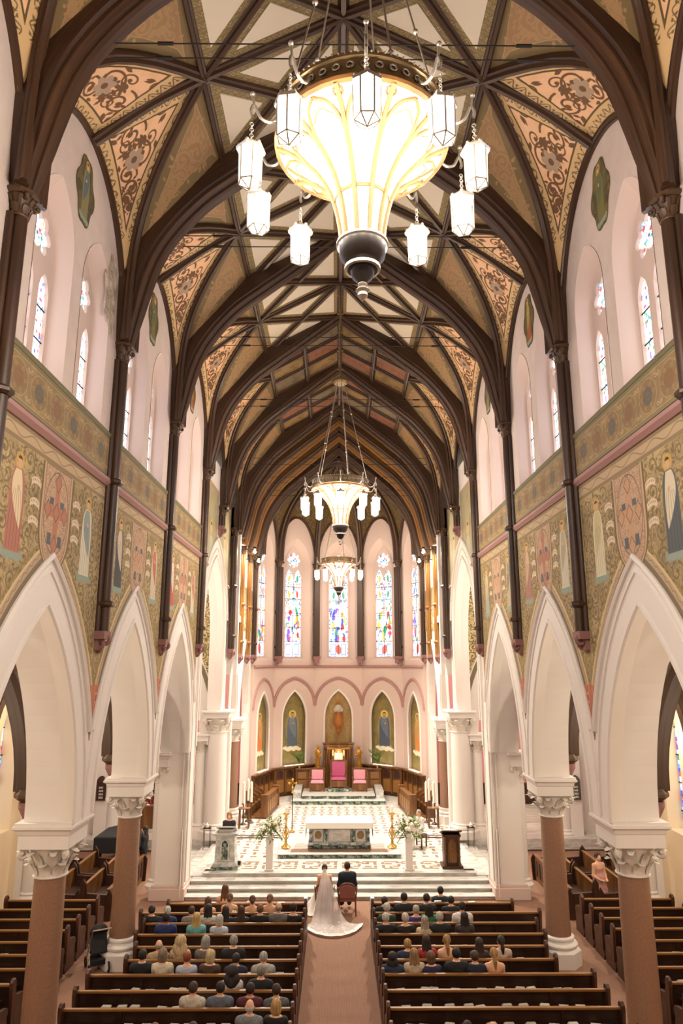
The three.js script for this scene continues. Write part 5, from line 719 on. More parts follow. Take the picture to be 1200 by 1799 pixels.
for (const s of [-1, 1]) { const b = tag(group('ribbon', scene, [s < 0 ? -0.96 : 0.88, 0.98, -rowD(1) + 0.0]), `pale blue ribbon tied on the front pew end ${s < 0 ? 'left' : 'right'} of the aisle`, 'ribbon'), m = mat(0xb9d2e6, 0.6); mesh('band', [rbox(0.11, 0.07, 0.17, 0, 0.06, -0.03)], m, b); mesh('tails', [box(0.012, 0.3, 0.05, s < 0 ? 0.06 : -0.06, -0.1, 0.0), box(0.012, 0.26, 0.05, s < 0 ? 0.06 : -0.06, -0.08, 0.07)], m, b); }
// booklets in the racks
const bookGeo = [merge([rbox(0.19, 0.014, 0.09, 0, 0.007, 0, 0.004)]), merge([rbox(0.19, 0.026, 0.09, 0, 0.013, 0, 0.004), box(0.17, 0.012, 0.085, 0.01, 0.033, 0.002)]), merge([turn(box(0.15, 0.11, 0.012, 0, 0.06, 0), -0.25)])];
const coverMats = [M.paper, mat(0xe4ddd0, 0.8), mat(0xd9d4cc, 0.8)];
seed(77);
for (const [side, from, rows] of [[-1, 1.15, [1, 4, 5, 6, 7, 8, 9]], [1, 1.05, [1, 3, 4, 5, 6, 7, 8, 9]]]) for (const r of rows) {
  const dense = r >= 7, n = dense ? 10 : r === 1 ? 3 : 5, end = outer(r) - 0.3;
  for (let i = 0; i < n; i++) { const x = side * lerp(from, end, (i + rr(0.15, 0.85)) / n), b = mesh('booklet', bookGeo[Math.floor(rnd() * 2)], pick(coverMats)); b.position.set(x, r === 1 ? 0.952 : 0.669, r === 1 ? -rowD(r) : -rowD(r) + 0.075); b.rotation.y = rr(-0.25, 0.25); tag(b, `small white booklet lying ${r === 1 ? 'on the rail' : 'in the book rack'} of the ${ord[r - 1]} pew ${side < 0 ? 'left' : 'right'} of the aisle`, 'booklet', `booklets of the ${ord[r - 1]} pew ${side < 0 ? 'left' : 'right'} of the aisle`); }
}
for (const s of [-1, 1]) for (let r = 2; r <= 10; r++) for (let i = 0; i < 3; i++) { const b = mesh('booklet', bookGeo[Math.floor(rnd() * 2)], pick(coverMats)); b.position.set(s * lerp(7.05, 9.0, (i + rr(0.1, 0.9)) / 3), 0.669, -rowD(r) - 0.3 + 0.075); b.rotation.y = rr(-0.3, 0.3); tag(b, `white booklet in the rack of the ${ord[r - 1]} pew in the ${sideName(s)} side aisle`, 'booklet', `booklets of the ${ord[r - 1]} pew in the ${sideName(s)} side aisle`); }

// ---------------------------------------------------------------- sanctuary furniture
const Y2 = FLOOR2;
{ // platform and altar
  const p = tag(group('altar_platform', scene, [0, Y2, -28.5]), 'low white marble platform with green marble edge under the altar', 'platform');
  mesh('riser', [box(4.5, 0.13, 2.9, 0, 0.065, 0)], M.green, p); mesh('top_slab', [rbox(4.56, 0.03, 2.96, 0, 0.135, 0, 0.01)], M.marble, p); mesh('inset_border', [box(3.6, 0.004, 0.5, 0, 0.152, 1.0)], M.inlay, p);
  const a = tag(group('altar', scene, [0, Y2 + 0.157, -28.2]), 'white marble altar with carved roundels and green marble pilasters', 'altar');
  mesh('plinth', [rbox(2.36, 0.14, 1.0, 0, 0.07, 0)], M.green, a); mesh('body', [box(2.1, 0.66, 0.82, 0, 0.46, 0)], M.greyMarble, a); mesh('mensa', [rbox(2.52, 0.1, 1.12, 0, 0.86, 0, 0.015), rbox(2.3, 0.06, 0.98, 0, 0.79, 0)], M.marble, a);
  mesh('altar_cloth', [box(2.54, 0.012, 1.14, 0, 0.917, 0), box(2.54, 0.2, 0.012, 0, 0.82, 0.568), ...[-1, 1].map((k) => box(0.012, 0.55, 1.13, k * 1.268, 0.65, 0))], M.paper, a);
  for (const x of [-1.08, -0.52, 0.52, 1.08]) { mesh('pilaster', [box(0.12, 0.56, 0.1, x, 0.45, 0.44), ], M.green, a); mesh('pilaster_cap', [ngon([[0.01, 0.7], [0.07, 0.7], [0.1, 0.76], [0.01, 0.76]], 4).translate(x, 0, 0.44)], M.marble, a); mesh('pilaster_base', [ngon([[0.01, 0.14], [0.11, 0.14], [0.07, 0.22], [0.01, 0.22]], 4).translate(x, 0, 0.44)], M.marble, a); }
  mesh('relief_panel', [rbox(0.82, 0.44, 0.04, 0, 0.45, 0.42), rbox(0.7, 0.32, 0.03, 0, 0.45, 0.44)], M.marble, a);
  for (const k of [-1, 1]) { mesh('side_panel', [rbox(0.38, 0.44, 0.04, k * 0.8, 0.45, 0.42)], M.marble, a); mesh('roundel', [turn(cyl(0.11, 0.11, 0.03, 20), PI / 2).translate(k * 0.8, 0.47, 0.45), move(new THREE.TorusGeometry(0.115, 0.02, 6, 20), k * 0.8, 0.47, 0.455)], M.bronze, a); }
}
function candle(g, x, y, z, h, r, lit = true) { const c = mesh('candle', [cyl(r, r, h, 10, x, y + h / 2, z)], M.wax, g); if (lit) { const f = mesh('flame', [lathe([[0.001, 0], [0.014, 0.02], [0.012, 0.035], [0.001, 0.07]], 8)], M.flame, c); f.position.set(x, y + h, z); } return c; }
for (const s of [-1, 1]) { // tall brass candlesticks beside the altar
  const g = tag(group('candlestick', scene, [s * 2.02 - (s > 0 ? 0.02 : 0), Y2 + 0.15, -27.85]), `tall ornate brass candlestick at the ${sideName(s)} of the altar`, 'candlestick');
  mesh('stem', [lathe([[0.16, 0], [0.17, 0.05], [0.1, 0.1], [0.05, 0.18], [0.04, 0.4], [0.08, 0.48], [0.09, 0.55], [0.04, 0.64], [0.03, 0.95], [0.07, 1.02], [0.03, 1.1], [0.12, 1.2], [0.11, 1.23], [0.02, 1.23]], 14)], M.brass, g); const orn = []; for (let k = 0; k < 6; k++) { const a = k * PI / 3; orn.push(tube([polar(0.04, 0.3, a), polar(0.13, 0.45, a), polar(0.11, 0.62, a), polar(0.04, 0.75, a)], 0.012, 4, 10)); } mesh('scrollwork', orn, M.brass, g); for (let k = 0; k < 3; k++) mesh('foot', [ball(0.045, ...polar(0.16, 0.03, k * 2.1).toArray(), 8, 6)], M.brass, g); candle(g, 0, 1.23, 0, 0.22, 0.035);
}
seed(91);
const leafMats = [mat(0x5f7a3a, 0.7), mat(0x7c9148, 0.7), mat(0x8da05c, 0.7)], petal = mat(0xf5f2e8, 0.7), petalCream = mat(0xf1e8cf, 0.7);
const leafBlade = (() => { const r = []; for (let i = 0; i <= 4; i++) { const t = i / 4, w = 0.022 * sin(PI * (0.12 + 0.85 * t)); r.push([V(-w, 0.16 * t, 0.03 * t * t), V(0, 0.16 * t, 0.03 * t * t - 0.006), V(w, 0.16 * t, 0.03 * t * t)]); } return norm(grid(r)); })();
const roseGeo = (() => { const gs = [ball(0.035, 0, 0.01, 0, 8, 6)]; for (let k = 0; k < 8; k++) { const b = ball(0.034, 0, 0, 0, 7, 5); b.scale(1, 0.9, 0.4); b.translate(0, -0.006, 0.036); b.rotateY(k * PI / 4 + (k % 2) * 0.2); gs.push(b); } return merge(gs); })();
for (const s of [-1, 1]) { // white pedestals with flowers
  const x = s > 0 ? 2.4 : -2.42, g = tag(group('flower_pedestal', scene, [x, Y2, -25.62]), `slender white pedestal at the ${sideName(s)} front of the sanctuary`, 'pedestal');
  mesh('shaft', [rbox(0.24, 0.9, 0.24, 0, 0.5, 0, 0.01)], M.white, g); mesh('base', [rbox(0.32, 0.06, 0.32, 0, 0.03, 0)], M.white, g); mesh('top', [rbox(0.3, 0.05, 0.3, 0, 0.97, 0)], M.white, g);
  const f = tag(group('flower_arrangement', scene, [x, Y2 + 0.995, -25.62]), `loose bouquet of white roses and green sprays on the ${sideName(s)} pedestal`, 'flowers');
  mesh('vase', [lathe([[0.01, 0], [0.08, 0], [0.1, 0.1], [0.12, 0.18], [0.1, 0.18]], 14)], M.white, f);
  for (let i = 0; i < 24; i++) { const a = rnd() * 7, e = Math.acos(rr(-0.1, 1)), R = rr(0.22, 0.36); const q = new THREE.Mesh(roseGeo, rnd() < 0.7 ? petal : petalCream); q.name = 'rose'; q.position.set(R * sin(e) * cos(a) * 1.15, 0.36 + R * cos(e) * 0.9, R * sin(e) * sin(a)); q.rotation.set(e * sin(a), 0, -e * cos(a)); q.scale.setScalar(rr(1.0, 1.5)); f.add(q); }
  for (let k = 0; k < 34; k++) { const a = rnd() * 7, el = rr(-0.5, 1.3), len = rr(0.35, 0.62), dir = V(cos(a) * cos(el), sin(el), sin(a) * cos(el)), gs = []; for (let j = 0; j < 9; j++) { const b = leafBlade.clone(); b.scale(1.1, rr(0.5, 0.9), 1); b.rotateX(rr(0.2, 1.2)); b.rotateY(rnd() * 7); const t = 0.3 + 0.7 * j / 8; const drop = -0.25 * t * t * (el < 0.3 ? 1 : 0.2); b.translate(dir.x * len * t, 0.3 + dir.y * len * t + drop, dir.z * len * t); gs.push(b); } gs.push(tube([[0, 0.2, 0], [dir.x * len * 0.5, 0.3 + dir.y * len * 0.5, dir.z * len * 0.5], [dir.x * len, 0.3 + dir.y * len - (el < 0.3 ? 0.25 : 0.05), dir.z * len]], 0.004, 3, 5)); mesh('leaf_spray', gs, pick(leafMats), f); }
}
{ // ambo, lectern, processional cross
  const a = tag(group('ambo', scene, [-3.98, Y2, -25.95]), 'grey and white marble ambo with a dark arched panel', 'ambo');
  mesh('base', [rbox(0.92, 0.1, 0.72, 0, 0.05, 0)], M.green, a); mesh('body', [ngon([[0.01, 0.1], [0.41, 0.1], [0.4, 0.2], [0.35, 0.26], [0.32, 1.02], [0.36, 1.08], [0.01, 1.08]], 4).scale(1, 1, 0.8)], M.greyMarble, a); mesh('top', [rbox(0.86, 0.07, 0.6, 0, 1.12, 0)], M.greyMarble, a); mesh('reading_desk', [turn(rbox(0.7, 0.04, 0.5, 0, 0, 0), -0.35).translate(0, 1.27, -0.03), box(0.5, 0.12, 0.3, 0, 1.19, -0.05)], M.marble, a);
  mesh('arched_panel', [extrude(pointed(0.13, 0.3, 0.8, 0.96, 6), 0.03).translate(0, 0, 0.27)], M.green, a); mesh('panel_frame', [sweep(pointed(0.13, 0.3, 0.8, 0.96, 6).concat([[-0.13, 0.3]]).map(([x, y]) => V(x, y, 0.3)), [[-0.02, -0.02], [-0.02, 0.02], [0.02, 0.02], [0.02, -0.02]], V(0, 0, 1))], M.marble, a); mesh('speaker', [box(0.1, 0.12, 0.1, 0.5, 0.2, 0.2)], M.black, a);
  const l = tag(group('lectern', scene, [3.92, Y2, -25.95]), 'carved dark wooden lectern with small brass microphone', 'lectern');
  mesh('base', [rbox(0.72, 0.1, 0.62, 0, 0.05, 0)], M.pew, l); mesh('body', [box(0.56, 0.95, 0.44, 0, 0.57, 0)], M.pewX, l); mesh('desk', [turn(rbox(0.72, 0.05, 0.58, 0, 0, 0), -0.3).translate(0, 1.14, 0), rbox(0.64, 0.06, 0.5, 0, 1.06, 0)], M.pew, l);
  for (const k of [-1, 1]) mesh('corner_post', [lathe([[0.05, 0.1], [0.035, 0.2], [0.03, 0.6], [0.045, 0.64], [0.03, 0.7], [0.03, 0.98], [0.05, 1.04]], 8).translate(k * 0.25, 0, 0.24)], M.oak, l); mesh('carved_panel', [extrude(pointed(0.15, 0.2, 0.7, 0.95, 6), 0.03).translate(0, 0, 0.21), move(new THREE.TorusGeometry(0.08, 0.02, 6, 14), 0, 0.72, 0.25), rbox(0.05, 0.4, 0.03, 0, 0.42, 0.25), rbox(0.2, 0.05, 0.03, 0, 0.48, 0.25)], M.oak, l); mesh('microphone', [tube([[0, 1.16, 0], [0, 1.3, 0.02], [0.05, 1.38, -0.06]], 0.008, 5), rod(V(-0.14, 1.28, 0), V(0.14, 1.28, 0), 0.008)], M.brass, l);
  const c = tag(group('processional_cross', scene, [-1.98, Y2, -31.0]), 'gold processional cross on a slender dark pole', 'cross');
  mesh('foot', [lathe([[0.14, 0], [0.13, 0.04], [0.03, 0.08], [0.02, 0.12]], 12)], M.brass, c); mesh('pole', [cyl(0.018, 0.018, 1.5, 8, 0, 0.8, 0)], M.iron, c); mesh('knob', [ball(0.05, 0, 1.58, 0), lathe([[0.02, 1.6], [0.04, 1.66], [0.02, 1.72]], 8)], M.brass, c); const ends = [[0, 2.08], [-0.15, 1.94], [0.15, 1.94], [0, 1.76]]; mesh('cross', [box(0.06, 0.36, 0.03, 0, 1.92, 0), box(0.32, 0.06, 0.03, 0, 1.94, 0), ...ends.map(([x, y]) => ball(0.05, x, y, 0, 8, 6))], M.brass, c);
}
{ // throne dais, throne, reredos
  const d = tag(group('throne_dais', scene, [0, Y2, -37.9]), 'two step marble dais with green marble risers', 'dais');
  mesh('lower_step', [box(4.7, 0.17, 2.6, 0, 0.085, 0)], M.green, d); mesh('lower_tread', [rbox(4.74, 0.03, 2.64, 0, 0.18, 0, 0.01)], M.marble, d); mesh('upper_step', [box(3.7, 0.14, 2.1, 0, 0.26, -0.25)], M.green, d); mesh('upper_tread', [rbox(3.74, 0.03, 2.14, 0, 0.34, -0.25, 0.01)], M.marble, d);
  const Yt = Y2 + 0.36; const vel = mat(0xb0527a, 0.85), velPale = mat(0xd99aa8, 0.85);
  mesh('side_block', [rbox(0.4, 0.36, 1.9, -2.12, 0.37, -0.3), rbox(0.4, 0.36, 1.9, 2.12, 0.37, -0.3)], M.greyMarble, d);
  const foot = tag(mesh('footpace', [rbox(1.1, 0.16, 0.9, 0, 0, 0)], M.green), 'green marble footpace under the middle throne', 'step'); foot.position.set(0, Yt + 0.075, -38.45);
  for (const [x, h, m, label, y] of [[0, 1.35, vel, 'tall middle throne with deep rose velvet', Yt + 0.155], [-1.12, 1.1, velPale, 'pale pink upholstered chair left of the throne', Yt - 0.005], [1.12, 1.1, velPale, 'pale pink upholstered chair right of the throne', Yt - 0.005]]) {
    const t = tag(group('throne_chair', scene, [x, y, -38.4]), label, 'chair'); const w = x ? 0.72 : 0.8; for (const sx of [-1, 1]) for (const z of [-0.25, 0.25]) mesh('leg', [box(0.08, z < 0 ? h : 0.62, 0.08, sx * w / 2, (z < 0 ? h : 0.62) / 2, z)], M.oak, t); mesh('seat', [rbox(w, 0.12, 0.56, 0, 0.46, 0.02, 0.04)], m, t); mesh('backrest', [rbox(w - 0.1, h - 0.62, 0.1, 0, 0.54 + (h - 0.62) / 2, -0.22, 0.03)], m, t); mesh('back_frame', [box(w, 0.1, 0.08, 0, h - 0.03, -0.24), box(w, 0.3, 0.06, 0, 0.22, 0.24)], M.oak, t); for (const sx of [-1, 1]) mesh('armrest', [rbox(0.09, 0.06, 0.56, sx * w / 2, 0.66, 0)], M.oak, t);
  }
  const r = tag(group('reredos', scene, [0, Y2, -39.75]), 'carved oak reredos with a canopy and a glowing painted panel', 'reredos');
  mesh('screen', [box(1.66, 2.2, 0.14, 0, 1.25, 0)], M.oak, r); mesh('canopy', [ngon([[0.01, 2.3], [0.6, 2.3], [0.72, 2.4], [0.74, 2.5], [0.7, 2.55], [0.78, 2.62], [0.01, 2.66]], 4).scale(1.12, 1, 0.5).translate(0, 0, 0.14)], M.oak, r); mesh('gilded_valance', [extrude([[-0.62, 2.3], [0.62, 2.3], [0.6, 2.42], [0, 2.22 + 0.14], [-0.6, 2.42]], 0.03).translate(0, 0.04, 0.52)], M.gilt, r);
  for (let i = 0; i < 8; i++) { const x = (i < 4 ? -0.78 + i * 0.14 : 0.36 + (i - 4) * 0.14); mesh('baluster', [lathe([[0.05, 0.3], [0.035, 0.5], [0.03, 1.5], [0.045, 1.55], [0.03, 1.6], [0.03, 2.2], [0.05, 2.28]], 8).translate(x, 0, 0.14)], M.oak, r); }
  const art = canvasTex(128, 256, (c, w, h) => { c.fillStyle = '#f3ecc6'; c.fillRect(0, 0, w, h); c.strokeStyle = '#b59a4c'; c.lineWidth = 5; c.strokeRect(4, 4, w - 8, h - 8); c.strokeStyle = '#8b5a3a'; c.lineWidth = 3; c.beginPath(); c.ellipse(64, 120, 30, 44, 0, 0, 7); c.stroke(); c.fillStyle = '#c0603c'; c.beginPath(); c.moveTo(46, 92); c.lineTo(82, 92); c.lineTo(82, 124); c.quadraticCurveTo(64, 150, 46, 124); c.fill(); c.strokeStyle = '#7d6a3e'; curl(c, 40, 150, 16, 0, 1, 1, 3); curl(c, 88, 150, 16, PI, -1, 1, 3); c.fillStyle = '#5d5a46'; c.fillRect(40, 66, 48, 4); });
  const ag = new THREE.PlaneGeometry(0.46, 0.98); ag.userData.keepUV = true; mesh('painted_panel', move(keepUV(ag), 0, 1.62, 0.09), mat(0xffffff, 0.6, { map: art }), r); const lat = []; for (let i = -2; i <= 2; i++) { lat.push(rod(V(-0.24 + Math.max(0, i) * 0.12, 2.1 + Math.min(0, i) * 0 , 0.1), V(0.24 + Math.min(0, i) * 0.12, 2.34, 0.1), 0.012, 4), rod(V(0.24 - Math.max(0, i) * 0.12, 2.1, 0.1), V(-0.24 - Math.min(0, i) * 0.12, 2.34, 0.1), 0.012, 4)); } mesh('lattice', lat, M.gilt, r); const gm = mat(0xf0dc8c, 0.5); for (const x of [-0.32, 0.32]) mesh('gold_light', [rbox(0.1, 0.3, 0.03, x, 2.1, 0.09)], gm, r);
  const nl = new THREE.PointLight(WARM, 1.6); nl.position.set(0, 2.2, 0.42); nl.shadow.radius = 2; r.add(nl);
  const sp = mesh('picture_lamp', [ball(0.04, 0, 2.2, 0.42)], M.lamp, r);
  for (const k of [-1, 1]) { const st = tag(group('gilt_statue', scene, [k * 1.13, Y2 + 1.36, -39.55]), `gilded robed statue standing ${k < 0 ? 'left' : 'right'} of the reredos`, 'statue'); mesh('figure', [lathe([[0.14, 0.06], [0.15, 0.2], [0.11, 0.5], [0.13, 0.72], [0.15, 0.82], [0.11, 0.92], [0.045, 0.96], [0.045, 1.0]], 12), ball(0.075, 0, 1.06, 0), ball(0.08, 0, 1.08, -0.02), tube([[0.14, 0.84, 0], [0.17, 0.66, 0.06], [0.06, 0.6, 0.14]], 0.035, 6), tube([[-0.14, 0.84, 0], [-0.17, 0.66, 0.06], [-0.02, 0.7, 0.14]], 0.035, 6), ...[-2, -1, 0, 1, 2].map((i) => tube([[i * 0.045, 0.7, 0.12], [i * 0.05, 0.4, 0.12], [i * 0.06, 0.1, 0.13]], 0.014, 4, 6))], M.gilt, st); mesh('plinth', [cyl(0.18, 0.2, 0.06, 12, 0, 0.03, 0)], M.oak, st);
    const stand = tag(group('cabinet_screen', scene, [k * 1.66, Y2, -39.22]), `panelled oak screen ${k < 0 ? 'left' : 'right'} of the thrones`, 'screen'); mesh('body', [box(1.3, 1.3, 0.12, 0, 0.65, 0)], M.oak, stand); mesh('top_rail', [rbox(1.36, 0.07, 0.3, 0, 1.325, -0.02)], M.oak, stand); for (const x of [-0.3, 0.3]) for (const [y, h] of [[0.45, 0.6], [1.0, 0.34]]) mesh('panel', [rbox(0.46, h, 0.04, x, y, 0.07)], M.rail, stand);
    const pot = tag(group('potted_palm', scene, [k * 2.12, Y2 + 1.36, -39.22]), `green palm in a brass pot ${k < 0 ? 'left' : 'right'} of the thrones`, 'plant'); mesh('pot', [lathe([[0.01, 0], [0.07, 0], [0.1, 0.14], [0.11, 0.17], [0.09, 0.17], [0.01, 0.15]], 14)], M.brass, pot);
    seed(140 + k); for (let i = 0; i < 11; i++) { const a = rnd() * 7, len = rr(0.5, 0.85), lean = rr(0.15, 0.55), gs = []; const P = (t) => V(cos(a) * len * lean * t * t * 1.4, 0.15 + len * t * (1 - 0.25 * lean * t), sin(a) * len * lean * t * t * 0.8); gs.push(tube(T(6).map(P), 0.006, 4, 8)); for (let j = 3; j <= 12; j++) for (const e of [-1, 1]) { const p = P(j / 12), b = leafBlade.clone(); b.scale(0.7, 1.2, 1); b.rotateZ(e * 0.9); b.rotateY(-a + PI / 2); b.translate(p.x, p.y, p.z); gs.push(b); } mesh('frond', gs, leafMats[i % 2], pot); }
  }
  // statue on a bracket in the middle niche
  const n = tag(group('niche_statue', scene, [0, 4.0, -40.17]), 'wooden robed statue on a bracket in the gilded middle niche', 'statue'); const wood = mat(0xa8672e, 0.35), silverHair = mat(0xb9b0a4, 0.4);
  mesh('figure', [lathe([[0.27, 0], [0.29, 0.04], [0.25, 0.3], [0.22, 0.6], [0.23, 0.8], [0.19, 0.98], [0.1, 1.06], [0.05, 1.1]], 14).scale(1, 1, 0.7), ...[-3, -2, -1, 0, 1, 2, 3].map((i) => tube([[i * 0.05, 0.75, 0.15], [i * 0.055, 0.4, 0.14], [i * 0.05, 0.03, 0.14]], 0.02, 5, 6))], wood, n); mesh('cape', [lathe([[0.25, 0.7], [0.27, 0.8], [0.2, 1.0], [0.08, 1.1]], 14).scale(1, 1, 0.72), tube([[0.2, 0.9, 0.05], [0.22, 0.75, 0.14], [0.04, 0.78, 0.2]], 0.05, 6), tube([[-0.2, 0.9, 0.05], [-0.22, 0.75, 0.14], [-0.04, 0.78, 0.2]], 0.05, 6)], silverHair, n); mesh('head', [ball(0.085, 0, 1.18, 0.02, 12, 10), ball(0.09, 0, 1.2, -0.01, 12, 10)], wood, n); mesh('bracket', [lathe([[0.02, -0.62], [0.06, -0.5], [0.05, -0.44], [0.12, -0.4], [0.1, -0.2], [0.2, -0.06], [0.2, 0]], 8)], wood, n);
}
// choir stalls along the apse walls
for (let k = -2; k <= 2; k++) { if (!k) continue; const { pos, ry } = facetFrame(k), g = tag(group('stall_panelling', scene, [pos[0], Y2, pos[2]], ry), `oak panelling under the ${k < 0 ? 'left' : 'right'} ${Math.abs(k) === 2 ? 'outer' : 'inner'} niche painting of the apse`, 'panelling');
  mesh('back_board', [box(FW - 0.1, 1.4, 0.06, 0, 0.7, 0.08)], M.oak, g); mesh('top_rail', [rbox(FW, 0.08, 0.2, 0, 1.43, 0.12)], M.oak, g); mesh('base_rail', [rbox(FW - 0.1, 0.14, 0.14, 0, 0.07, 0.12)], M.pew, g);
  for (let i = 0; i < 4; i++) { const x = (i - 1.5) * 0.62; mesh('panel', [rbox(0.46, 0.62, 0.04, x, 0.5, 0.125)], M.rail, g); mesh('arched_panel', [extrude(pointed(0.2, 0.92, 1.12, 1.3, 4), 0.03).translate(x, 0, 0.1)], M.pew, g); mesh('stile', [box(0.07, 1.36, 0.06, x + 0.31, 0.68, 0.14)], M.oak, g); }
  const st = tag(group('picture_light', scene, [pos[0], Y2 + 1.475, pos[2]], ry), `white light strip under the ${k < 0 ? 'left' : 'right'} ${Math.abs(k) === 2 ? 'outer' : 'inner'} niche painting`, 'lamp'); mesh('housing', [box(1.3, 0.03, 0.08, 0, 0.015, 0.06)], M.white, st); mesh('diffuser', [box(1.2, 0.02, 0.05, 0, 0.04, 0.05)], M.lamp, st); const L = new THREE.RectAreaLight(WARM_WHITE, 9, 1.2, 0.06); L.position.set(0, 0.06, 0.03); L.rotation.set(-PI / 2 - 2.85 + PI, 0, 0); L.lookAt(pos[0] * 0.9999, 30, pos[2]); st.add(L); L.rotation.set(PI / 2 + 0.12, 0, 0); }
for (const s of [-1, 1]) { // stalls with fronts in the chancel
  const g = tag(group('choir_stall', scene, [s * 3.75, Y2, -34.8], s < 0 ? -PI / 2 - 0.12 : PI / 2 + 0.12), `oak choir stall with stepped seats on the ${sideName(s)} of the chancel`, 'choir stall');
  mesh('platform', [box(2.6, 0.1, 1.2, 0, 0.05, 0)], M.oak, g); mesh('front_desk', [box(2.5, 0.8, 0.07, 0, 0.5, -0.55), rbox(2.6, 0.06, 0.26, 0, 0.92, -0.5)], M.oak, g); for (const e of [-1, 1]) mesh('desk_end', [rbox(0.12, 0.95, 0.34, e * 1.28, 0.57, -0.5)], M.oak, g); for (let i = 0; i < 5; i++) mesh('desk_panel', [rbox(0.4, 0.5, 0.04, -1 + i * 0.5, 0.45, -0.6)], M.rail, g);
  for (let i = 0; i < 4; i++) { mesh('seat', [rbox(0.5, 0.06, 0.4, -0.95 + i * 0.62, 0.5, 0.3)], M.oak, g); mesh('seat_divider', [extrude([[0, 0.1], [0.45, 0.1], [0.45, 1.1], [0.3, 0.95], [0.0, 0.78]], 0.05).rotateY(-PI / 2).translate(-1.24 + i * 0.62, 0, 0.1)], M.oak, g); }
  for (const [dx, h] of [[0, 0.95], [0.3, 0.9], [0.12, 0.98]]) { const i = [0, 0.3, 0.12].indexOf(dx), c = tag(group('altar_candle', scene, [s * (4.22 - dx), Y2, -(32.35 + i * 0.31)]), `tall white candle on a dark stand by the ${sideName(s)} granite column, ${['near', 'middle', 'far'][i]} one`, 'candle'); mesh('stand', [lathe([[0.14, 0], [0.12, 0.04], [0.03, 0.1], [0.03, 0.8], [0.09, 0.86], [0.09, 0.88], [0.01, 0.88]], 12)], M.pew, c); candle(c, 0, 0.88, 0, h * 0.9, 0.055); }
  const t = tag(group('credence_table', scene, [s * 4.1, Y2, -31.75]), `small oak table with a candle beside the ${sideName(s)} granite column`, 'table'); mesh('table_top', [rbox(0.5, 0.04, 0.4, 0, 0.8, 0)], M.oak, t); for (const a of [-1, 1]) for (const b of [-1, 1]) mesh('leg', [box(0.05, 0.78, 0.05, a * 0.2, 0.39, b * 0.15)], M.oak, t); const cc = tag(group('table_candle', scene, [s * 4.1, Y2 + 0.82, -31.75]), `short candle on the small table by the ${sideName(s)} granite column`, 'candle'); candle(cc, 0, 0, 0, 0.18, 0.03);
  const v = tag(group('votive_stand', scene, [s * 5.25, 0.2, -29.3]), `iron votive candle stand before the ${sideName(s)} clustered pier`, 'stand'); mesh('top', [rbox(0.3, 0.03, 0.3, 0, 0.8, 0)], M.iron, v); for (const a of [-1, 1]) for (const b of [-1, 1]) mesh('leg', [rod(V(a * 0.12, 0, b * 0.12), V(a * 0.12, 0.8, b * 0.12), 0.01)], M.iron, v); candle(v, 0, 0.815, 0, 0.1, 0.05);
  // hymn boards
  const ht = canvasTex(128, 256, (c, w, h) => { c.fillStyle = s < 0 ? '#3a2218' : '#4a4a44'; c.fillRect(0, 0, w, h); c.fillStyle = '#f2ecdc'; c.font = 'bold 40px sans-serif'; c.textAlign = 'center'; ['641', '445', '504', '505'].forEach((q, i) => c.fillText(q, 64, 92 + i * 46)); });
  const hb = tag(group('hymn_board', scene, [s * 9.86, 1.85, -30.2]), `${s < 0 ? 'dark brown' : 'grey'} pointed hymn board with white numbers on the far ${sideName(s)} column`, 'hymn board'); const hg = extrude(pointed(0.2, 0, 0.72, 0.98, 5), 0.03); mesh('board', [hg], s < 0 ? M.pew : mat(0x55534c, 0.7), hb); const fg = new THREE.PlaneGeometry(0.36, 0.72); fg.userData.keepUV = true; mesh('number_panel', move(keepUV(fg), 0, 0.37, 0.035), mat(0xffffff, 0.8, { map: ht }), hb);
}
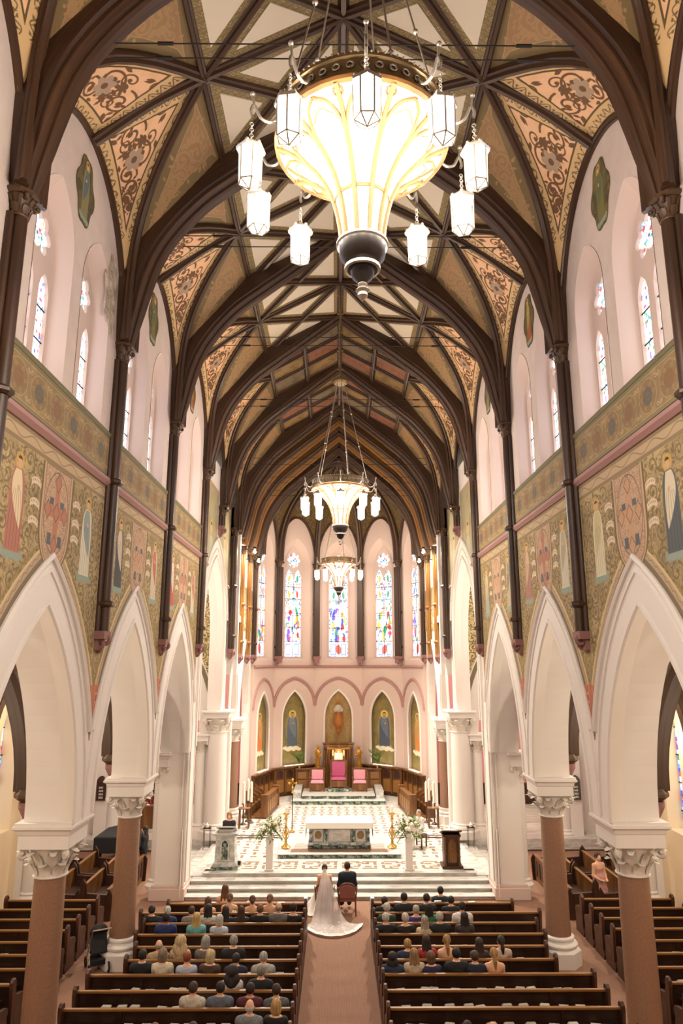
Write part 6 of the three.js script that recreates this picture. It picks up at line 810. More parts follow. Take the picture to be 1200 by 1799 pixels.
{ // things in the transepts
  const p = tag(group('grand_piano', scene, [-8.4, 0, -28.6]), 'grand piano under a black cover in the left transept', 'piano'); mesh('cover', [extrude([[-0.75, -0.9], [0.75, -0.9], [0.75, 0.1], [0.45, 0.7], [0.1, 0.95], [-0.5, 0.95], [-0.75, 0.6]], 0.5, [], 0.04).rotateX(-PI / 2).translate(0, 0.5, 0)], mat(0x23262c, 0.85), p); for (const [x, z] of [[-0.6, 0.7], [0.6, 0.7], [-0.2, -0.7]]) mesh('leg', [box(0.1, 0.5, 0.1, x, 0.25, z)], M.black, p);
  const f = tag(group('red_plant', scene, [-8.35, Y2, -31.9]), 'red leafed plant on a wooden stand in the left chapel arch', 'plant'); mesh('stand', [rbox(0.8, 0.9, 0.5, 0, 0.45, 0)], M.oak, f); const rm = mat(0xa8352c, 0.7); seed(160); for (let i = 0; i < 40; i++) { const q = new THREE.Mesh(leafBlade, rm); q.name = 'leaf'; q.position.set(rr(-0.3, 0.3), 0.9 + rr(0, 0.5), rr(-0.2, 0.2)); q.rotation.set(rr(-1, 1), rnd() * 7, rr(-1, 1)); q.scale.setScalar(rr(1.2, 2)); f.add(q); }
  const o = tag(group('orange_hanging', scene, [8.2, 2.2, -36.75]), 'orange and red hanging cloth in the right chapel', 'hanging'); mesh('cloth', [grid(T(8).map((t) => T(12).map((u) => V(-0.35 + 0.7 * u, 1.5 - 1.5 * t, 0.03 * sin(u * 18)))))], mat(0xe06a24, 0.8), o); mesh('rod', [rod(V(-0.45, 1.52, 0), V(0.45, 1.52, 0), 0.02)], M.brass, o);
  const k = tag(group('notice_board', scene, [11.2, 2.3, -30.85]), 'small dark green notice board on the right transept wall', 'board'); mesh('frame', [rbox(0.7, 0.9, 0.05, 0, 0, 0)], mat(0x3f5147, 0.7), k);
  const st = tag(group('stroller', scene, [-6.05, 0, -19.0], 0.5), 'black folding baby stroller standing behind the middle left column', 'stroller'); const wheels = [[-0.22, -0.3], [0.22, -0.3], [-0.22, 0.28], [0.22, 0.28]]; for (const [x, z] of wheels) mesh('wheel', [turn(new THREE.TorusGeometry(0.1, 0.025, 6, 14), 0, PI / 2, 0).translate(x, 0.12, z)], M.black, st); mesh('frame', [rod(V(-0.22, 0.12, -0.3), V(-0.22, 1.0, 0.35), 0.014), rod(V(0.22, 0.12, -0.3), V(0.22, 1.0, 0.35), 0.014), rod(V(-0.22, 1.0, 0.35), V(0.22, 1.0, 0.35), 0.018), rod(V(-0.22, 0.12, 0.28), V(-0.22, 0.6, -0.05), 0.014), rod(V(0.22, 0.12, 0.28), V(0.22, 0.6, -0.05), 0.014)], M.silver, st); mesh('seat', [turn(rbox(0.4, 0.5, 0.06, 0, 0, 0, 0.03), -0.5).translate(0, 0.62, 0.02), rbox(0.4, 0.06, 0.3, 0, 0.4, -0.15, 0.03)], M.black, st); mesh('hood', [(() => { const g = new THREE.SphereGeometry(0.26, 14, 8, 0, PI * 2, 0, PI / 2); g.scale(0.85, 0.8, 1); return turn(g, -0.5).translate(0, 0.82, -0.02); })()], M.black, st); mesh('basket', [rbox(0.36, 0.14, 0.4, 0, 0.22, 0, 0.03)], M.black, st);
}
// ---------------------------------------------------------------- people: distance fields meshed on a grid
const smin = (a, b, k) => { const h = Math.max(k - Math.abs(a - b), 0) / k; return Math.min(a, b) - h * h * k * 0.25; };
const cap = (a, b, ra, rb) => { const [ax, ay, az] = a, bx = b[0] - ax, by = b[1] - ay, bz = b[2] - az, L = bx * bx + by * by + bz * bz || 1e-9; return (x, y, z) => { const t = Math.min(1, Math.max(0, ((x - ax) * bx + (y - ay) * by + (z - az) * bz) / L)); return Math.hypot(x - ax - bx * t, y - ay - by * t, z - az - bz * t) - (ra + (rb - ra) * t); }; };
const ell = (c, r) => (x, y, z) => { const px = (x - c[0]) / r[0], py = (y - c[1]) / r[1], pz = (z - c[2]) / r[2], k = Math.hypot(px, py, pz); return (k - 1) * Math.min(...r) * (k < 1 ? 1 : 1); };
const blend = (list, k) => (x, y, z) => { let d = 9; for (const f of list) d = smin(d, f(x, y, z), k); return d; };
function surfaceNet(f, lo, hi, cell) {   // naive surface nets
  const n = [0, 1, 2].map((i) => Math.ceil((hi[i] - lo[i]) / cell) + 1), [nx, ny, nz] = n, D = new Float32Array(nx * ny * nz), at = (i, j, k) => i + nx * (j + ny * k);
  for (let k = 0; k < nz; k++) for (let j = 0; j < ny; j++) for (let i = 0; i < nx; i++) D[at(i, j, k)] = f(lo[0] + i * cell, lo[1] + j * cell, lo[2] + k * cell);
  const id = new Int32Array(nx * ny * nz).fill(-1), pos = [], idx = [];
  for (let k = 0; k < nz - 1; k++) for (let j = 0; j < ny - 1; j++) for (let i = 0; i < nx - 1; i++) {
    const v = []; let m = 0; for (let c = 0; c < 8; c++) { const q = D[at(i + (c & 1), j + ((c >> 1) & 1), k + (c >> 2))]; v.push(q); if (q < 0) m |= 1 << c; } if (m === 0 || m === 255) continue;
    let sx = 0, sy = 0, sz = 0, e = 0; for (let a = 0; a < 8; a++) for (const b of [1, 2, 4]) if (!(a & b)) { const c = a | b; if ((v[a] < 0) !== (v[c] < 0)) { const t = v[a] / (v[a] - v[c]); sx += (a & 1) + (b === 1 ? t : 0); sy += ((a >> 1) & 1) + (b === 2 ? t : 0); sz += (a >> 2) + (b === 4 ? t : 0); e++; } }
    id[at(i, j, k)] = pos.length / 3; pos.push(lo[0] + (i + sx / e) * cell, lo[1] + (j + sy / e) * cell, lo[2] + (k + sz / e) * cell);
  }
  for (let k = 1; k < nz - 1; k++) for (let j = 1; j < ny - 1; j++) for (let i = 1; i < nx - 1; i++) {
    const s = D[at(i, j, k)] < 0; const quad = (a, b, c, d, flip) => { if (a < 0 || b < 0 || c < 0 || d < 0) return; flip ? idx.push(a, c, b, a, d, c) : idx.push(a, b, c, a, c, d); };
    if (s !== (D[at(i + 1, j, k)] < 0)) quad(id[at(i, j - 1, k - 1)], id[at(i, j, k - 1)], id[at(i, j, k)], id[at(i, j - 1, k)], !s);
    if (s !== (D[at(i, j + 1, k)] < 0)) quad(id[at(i - 1, j, k - 1)], id[at(i - 1, j, k)], id[at(i, j, k)], id[at(i, j, k - 1)], !s);
    if (s !== (D[at(i, j, k + 1)] < 0)) quad(id[at(i - 1, j - 1, k)], id[at(i, j - 1, k)], id[at(i, j, k)], id[at(i - 1, j, k)], !s);
  }
  const g = new THREE.BufferGeometry(); g.setAttribute('position', new THREE.Float32BufferAttribute(pos, 3)); g.setIndex(idx); g.computeVertexNormals(); g.setAttribute('uv', new THREE.Float32BufferAttribute(new Float32Array(pos.length / 3 * 2), 2));
  return boxUV(g);
}
const joinIndexed = (list) => mergeGeometries(list);
// joints of a figure that faces -z; seat at y = 0.45
const seated = (w) => ({ hip: [0, 0.56, -0.02], belly: [0, 0.74, 0.0], chest: [0, 0.94, 0.03], neck: [0, 1.09, 0.03], head: [0, 1.222, 0.0], sh: [w, 0.99, 0.035], el: [w + 0.055, 0.72, -0.02], wr: [0.1, 0.62, -0.25], hd: [0.05, 0.6, -0.31], th: [0.095, 0.53, -0.04], kn: [0.11, 0.53, -0.44], an: [0.11, 0.12, -0.42], toe: [0.12, 0.05, -0.53] });
const standing = (w) => ({ hip: [0, 0.92, 0], belly: [0, 1.06, 0], chest: [0, 1.28, 0.01], neck: [0, 1.44, 0.01], head: [0, 1.58, -0.01], sh: [w, 1.34, 0.01], el: [w + 0.06, 1.06, 0.0], wr: [w - 0.04, 0.98, -0.2], hd: [0.07, 0.98, -0.26], th: [0.09, 0.88, 0], kn: [0.1, 0.5, -0.02], an: [0.1, 0.1, 0.02], toe: [0.12, 0.04, -0.12] });
const mir = (p, s) => [p[0] * s, p[1], p[2]];
const torso = (J, w, o) => [ell(J.hip, [0.165 + o, 0.13 + o, 0.13 + o]), ell(J.belly, [0.145 * w / 0.18 + o, 0.17 + o, 0.11 + o]), ell(J.chest, [w * 0.86 + o, 0.17 + o, 0.115 + o]), cap(mir(J.sh, -1), J.sh, 0.062 + o, 0.062 + o), cap([J.neck[0], J.neck[1] - 0.08, J.neck[2]], J.neck, 0.07 + o, 0.052 + o * 0.5)];
const armsOf = (J, o, full = true) => [1, -1].flatMap((s) => [cap(mir(J.sh, s), mir(J.el, s), 0.055 + o, 0.043 + o), ...(full ? [cap(mir(J.el, s), mir(J.wr, s), 0.042 + o, 0.03 + o)] : [])]);
const legsOf = (J, o) => [1, -1].flatMap((s) => [cap(mir(J.th, s), mir(J.kn, s), 0.09 + o, 0.062 + o), cap(mir(J.kn, s), mir(J.an, s), 0.06 + o, 0.042 + o), cap(mir(J.an, s), mir(J.toe, s), 0.042 + o, 0.035 + o)]);
function headGeo(J) {
  const [hx, hy, hz] = J.head, nk = J.neck;
  const parts = blend([ell([hx, hy + 0.015, hz + 0.015], [0.076, 0.1, 0.095]), ell([hx, hy - 0.045, hz - 0.03], [0.056, 0.068, 0.062]), cap([nk[0], nk[1] - 0.06, nk[2]], [hx, hy - 0.04, hz + 0.02], 0.058, 0.052)], 0.03);
  const fine = [cap([hx, hy + 0.0, hz - 0.088], [hx, hy - 0.03, hz - 0.108], 0.009, 0.015), cap([hx - 0.022, hy - 0.062, hz - 0.088], [hx + 0.022, hy - 0.062, hz - 0.088], 0.009, 0.009), ...[1, -1].map((s) => ell([hx + s * 0.08, hy - 0.01, hz + 0.012], [0.014, 0.03, 0.02]))];
  const sockets = [1, -1].map((s) => ell([hx + s * 0.032, hy + 0.005, hz - 0.09], [0.018, 0.011, 0.012]));
  return surfaceNet((x, y, z) => { let d = parts(x, y, z); for (const f of fine) d = smin(d, f(x, y, z), 0.012); for (const f of sockets) d = Math.max(d, -f(x, y, z)); return d; }, [hx - 0.12, nk[1] - 0.1, hz - 0.15], [hx + 0.12, hy + 0.15, hz + 0.15], 0.011);
}
function handGeo(J, s) {
  const wr = mir(J.wr, s), hd = mir(J.hd, s), dir = V(hd[0] - wr[0], hd[1] - wr[1], hd[2] - wr[2]).normalize(), side = V(0, 1, 0).cross(dir).normalize().multiplyScalar(s), dn = V(0, -1, 0), P = (a, b, c) => V(...wr).addScaledVector(dir, a).addScaledVector(side, b).addScaledVector(dn, c).toArray();
  const f = [cap(P(0, 0, 0), P(0.04, 0, 0), 0.026, 0.03), cap(P(0.04, -0.018, 0), P(0.07, -0.022, 0), 0.018, 0.016), cap(P(0.04, 0.018, 0), P(0.07, 0.022, 0), 0.018, 0.016)];
  [[-0.03, 0.032], [-0.01, 0.042], [0.01, 0.038], [0.03, 0.028]].forEach(([b, L]) => { f.push(cap(P(0.075, b, 0), P(0.075 + L, b * 1.1, 0.006), 0.0095, 0.009), cap(P(0.075 + L, b * 1.1, 0.006), P(0.07 + L * 1.6, b * 1.1, 0.028), 0.009, 0.008)); });
  f.push(cap(P(0.03, 0.03, 0), P(0.055, 0.055, 0.008), 0.012, 0.011), cap(P(0.055, 0.055, 0.008), P(0.085, 0.058, 0.014), 0.011, 0.009));
  const q = blend(f, 0.008); const c = P(0.06, 0, 0.01); return surfaceNet(q, c.map((v) => v - 0.1), c.map((v) => v + 0.1), 0.0085);
}
function makeKind(J, w) {
  const base = [...torso(J, w, 0), ...armsOf(J, 0), ...legsOf(J, 0)], top = J.chest[1] + 0.35, R = [w + 0.16, top, 0.66];
  const lo = [-R[0], -0.02, -0.64], hi = [R[0], top, 0.24], cell = 0.024;
  const body = joinIndexed([surfaceNet(blend(base, 0.045), lo, hi, cell), headGeo(J), handGeo(J, 1), handGeo(J, -1)]);
  const cut = (f, yMax) => (x, y, z) => Math.max(f(x, y, z), y - yMax);
  const long = blend([...torso(J, w, 0.018).slice(0, 4), ...armsOf(J, 0.016), ...legsOf(J, 0.016)], 0.05);
  const suit = surfaceNet(cut(long, J.neck[1] + 0.0), lo, hi, cell);
  const gownParts = J.kn[1] < J.hip[1] - 0.2 ? [cap(J.hip, [0, 0.1, 0.02], 0.19, 0.34)] : [cap([0, 0.55, -0.05], [0, 0.54, -0.42], 0.19, 0.19), cap([0, 0.5, -0.44], [0, 0.12, -0.42], 0.18, 0.24)];
  const strap = surfaceNet(cut(blend([...torso(J, w, 0.014).slice(0, 3), ...gownParts], 0.05), J.chest[1] - 0.0), lo, hi, cell);
  const blouse = surfaceNet(cut(blend([...torso(J, w, 0.014).slice(0, 4), ...armsOf(J, 0.014, false), ...gownParts], 0.05), J.neck[1] - 0.025), lo, hi, cell);
  return { J, body, suit, strap, blouse };
}
const man = makeKind(seated(0.185), 0.2), woman = makeKind(seated(0.155), 0.17), womanUp = makeKind(standing(0.155), 0.17), manUp = makeKind(standing(0.18), 0.195);
// hair, modelled round a head at the origin
const hairField = (list, k = 0.02) => blend(list, k);
function hairGeo(fields, lo, hi, cell = 0.012, k = 0.025) { const f = hairField(fields, k); const face = ell([0, -0.03, -0.085], [0.068, 0.088, 0.075]); return surfaceNet((x, y, z) => Math.max(f(x, y, z), -face(x, y, z)), lo, hi, cell); }
const capHair = ell([0, 0.026, 0.022], [0.092, 0.098, 0.1]), B = [[-0.2, -0.5, -0.16], [0.2, 0.22, 0.26]];
const HAIR = {
  short: hairGeo([capHair, ell([0, -0.015, 0.045], [0.08, 0.06, 0.066])], [-0.13, -0.14, -0.14], [0.13, 0.17, 0.17], 0.01),
  fringe: surfaceNet((x, y, z) => Math.max(ell([0, -0.01, 0.03], [0.087, 0.07, 0.092])(x, y, z), -(z + 0.02), y - 0.035), [-0.13, -0.14, -0.14], [0.13, 0.17, 0.17], 0.01),
  bob: hairGeo([ell([0, 0.02, 0.025], [0.1, 0.115, 0.112]), ell([0, -0.06, 0.045], [0.105, 0.09, 0.085])], [-0.16, -0.2, -0.16], [0.16, 0.2, 0.2]),
  long: hairGeo([ell([0, 0.025, 0.025], [0.094, 0.106, 0.106]), cap([0, -0.04, 0.06], [0, -0.26, 0.095], 0.07, 0.05), cap([0.055, -0.05, 0.05], [0.085, -0.27, 0.09], 0.05, 0.042), cap([-0.055, -0.05, 0.05], [-0.085, -0.25, 0.09], 0.05, 0.042)], ...B, 0.014),
  curly: hairGeo([ell([0, 0.02, 0.03], [0.13, 0.13, 0.13]), ell([0.07, -0.12, 0.07], [0.1, 0.12, 0.09]), ell([-0.07, -0.12, 0.07], [0.1, 0.12, 0.09]), ell([0, -0.2, 0.09], [0.12, 0.12, 0.08])], ...B, 0.014),
  bun: hairGeo([ell([0, 0.025, 0.02], [0.09, 0.103, 0.1]), ell([0, -0.01, 0.125], [0.055, 0.055, 0.045])], [-0.15, -0.16, -0.15], [0.15, 0.18, 0.22]),
  pony: hairGeo([ell([0, 0.025, 0.02], [0.09, 0.103, 0.102]), cap([0, 0.02, 0.11], [0, -0.1, 0.14], 0.035, 0.04), cap([0, -0.1, 0.14], [0.01, -0.3, 0.12], 0.04, 0.02)], ...B, 0.012),
};
const hairMats = {}, clothMats = {}, skinMats = {};
const strands = noiseTex(128, [[40, 3], [90, 5], [12, 4]], 71, [[150, 150, 150], [215, 215, 215], [255, 255, 255]], [0.16, 0.4], 1.9), weave = noiseTex(64, [[8, 8], [40, 40]], 72, [[205, 205, 205], [235, 235, 235], [255, 255, 255]], [0.3, 0.3], 1.6);
const tint = (store, hex, rough) => store[hex] ||= mat(hex, rough, store === hairMats ? { map: strands } : store === clothMats ? { map: weave } : {});
const SKIN = 0xd9a98a, SKIN2 = 0x8a5a40, SKIN3 = 0xc79070;
const collarGeo = (kind) => { const [x, y, z] = kind.J.neck; const g = new THREE.TorusGeometry(0.06, 0.016, 6, 16); g.rotateX(PI / 2 + 0.15); g.translate(x, y - 0.045, z - 0.004); return norm(g); };
man.collar = collarGeo(man); manUp.collar = collarGeo(manUp);
const boyLift = 0;
function person(kind, opt, x, y, d, label, grp) {
  const g = tag(group('person', scene, [x, y, -d], opt.ry || 0), label, 'person', grp); const sc = opt.scale || 1; g.scale.setScalar(sc);
  const o = (n, geo, m) => { const q = new THREE.Mesh(geo, m); q.name = n; q.castShadow = q.receiveShadow = true; g.add(q); return q; };
  o('body', kind.body, tint(skinMats, opt.skin || SKIN, 0.6));
  if (opt.wear) o(opt.wear === 'suit' ? 'jacket' : opt.wear === 'strap' ? 'gown' : 'dress', kind[opt.wear], tint(clothMats, opt.color, 0.85));
  if (opt.wear === 'suit' && kind.collar && opt.collar !== 0) o('shirt_collar', kind.collar, tint(clothMats, opt.collar || 0xeeeae2, 0.8));
  if (opt.hair) { const h = o('hair', HAIR[opt.hair], tint(hairMats, opt.hc, 0.65)); h.position.set(...kind.J.head); if (opt.big) h.scale.setScalar(opt.big); }
  return g;
}
// where a person sits: pixel column in the photograph -> x on that row
const seatX = (px, r) => { const d = rowD(r) + 0.2, y = 1.1, Dz = 0.9767 + (0.2147) * ((7.44 - y) / d * 0.9767 + 0.2147) / (0.9767 - (7.44 - y) / d * 0.2147) ; return (px - 591) / 1200 / Dz * d - 0.13; };
const GREY = 0x9c9890, WHITEH = 0xd9d5cc, BROWN = 0x4a3222, DARK = 0x211814, BLOND = 0xc2a06a, LIGHTBR = 0x7d5a38, RED = 0x9a4a22, BLK = 0x17171b, NAVY = 0x1d2740;
const L3 = (x) => 200 + x / 3.333, R3 = (x) => 520 + x / 3;
const seatsLeft = [
  [1, 655, 'strap', 0xe6cdbb, 'long', 0x6b452b, 'bridesmaid with long brown hair in a pale gown, front pew left of the aisle', woman],
  [2, 556, 'strap', 0xcfae9c, 'long', 0x6b472e, 'bare shouldered bridesmaid with light brown hair nearest the left pier', woman], [2, 682, 'strap', 0xcfae9c, 'bun', 0x76553a, 'bare shouldered bridesmaid beside a small bouquet on the left front pews', woman], [2, 815, 'strap', 0xd1b09c, 'bun', 0x5d3f2a, 'bridesmaid with a low twisted bun, third along the second left pew', woman], [2, 918, 'strap', 0xd1b09c, 'bun', 0x8a6640, 'bridesmaid with golden brown updo nearest the aisle, second left pew', woman],
  [3, 228, 'suit', 0x202227, 'short', 0x2a2420, 'person in a black jacket half hidden by the left middle column', man], [3, 318, 'suit', 0x22305c, 'short', WHITEH, 'white haired man in a royal blue jacket, third left pew', man], [3, 460, 'suit', 0x8b8781, 'short', BROWN, 'man in a light grey jacket between the blue jacket and the bridesmaids', man], [3, 560, 'blouse', 0xc9c4bc, 'long', DARK, 'woman with long dark hair in a pale grey top, third left pew', woman], [3, 660, 'blouse', 0x27222a, 'long', 0x2a1c16, 'woman with long dark hair in a black dress, third left pew', woman], [3, 750, 'blouse', 0x352a28, 'long', 0x4b3022, 'woman with wavy brown hair in a dark brown dress, third left pew', woman], [3, 860, 'suit', 0x1a1a1e, 'short', LIGHTBR, 'brown haired man in a black suit and white collar, third left pew', man], [3, 968, 'suit', 0x6e6a64, 'fringe', GREY, 'balding man in a grey suit near the aisle, third left pew', man], [3, 1055, 'blouse', 0x1c1a1e, 'short', DARK, 'dark haired guest in black at the aisle end of the third left pew', woman],
  [4, 310, 'suit', 0x1c2e66, 'short', DARK, 'dark skinned man in a bright blue suit, fourth left pew', man, SKIN2], [4, 488, 'blouse', 0x6fb5b8, 'long', 0xd6b878, 'blonde woman in a turquoise patterned dress', woman], [4, 622, 'blouse', 0xbcc9dc, 'bob', WHITEH, 'white haired woman in a pale blue blouse', woman],
  [6, 268, 'suit', 0xb39c7c, 'fringe', GREY, 'balding man in a tan jacket, sixth left pew', man], [6, 395, 'blouse', 0xc4ac92, 'curly', 0xd0b58a, 'woman with big blonde hair in a beige top', woman], [6, 542, 'blouse', 0x6d6860, 'bob', 0xa8a49c, 'grey haired woman in a black and white dress', woman], [6, 705, 'suit', 0x201f22, 'short', GREY, 'grey haired man in black, sixth left pew', man],
  [7, 172, 'suit', 0x1c1d22, 'short', 0x24201d, 'man in a black jacket beside the left middle column base', man], [7, 290, 'blouse', 0xd8cdb6, 'bob', 0x8a7860, 'woman with ash brown bob in a cream top', woman], [7, 433, 'blouse', 0xb6bed2, 'short', RED, 'red haired woman in a pale lavender top', woman], [7, 570, 'blouse', 0x4d3a30, 'bob', 0xd2bb8c, 'woman with short blonde hair in brown lace', woman], [7, 720, 'suit', NAVY, 'short', DARK, 'dark haired man in a navy suit, seventh left pew', man], [7, 880, 'suit', 0xa8a59e, 'short', 0xb2aea6, 'grey haired man in a pale grey jacket near the aisle', man],
  [8, 697, 'blouse', 0xd2ccc6, 'curly', 0x2c1e1a, 'woman with big dark curly hair in a white top', woman], [8, 866, 'suit', 0x1d1d22, 'short', 0x8d8982, 'grey haired man in a black suit, eighth left pew', man],
  [9, 470, 'suit', 0xcfc7ba, 'short', BROWN, 'man in an off white jacket, ninth left pew', man], [9, 628, 'suit', 0x656d7c, 'short', 0x2a1f1a, 'man in a blue grey suit, ninth left pew', man], [9, 803, 'suit', 0x5c2630, 'short', 0x2a1f1a, 'man in a maroon jacket, ninth left pew', man, SKIN3], [9, 955, 'suit', 0x5d5f64, 'short', 0x3a2a20, 'man in a mid grey suit at the aisle end of the ninth left pew', man],
  [10, 800, 'suit', 0x80858a, 'fringe', WHITEH, 'bald man with white fringe in a grey suit, tenth left pew', man], [10, 955, 'blouse', 0x1a1a1c, 'bob', 0xc4a066, 'blonde woman in a black dress, tenth left pew', woman], [11, 243, 'blouse', 0x5a4a40, 'short', 0x8a6238, 'guest with light brown hair at the bottom of the left pews', woman], [11, 468, 'blouse', 0x504238, 'short', 0x4a3826, 'guest with brown hair at the bottom middle of the left pews', woman],
];
const seatsRight = [
  [1, 766, 'suit', 0x22303a, 'short', DARK, 'dark haired groomsman alone on the front pew right of the aisle', man],
  [2, 470, 'suit', 0x22252c, 'short', 0x32241c, 'groomsman nearest the aisle on the second right pew', man], [2, 573, 'suit', 0x262b2e, 'short', DARK, 'groomsman second from the aisle on the second right pew', man], [2, 692, 'suit', 0x25272e, 'short', 0x2c201a, 'groomsman third from the aisle on the second right pew', man], [2, 822, 'suit', 0x20252c, 'short', 0x1d1613, 'groomsman farthest from the aisle on the second right pew', man],
  [3, 482, 'blouse', 0x33443e, 'short', WHITEH, 'white haired guest in dark green, third right pew', woman], [3, 637, 'blouse', 0x4a3a86, 'short', 0xc4bcae, 'woman with short silver hair in a purple dress', woman], [3, 706, 'blouse', 0x2f7a56, 'long', DARK, 'woman with long dark hair in a green dress', woman], [3, 880, 'suit', 0xe4e2e0, 'short', DARK, 'man in a white shirt on the third right pew', man],
  [4, 477, 'suit', 0x1b1b1e, 'short', 0xcfcabf, 'white haired man in black near the aisle, fourth right pew', man], [4, 580, 'blouse', 0x222126, 'short', 0xd8d2c4, 'short white haired woman in black, fourth right pew', woman], [4, 683, 'blouse', 0xd4c0a4, 'long', 0xb8ab94, 'woman with long ash blonde hair in a cream floral dress', woman], [4, 762, 'suit', 0x232428, 'short', 0xc9c3b6, 'white haired man in a charcoal suit, fourth right pew', man], [4, 893, 'blouse', 0x3d3a40, 'long', 0x241a18, 'woman with dark hair in charcoal at the end of the fourth right pew', woman],
  [6, 593, 'suit', 0x27324e, 'short', 0xb88e58, 'blond man in a navy suit, sixth right pew', man], [6, 690, 'blouse', 0xa02c30, 'long', 0x2a1a16, 'woman with dark hair in a red dress', woman], [6, 800, 'strap', 0xb78a6a, 'pony', 0xa8824e, 'bare backed woman with a blonde ponytail', woman], [6, 970, 'blouse', 0x3a2c28, 'long', 0x33221a, 'woman with long brown hair in a dark dress, sixth right pew', woman], [6, 1087, 'blouse', 0xcbb8a8, 'pony', 0x1f1613, 'woman with tied dark hair in a white top, sixth right pew', woman],
  [7, 513, 'suit', 0x27334c, 'curly', 0x221a18, 'man with thick black hair in a navy jacket', man], [7, 627, 'blouse', 0xc7b39a, 'long', 0x9c7e56, 'woman with long dark blonde hair in cream lace', woman], [7, 715, 'blouse', 0x2d2a4c, 'bob', 0x6f5236, 'woman with a brown bob in a dark indigo dress', woman], [7, 850, 'suit', 0x1b1c20, 'short', 0x1d1613, 'black haired man in a black suit, seventh right pew', man], [7, 948, 'suit', 0x20263c, 'short', 0x4d3626, 'brown haired man in a dark navy suit, seventh right pew', man], [7, 1050, 'strap', 0xd6733a, 'pony', 0xb88c52, 'blonde woman with bare shoulders in an orange dress', woman],
  [11, 910, 'blouse', 0x3a302c, 'short', 0x3a2a20, 'dark haired guest at the bottom of the right pews', woman], [11, 1045, 'suit', 0x6a6258, 'fringe', 0xb0a89c, 'balding guest at the bottom of the right pews', man],
];
seed(909);
for (const [list, conv] of [[seatsLeft, L3], [seatsRight, R3]]) for (const [r, px, wear, color, hair, hc, label, kind, skin] of list) person(kind, { wear, color, hair, hc, skin, scale: rr(0.94, 1.02), ry: rr(-0.12, 0.12), big: hair === 'curly' && kind === man ? 0.8 : 1, collar: wear === 'suit' && color === 0xe4e2e0 ? 0 : undefined }, seatX(conv(px), r), 0.005, rowD(r) + 0.215, label, 'seated wedding guests');
// bouquet held by a bridesmaid
{ const x = seatX(L3(708), 2), b = tag(group('bouquet', scene, [x, 0.86, -rowD(2) - 0.12]), 'small pale bouquet beside the bridesmaid on the second left pew', 'bouquet'); seed(22); for (let i = 0; i < 9; i++) { const q = new THREE.Mesh(roseGeo, i % 3 ? petal : petalCream); q.name = 'flower'; q.position.set(rr(-0.07, 0.07), rr(0, 0.1), rr(-0.05, 0.05)); b.add(q); } for (let i = 0; i < 8; i++) { const q = new THREE.Mesh(leafBlade, leafMats[i % 3]); q.name = 'leaf'; q.position.set(rr(-0.06, 0.06), rr(-0.05, 0.05), 0); q.rotation.set(rr(-1, 1), rnd() * 7, rr(-1, 1)); b.add(q); } mesh('stems', [cyl(0.02, 0.015, 0.16, 8, 0, -0.08, 0)], leafMats[0], b); }
// bride and groom on armchairs before the steps
const dB = 22.85, bx = (571 - 591) / 1200 / 1.095 * dB - 0.13, gx = (611 - 591) / 1200 / 1.095 * dB - 0.13, rosy = mat(0x8a5448, 0.85), chairWood = mat(0x6b3a24, 0.45);
for (const [x, label] of [[bx, 'wooden armchair with red brown upholstery under the bride'], [gx, 'wooden armchair with red brown upholstery under the groom']]) {
  const c = tag(group('armchair', scene, [x, 0, -dB]), label, 'chair'); mesh('seat', [rbox(0.52, 0.1, 0.5, 0, 0.42, -0.04, 0.03)], rosy, c); mesh('backrest', [extrude([[-0.21, 0], [0.21, 0], [0.23, 0.28], [0.15, 0.34], [0, 0.36], [-0.15, 0.34], [-0.23, 0.28]], 0.06, [], 0.015).rotateX(0.12).translate(0, 0.5, 0.2)], rosy, c); mesh('back_frame', [tube([[-0.25, 0.4, 0.2], [-0.26, 0.76, 0.26], [-0.15, 0.88, 0.28], [0, 0.91, 0.28], [0.15, 0.88, 0.28], [0.26, 0.76, 0.26], [0.25, 0.4, 0.2]], 0.022, 6, 30)], chairWood, c);
  for (const sx of [-1, 1]) { mesh('leg', [tube([[sx * 0.24, 0.4, 0.2], [sx * 0.25, 0.2, 0.23], [sx * 0.26, 0.0, 0.3]], 0.022, 6)], chairWood, c); mesh('leg', [tube([[sx * 0.24, 0.4, -0.26], [sx * 0.27, 0.2, -0.29], [sx * 0.25, 0.0, -0.3]], 0.022, 6)], chairWood, c); mesh('armrest', [tube([[sx * 0.26, 0.72, 0.23], [sx * 0.3, 0.7, 0], [sx * 0.3, 0.68, -0.2], [sx * 0.27, 0.42, -0.22]], 0.022, 6)], chairWood, c); }
}
const bride = person(woman, { wear: 'strap', color: 0xf4f1ec, hair: 'bun', hc: 0x4a3222, ry: 0.05 }, bx, 0.03, dB + 0.02, 'bride in a white gown and long lace edged veil, seated before the steps');
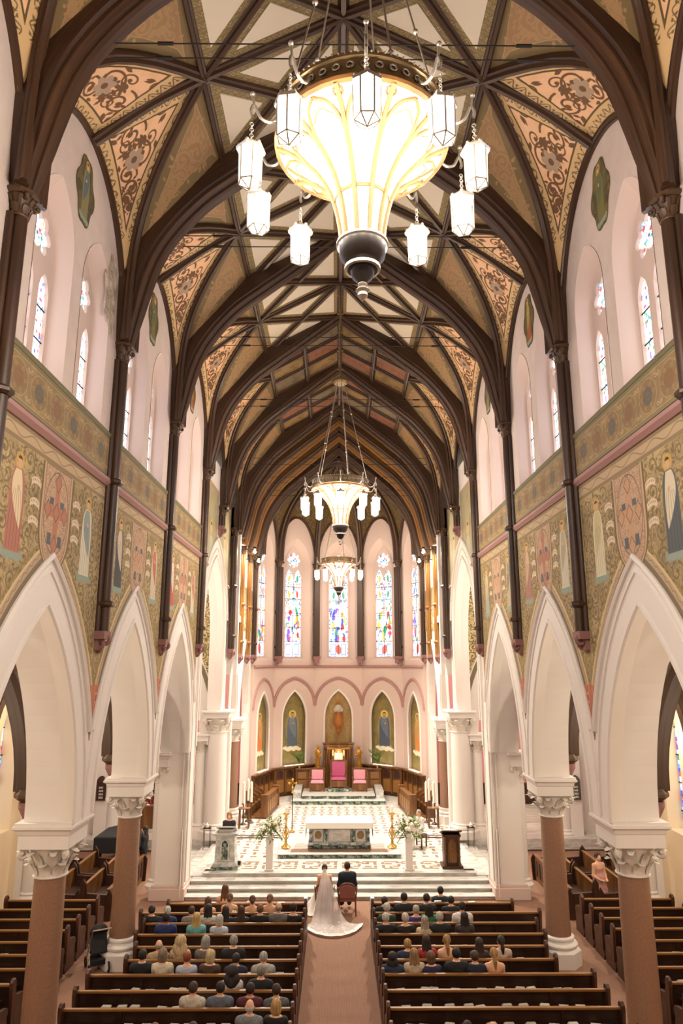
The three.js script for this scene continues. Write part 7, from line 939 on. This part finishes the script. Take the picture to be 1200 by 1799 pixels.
{ // veil: from the hair down the chair back and fanned over the carpet behind
  const rows = [], N = 34, U = 40; const P = (u, v) => {
    const fold = sin(u * 17 + 1) * 0.5 + sin(u * 29) * 0.3;
    if (v < 0.45) { const t = v / 0.45, w = lerp(0.04, 0.42, t ** 0.9), y = lerp(1.25, 0.16, t), z = lerp(0.165, 0.66, t ** 0.72) + (1 - u * u) * 0.04; return V(u * w + 0.06 * t, y, z + fold * 0.03 * t); }
    const t = (v - 0.45) / 0.55, a = u * lerp(0.75, 1.25, t), R = lerp(0.0, 1.45, t); const x = u * 0.42 * (1 - t) + sin(a) * R * 0.62 + 0.06 + 0.16 * t, z = 0.66 + cos(a) * R * 0.9 + (1 - t) * (1 - u * u) * 0.06; return V(x, Math.max(0.012, lerp(0.16, 0.02, Math.min(1, t * 2.6)) + (fold + 0.8) * 0.022 * (1 - t * 0.6)), z); };
  for (let i = 0; i <= N; i++) rows.push(Array.from({ length: U + 1 }, (_, j) => P(j / U * 2 - 1, i / N)));
  const tulle = new THREE.MeshPhysicalMaterial({ color: 0xffffff, roughness: 1, transmission: 0.35, thickness: 0, opacity: 0.5, transparent: true, side: THREE.DoubleSide });
  const veil = mesh('veil', grid(rows), tulle, bride); seed(33); const lace = []; for (let j = 0; j <= 120; j++) { const u = j / 60 - 1, p = P(u, 0.985), b = new THREE.CircleGeometry(rr(0.03, 0.05), 7); b.rotateX(-PI / 2); b.translate(p.x, p.y + 0.006, p.z); lace.push(b); const p2 = P(u * 0.98, 0.95 + rr(-0.02, 0.01)), c = new THREE.CircleGeometry(rr(0.014, 0.026), 6); c.rotateX(-PI / 2); c.translate(p2.x, p2.y + 0.008, p2.z); lace.push(c); } for (let i = 0; i < 40; i++) { const p = P(rr(-0.9, 0.9), rr(0.6, 0.92)), c = new THREE.CircleGeometry(rr(0.012, 0.024), 6); c.rotateX(-PI / 2); c.translate(p.x, p.y + 0.012, p.z); lace.push(c); }
  mesh('lace_edge', lace, mat(0xfaf8f4, 0.9), veil);
  const skirt = []; for (let i = 0; i <= 8; i++) { const t = i / 8; skirt.push(Array.from({ length: 13 }, (_, j) => { const a = lerp(0.9, 2.9, j / 12); return V(-0.2 - sin(a) * (0.12 + 0.5 * t), 0.45 * (1 - t) ** 1.6 + 0.015 + 0.02 * sin(j * 2.1), -0.1 - cos(a) * (0.1 + 0.55 * t) * 0.7); })); } mesh('gown_train', grid(skirt), mat(0xf6f3ee, 0.85), bride);
}
person(man, { wear: 'suit', color: 0x1f2a3a, hair: 'short', hc: 0x3a2418, ry: 0.1, scale: 1.05 }, gx, 0.03, dB + 0.02, 'groom in a dark blue suit seated beside the bride');
// people in the sanctuary and transepts
person(womanUp, { wear: 'blouse', color: 0x2a2a2e, hair: 'bob', hc: 0xa88a62, ry: PI }, -3.98, Y2, 26.5, 'reader in a black and white top standing behind the marble ambo');
{ const pc = tag(group('celebrant_chair', scene, [3.1, Y2, -28.6], -PI / 2 - 0.5), 'dark wooden chair under the priest beside the altar', 'chair'); mesh('seat', [rbox(0.55, 0.06, 0.5, 0, 0.42, 0)], M.pew, pc); mesh('backrest', [rbox(0.55, 0.7, 0.06, 0, 0.8, 0.24)], M.pew, pc); for (const a of [-1, 1]) for (const b of [-1, 1]) mesh('leg', [box(0.05, 0.4, 0.05, a * 0.24, 0.2, b * 0.2)], M.pew, pc); }
person(man, { wear: 'suit', color: 0xf2efe6, hair: 'short', hc: 0xb9b2a6, ry: PI - 0.9, collar: 0 }, 3.1, Y2 + 0.01, 28.6, 'priest in white vestments seated at the right of the altar');
{ const k = person(womanUp, { wear: 'strap', color: 0xd19a8e, hair: 'short', hc: 0x3a2a22, ry: PI + 0.3 }, 7.95, 0, 22.8, 'woman in a long dusty pink gown standing in the right transept'); }
person(manUp, { wear: 'suit', color: 0x16161a, hair: 'long', hc: 0x2a1d16, ry: PI / 2, collar: 0 }, (252 - 591) / 1200 / 1.09 * 26.4 - 0.13, 0, 26.4, 'person in black with long dark hair standing beyond the left crossing pier');
renderer.render(scene, camera);
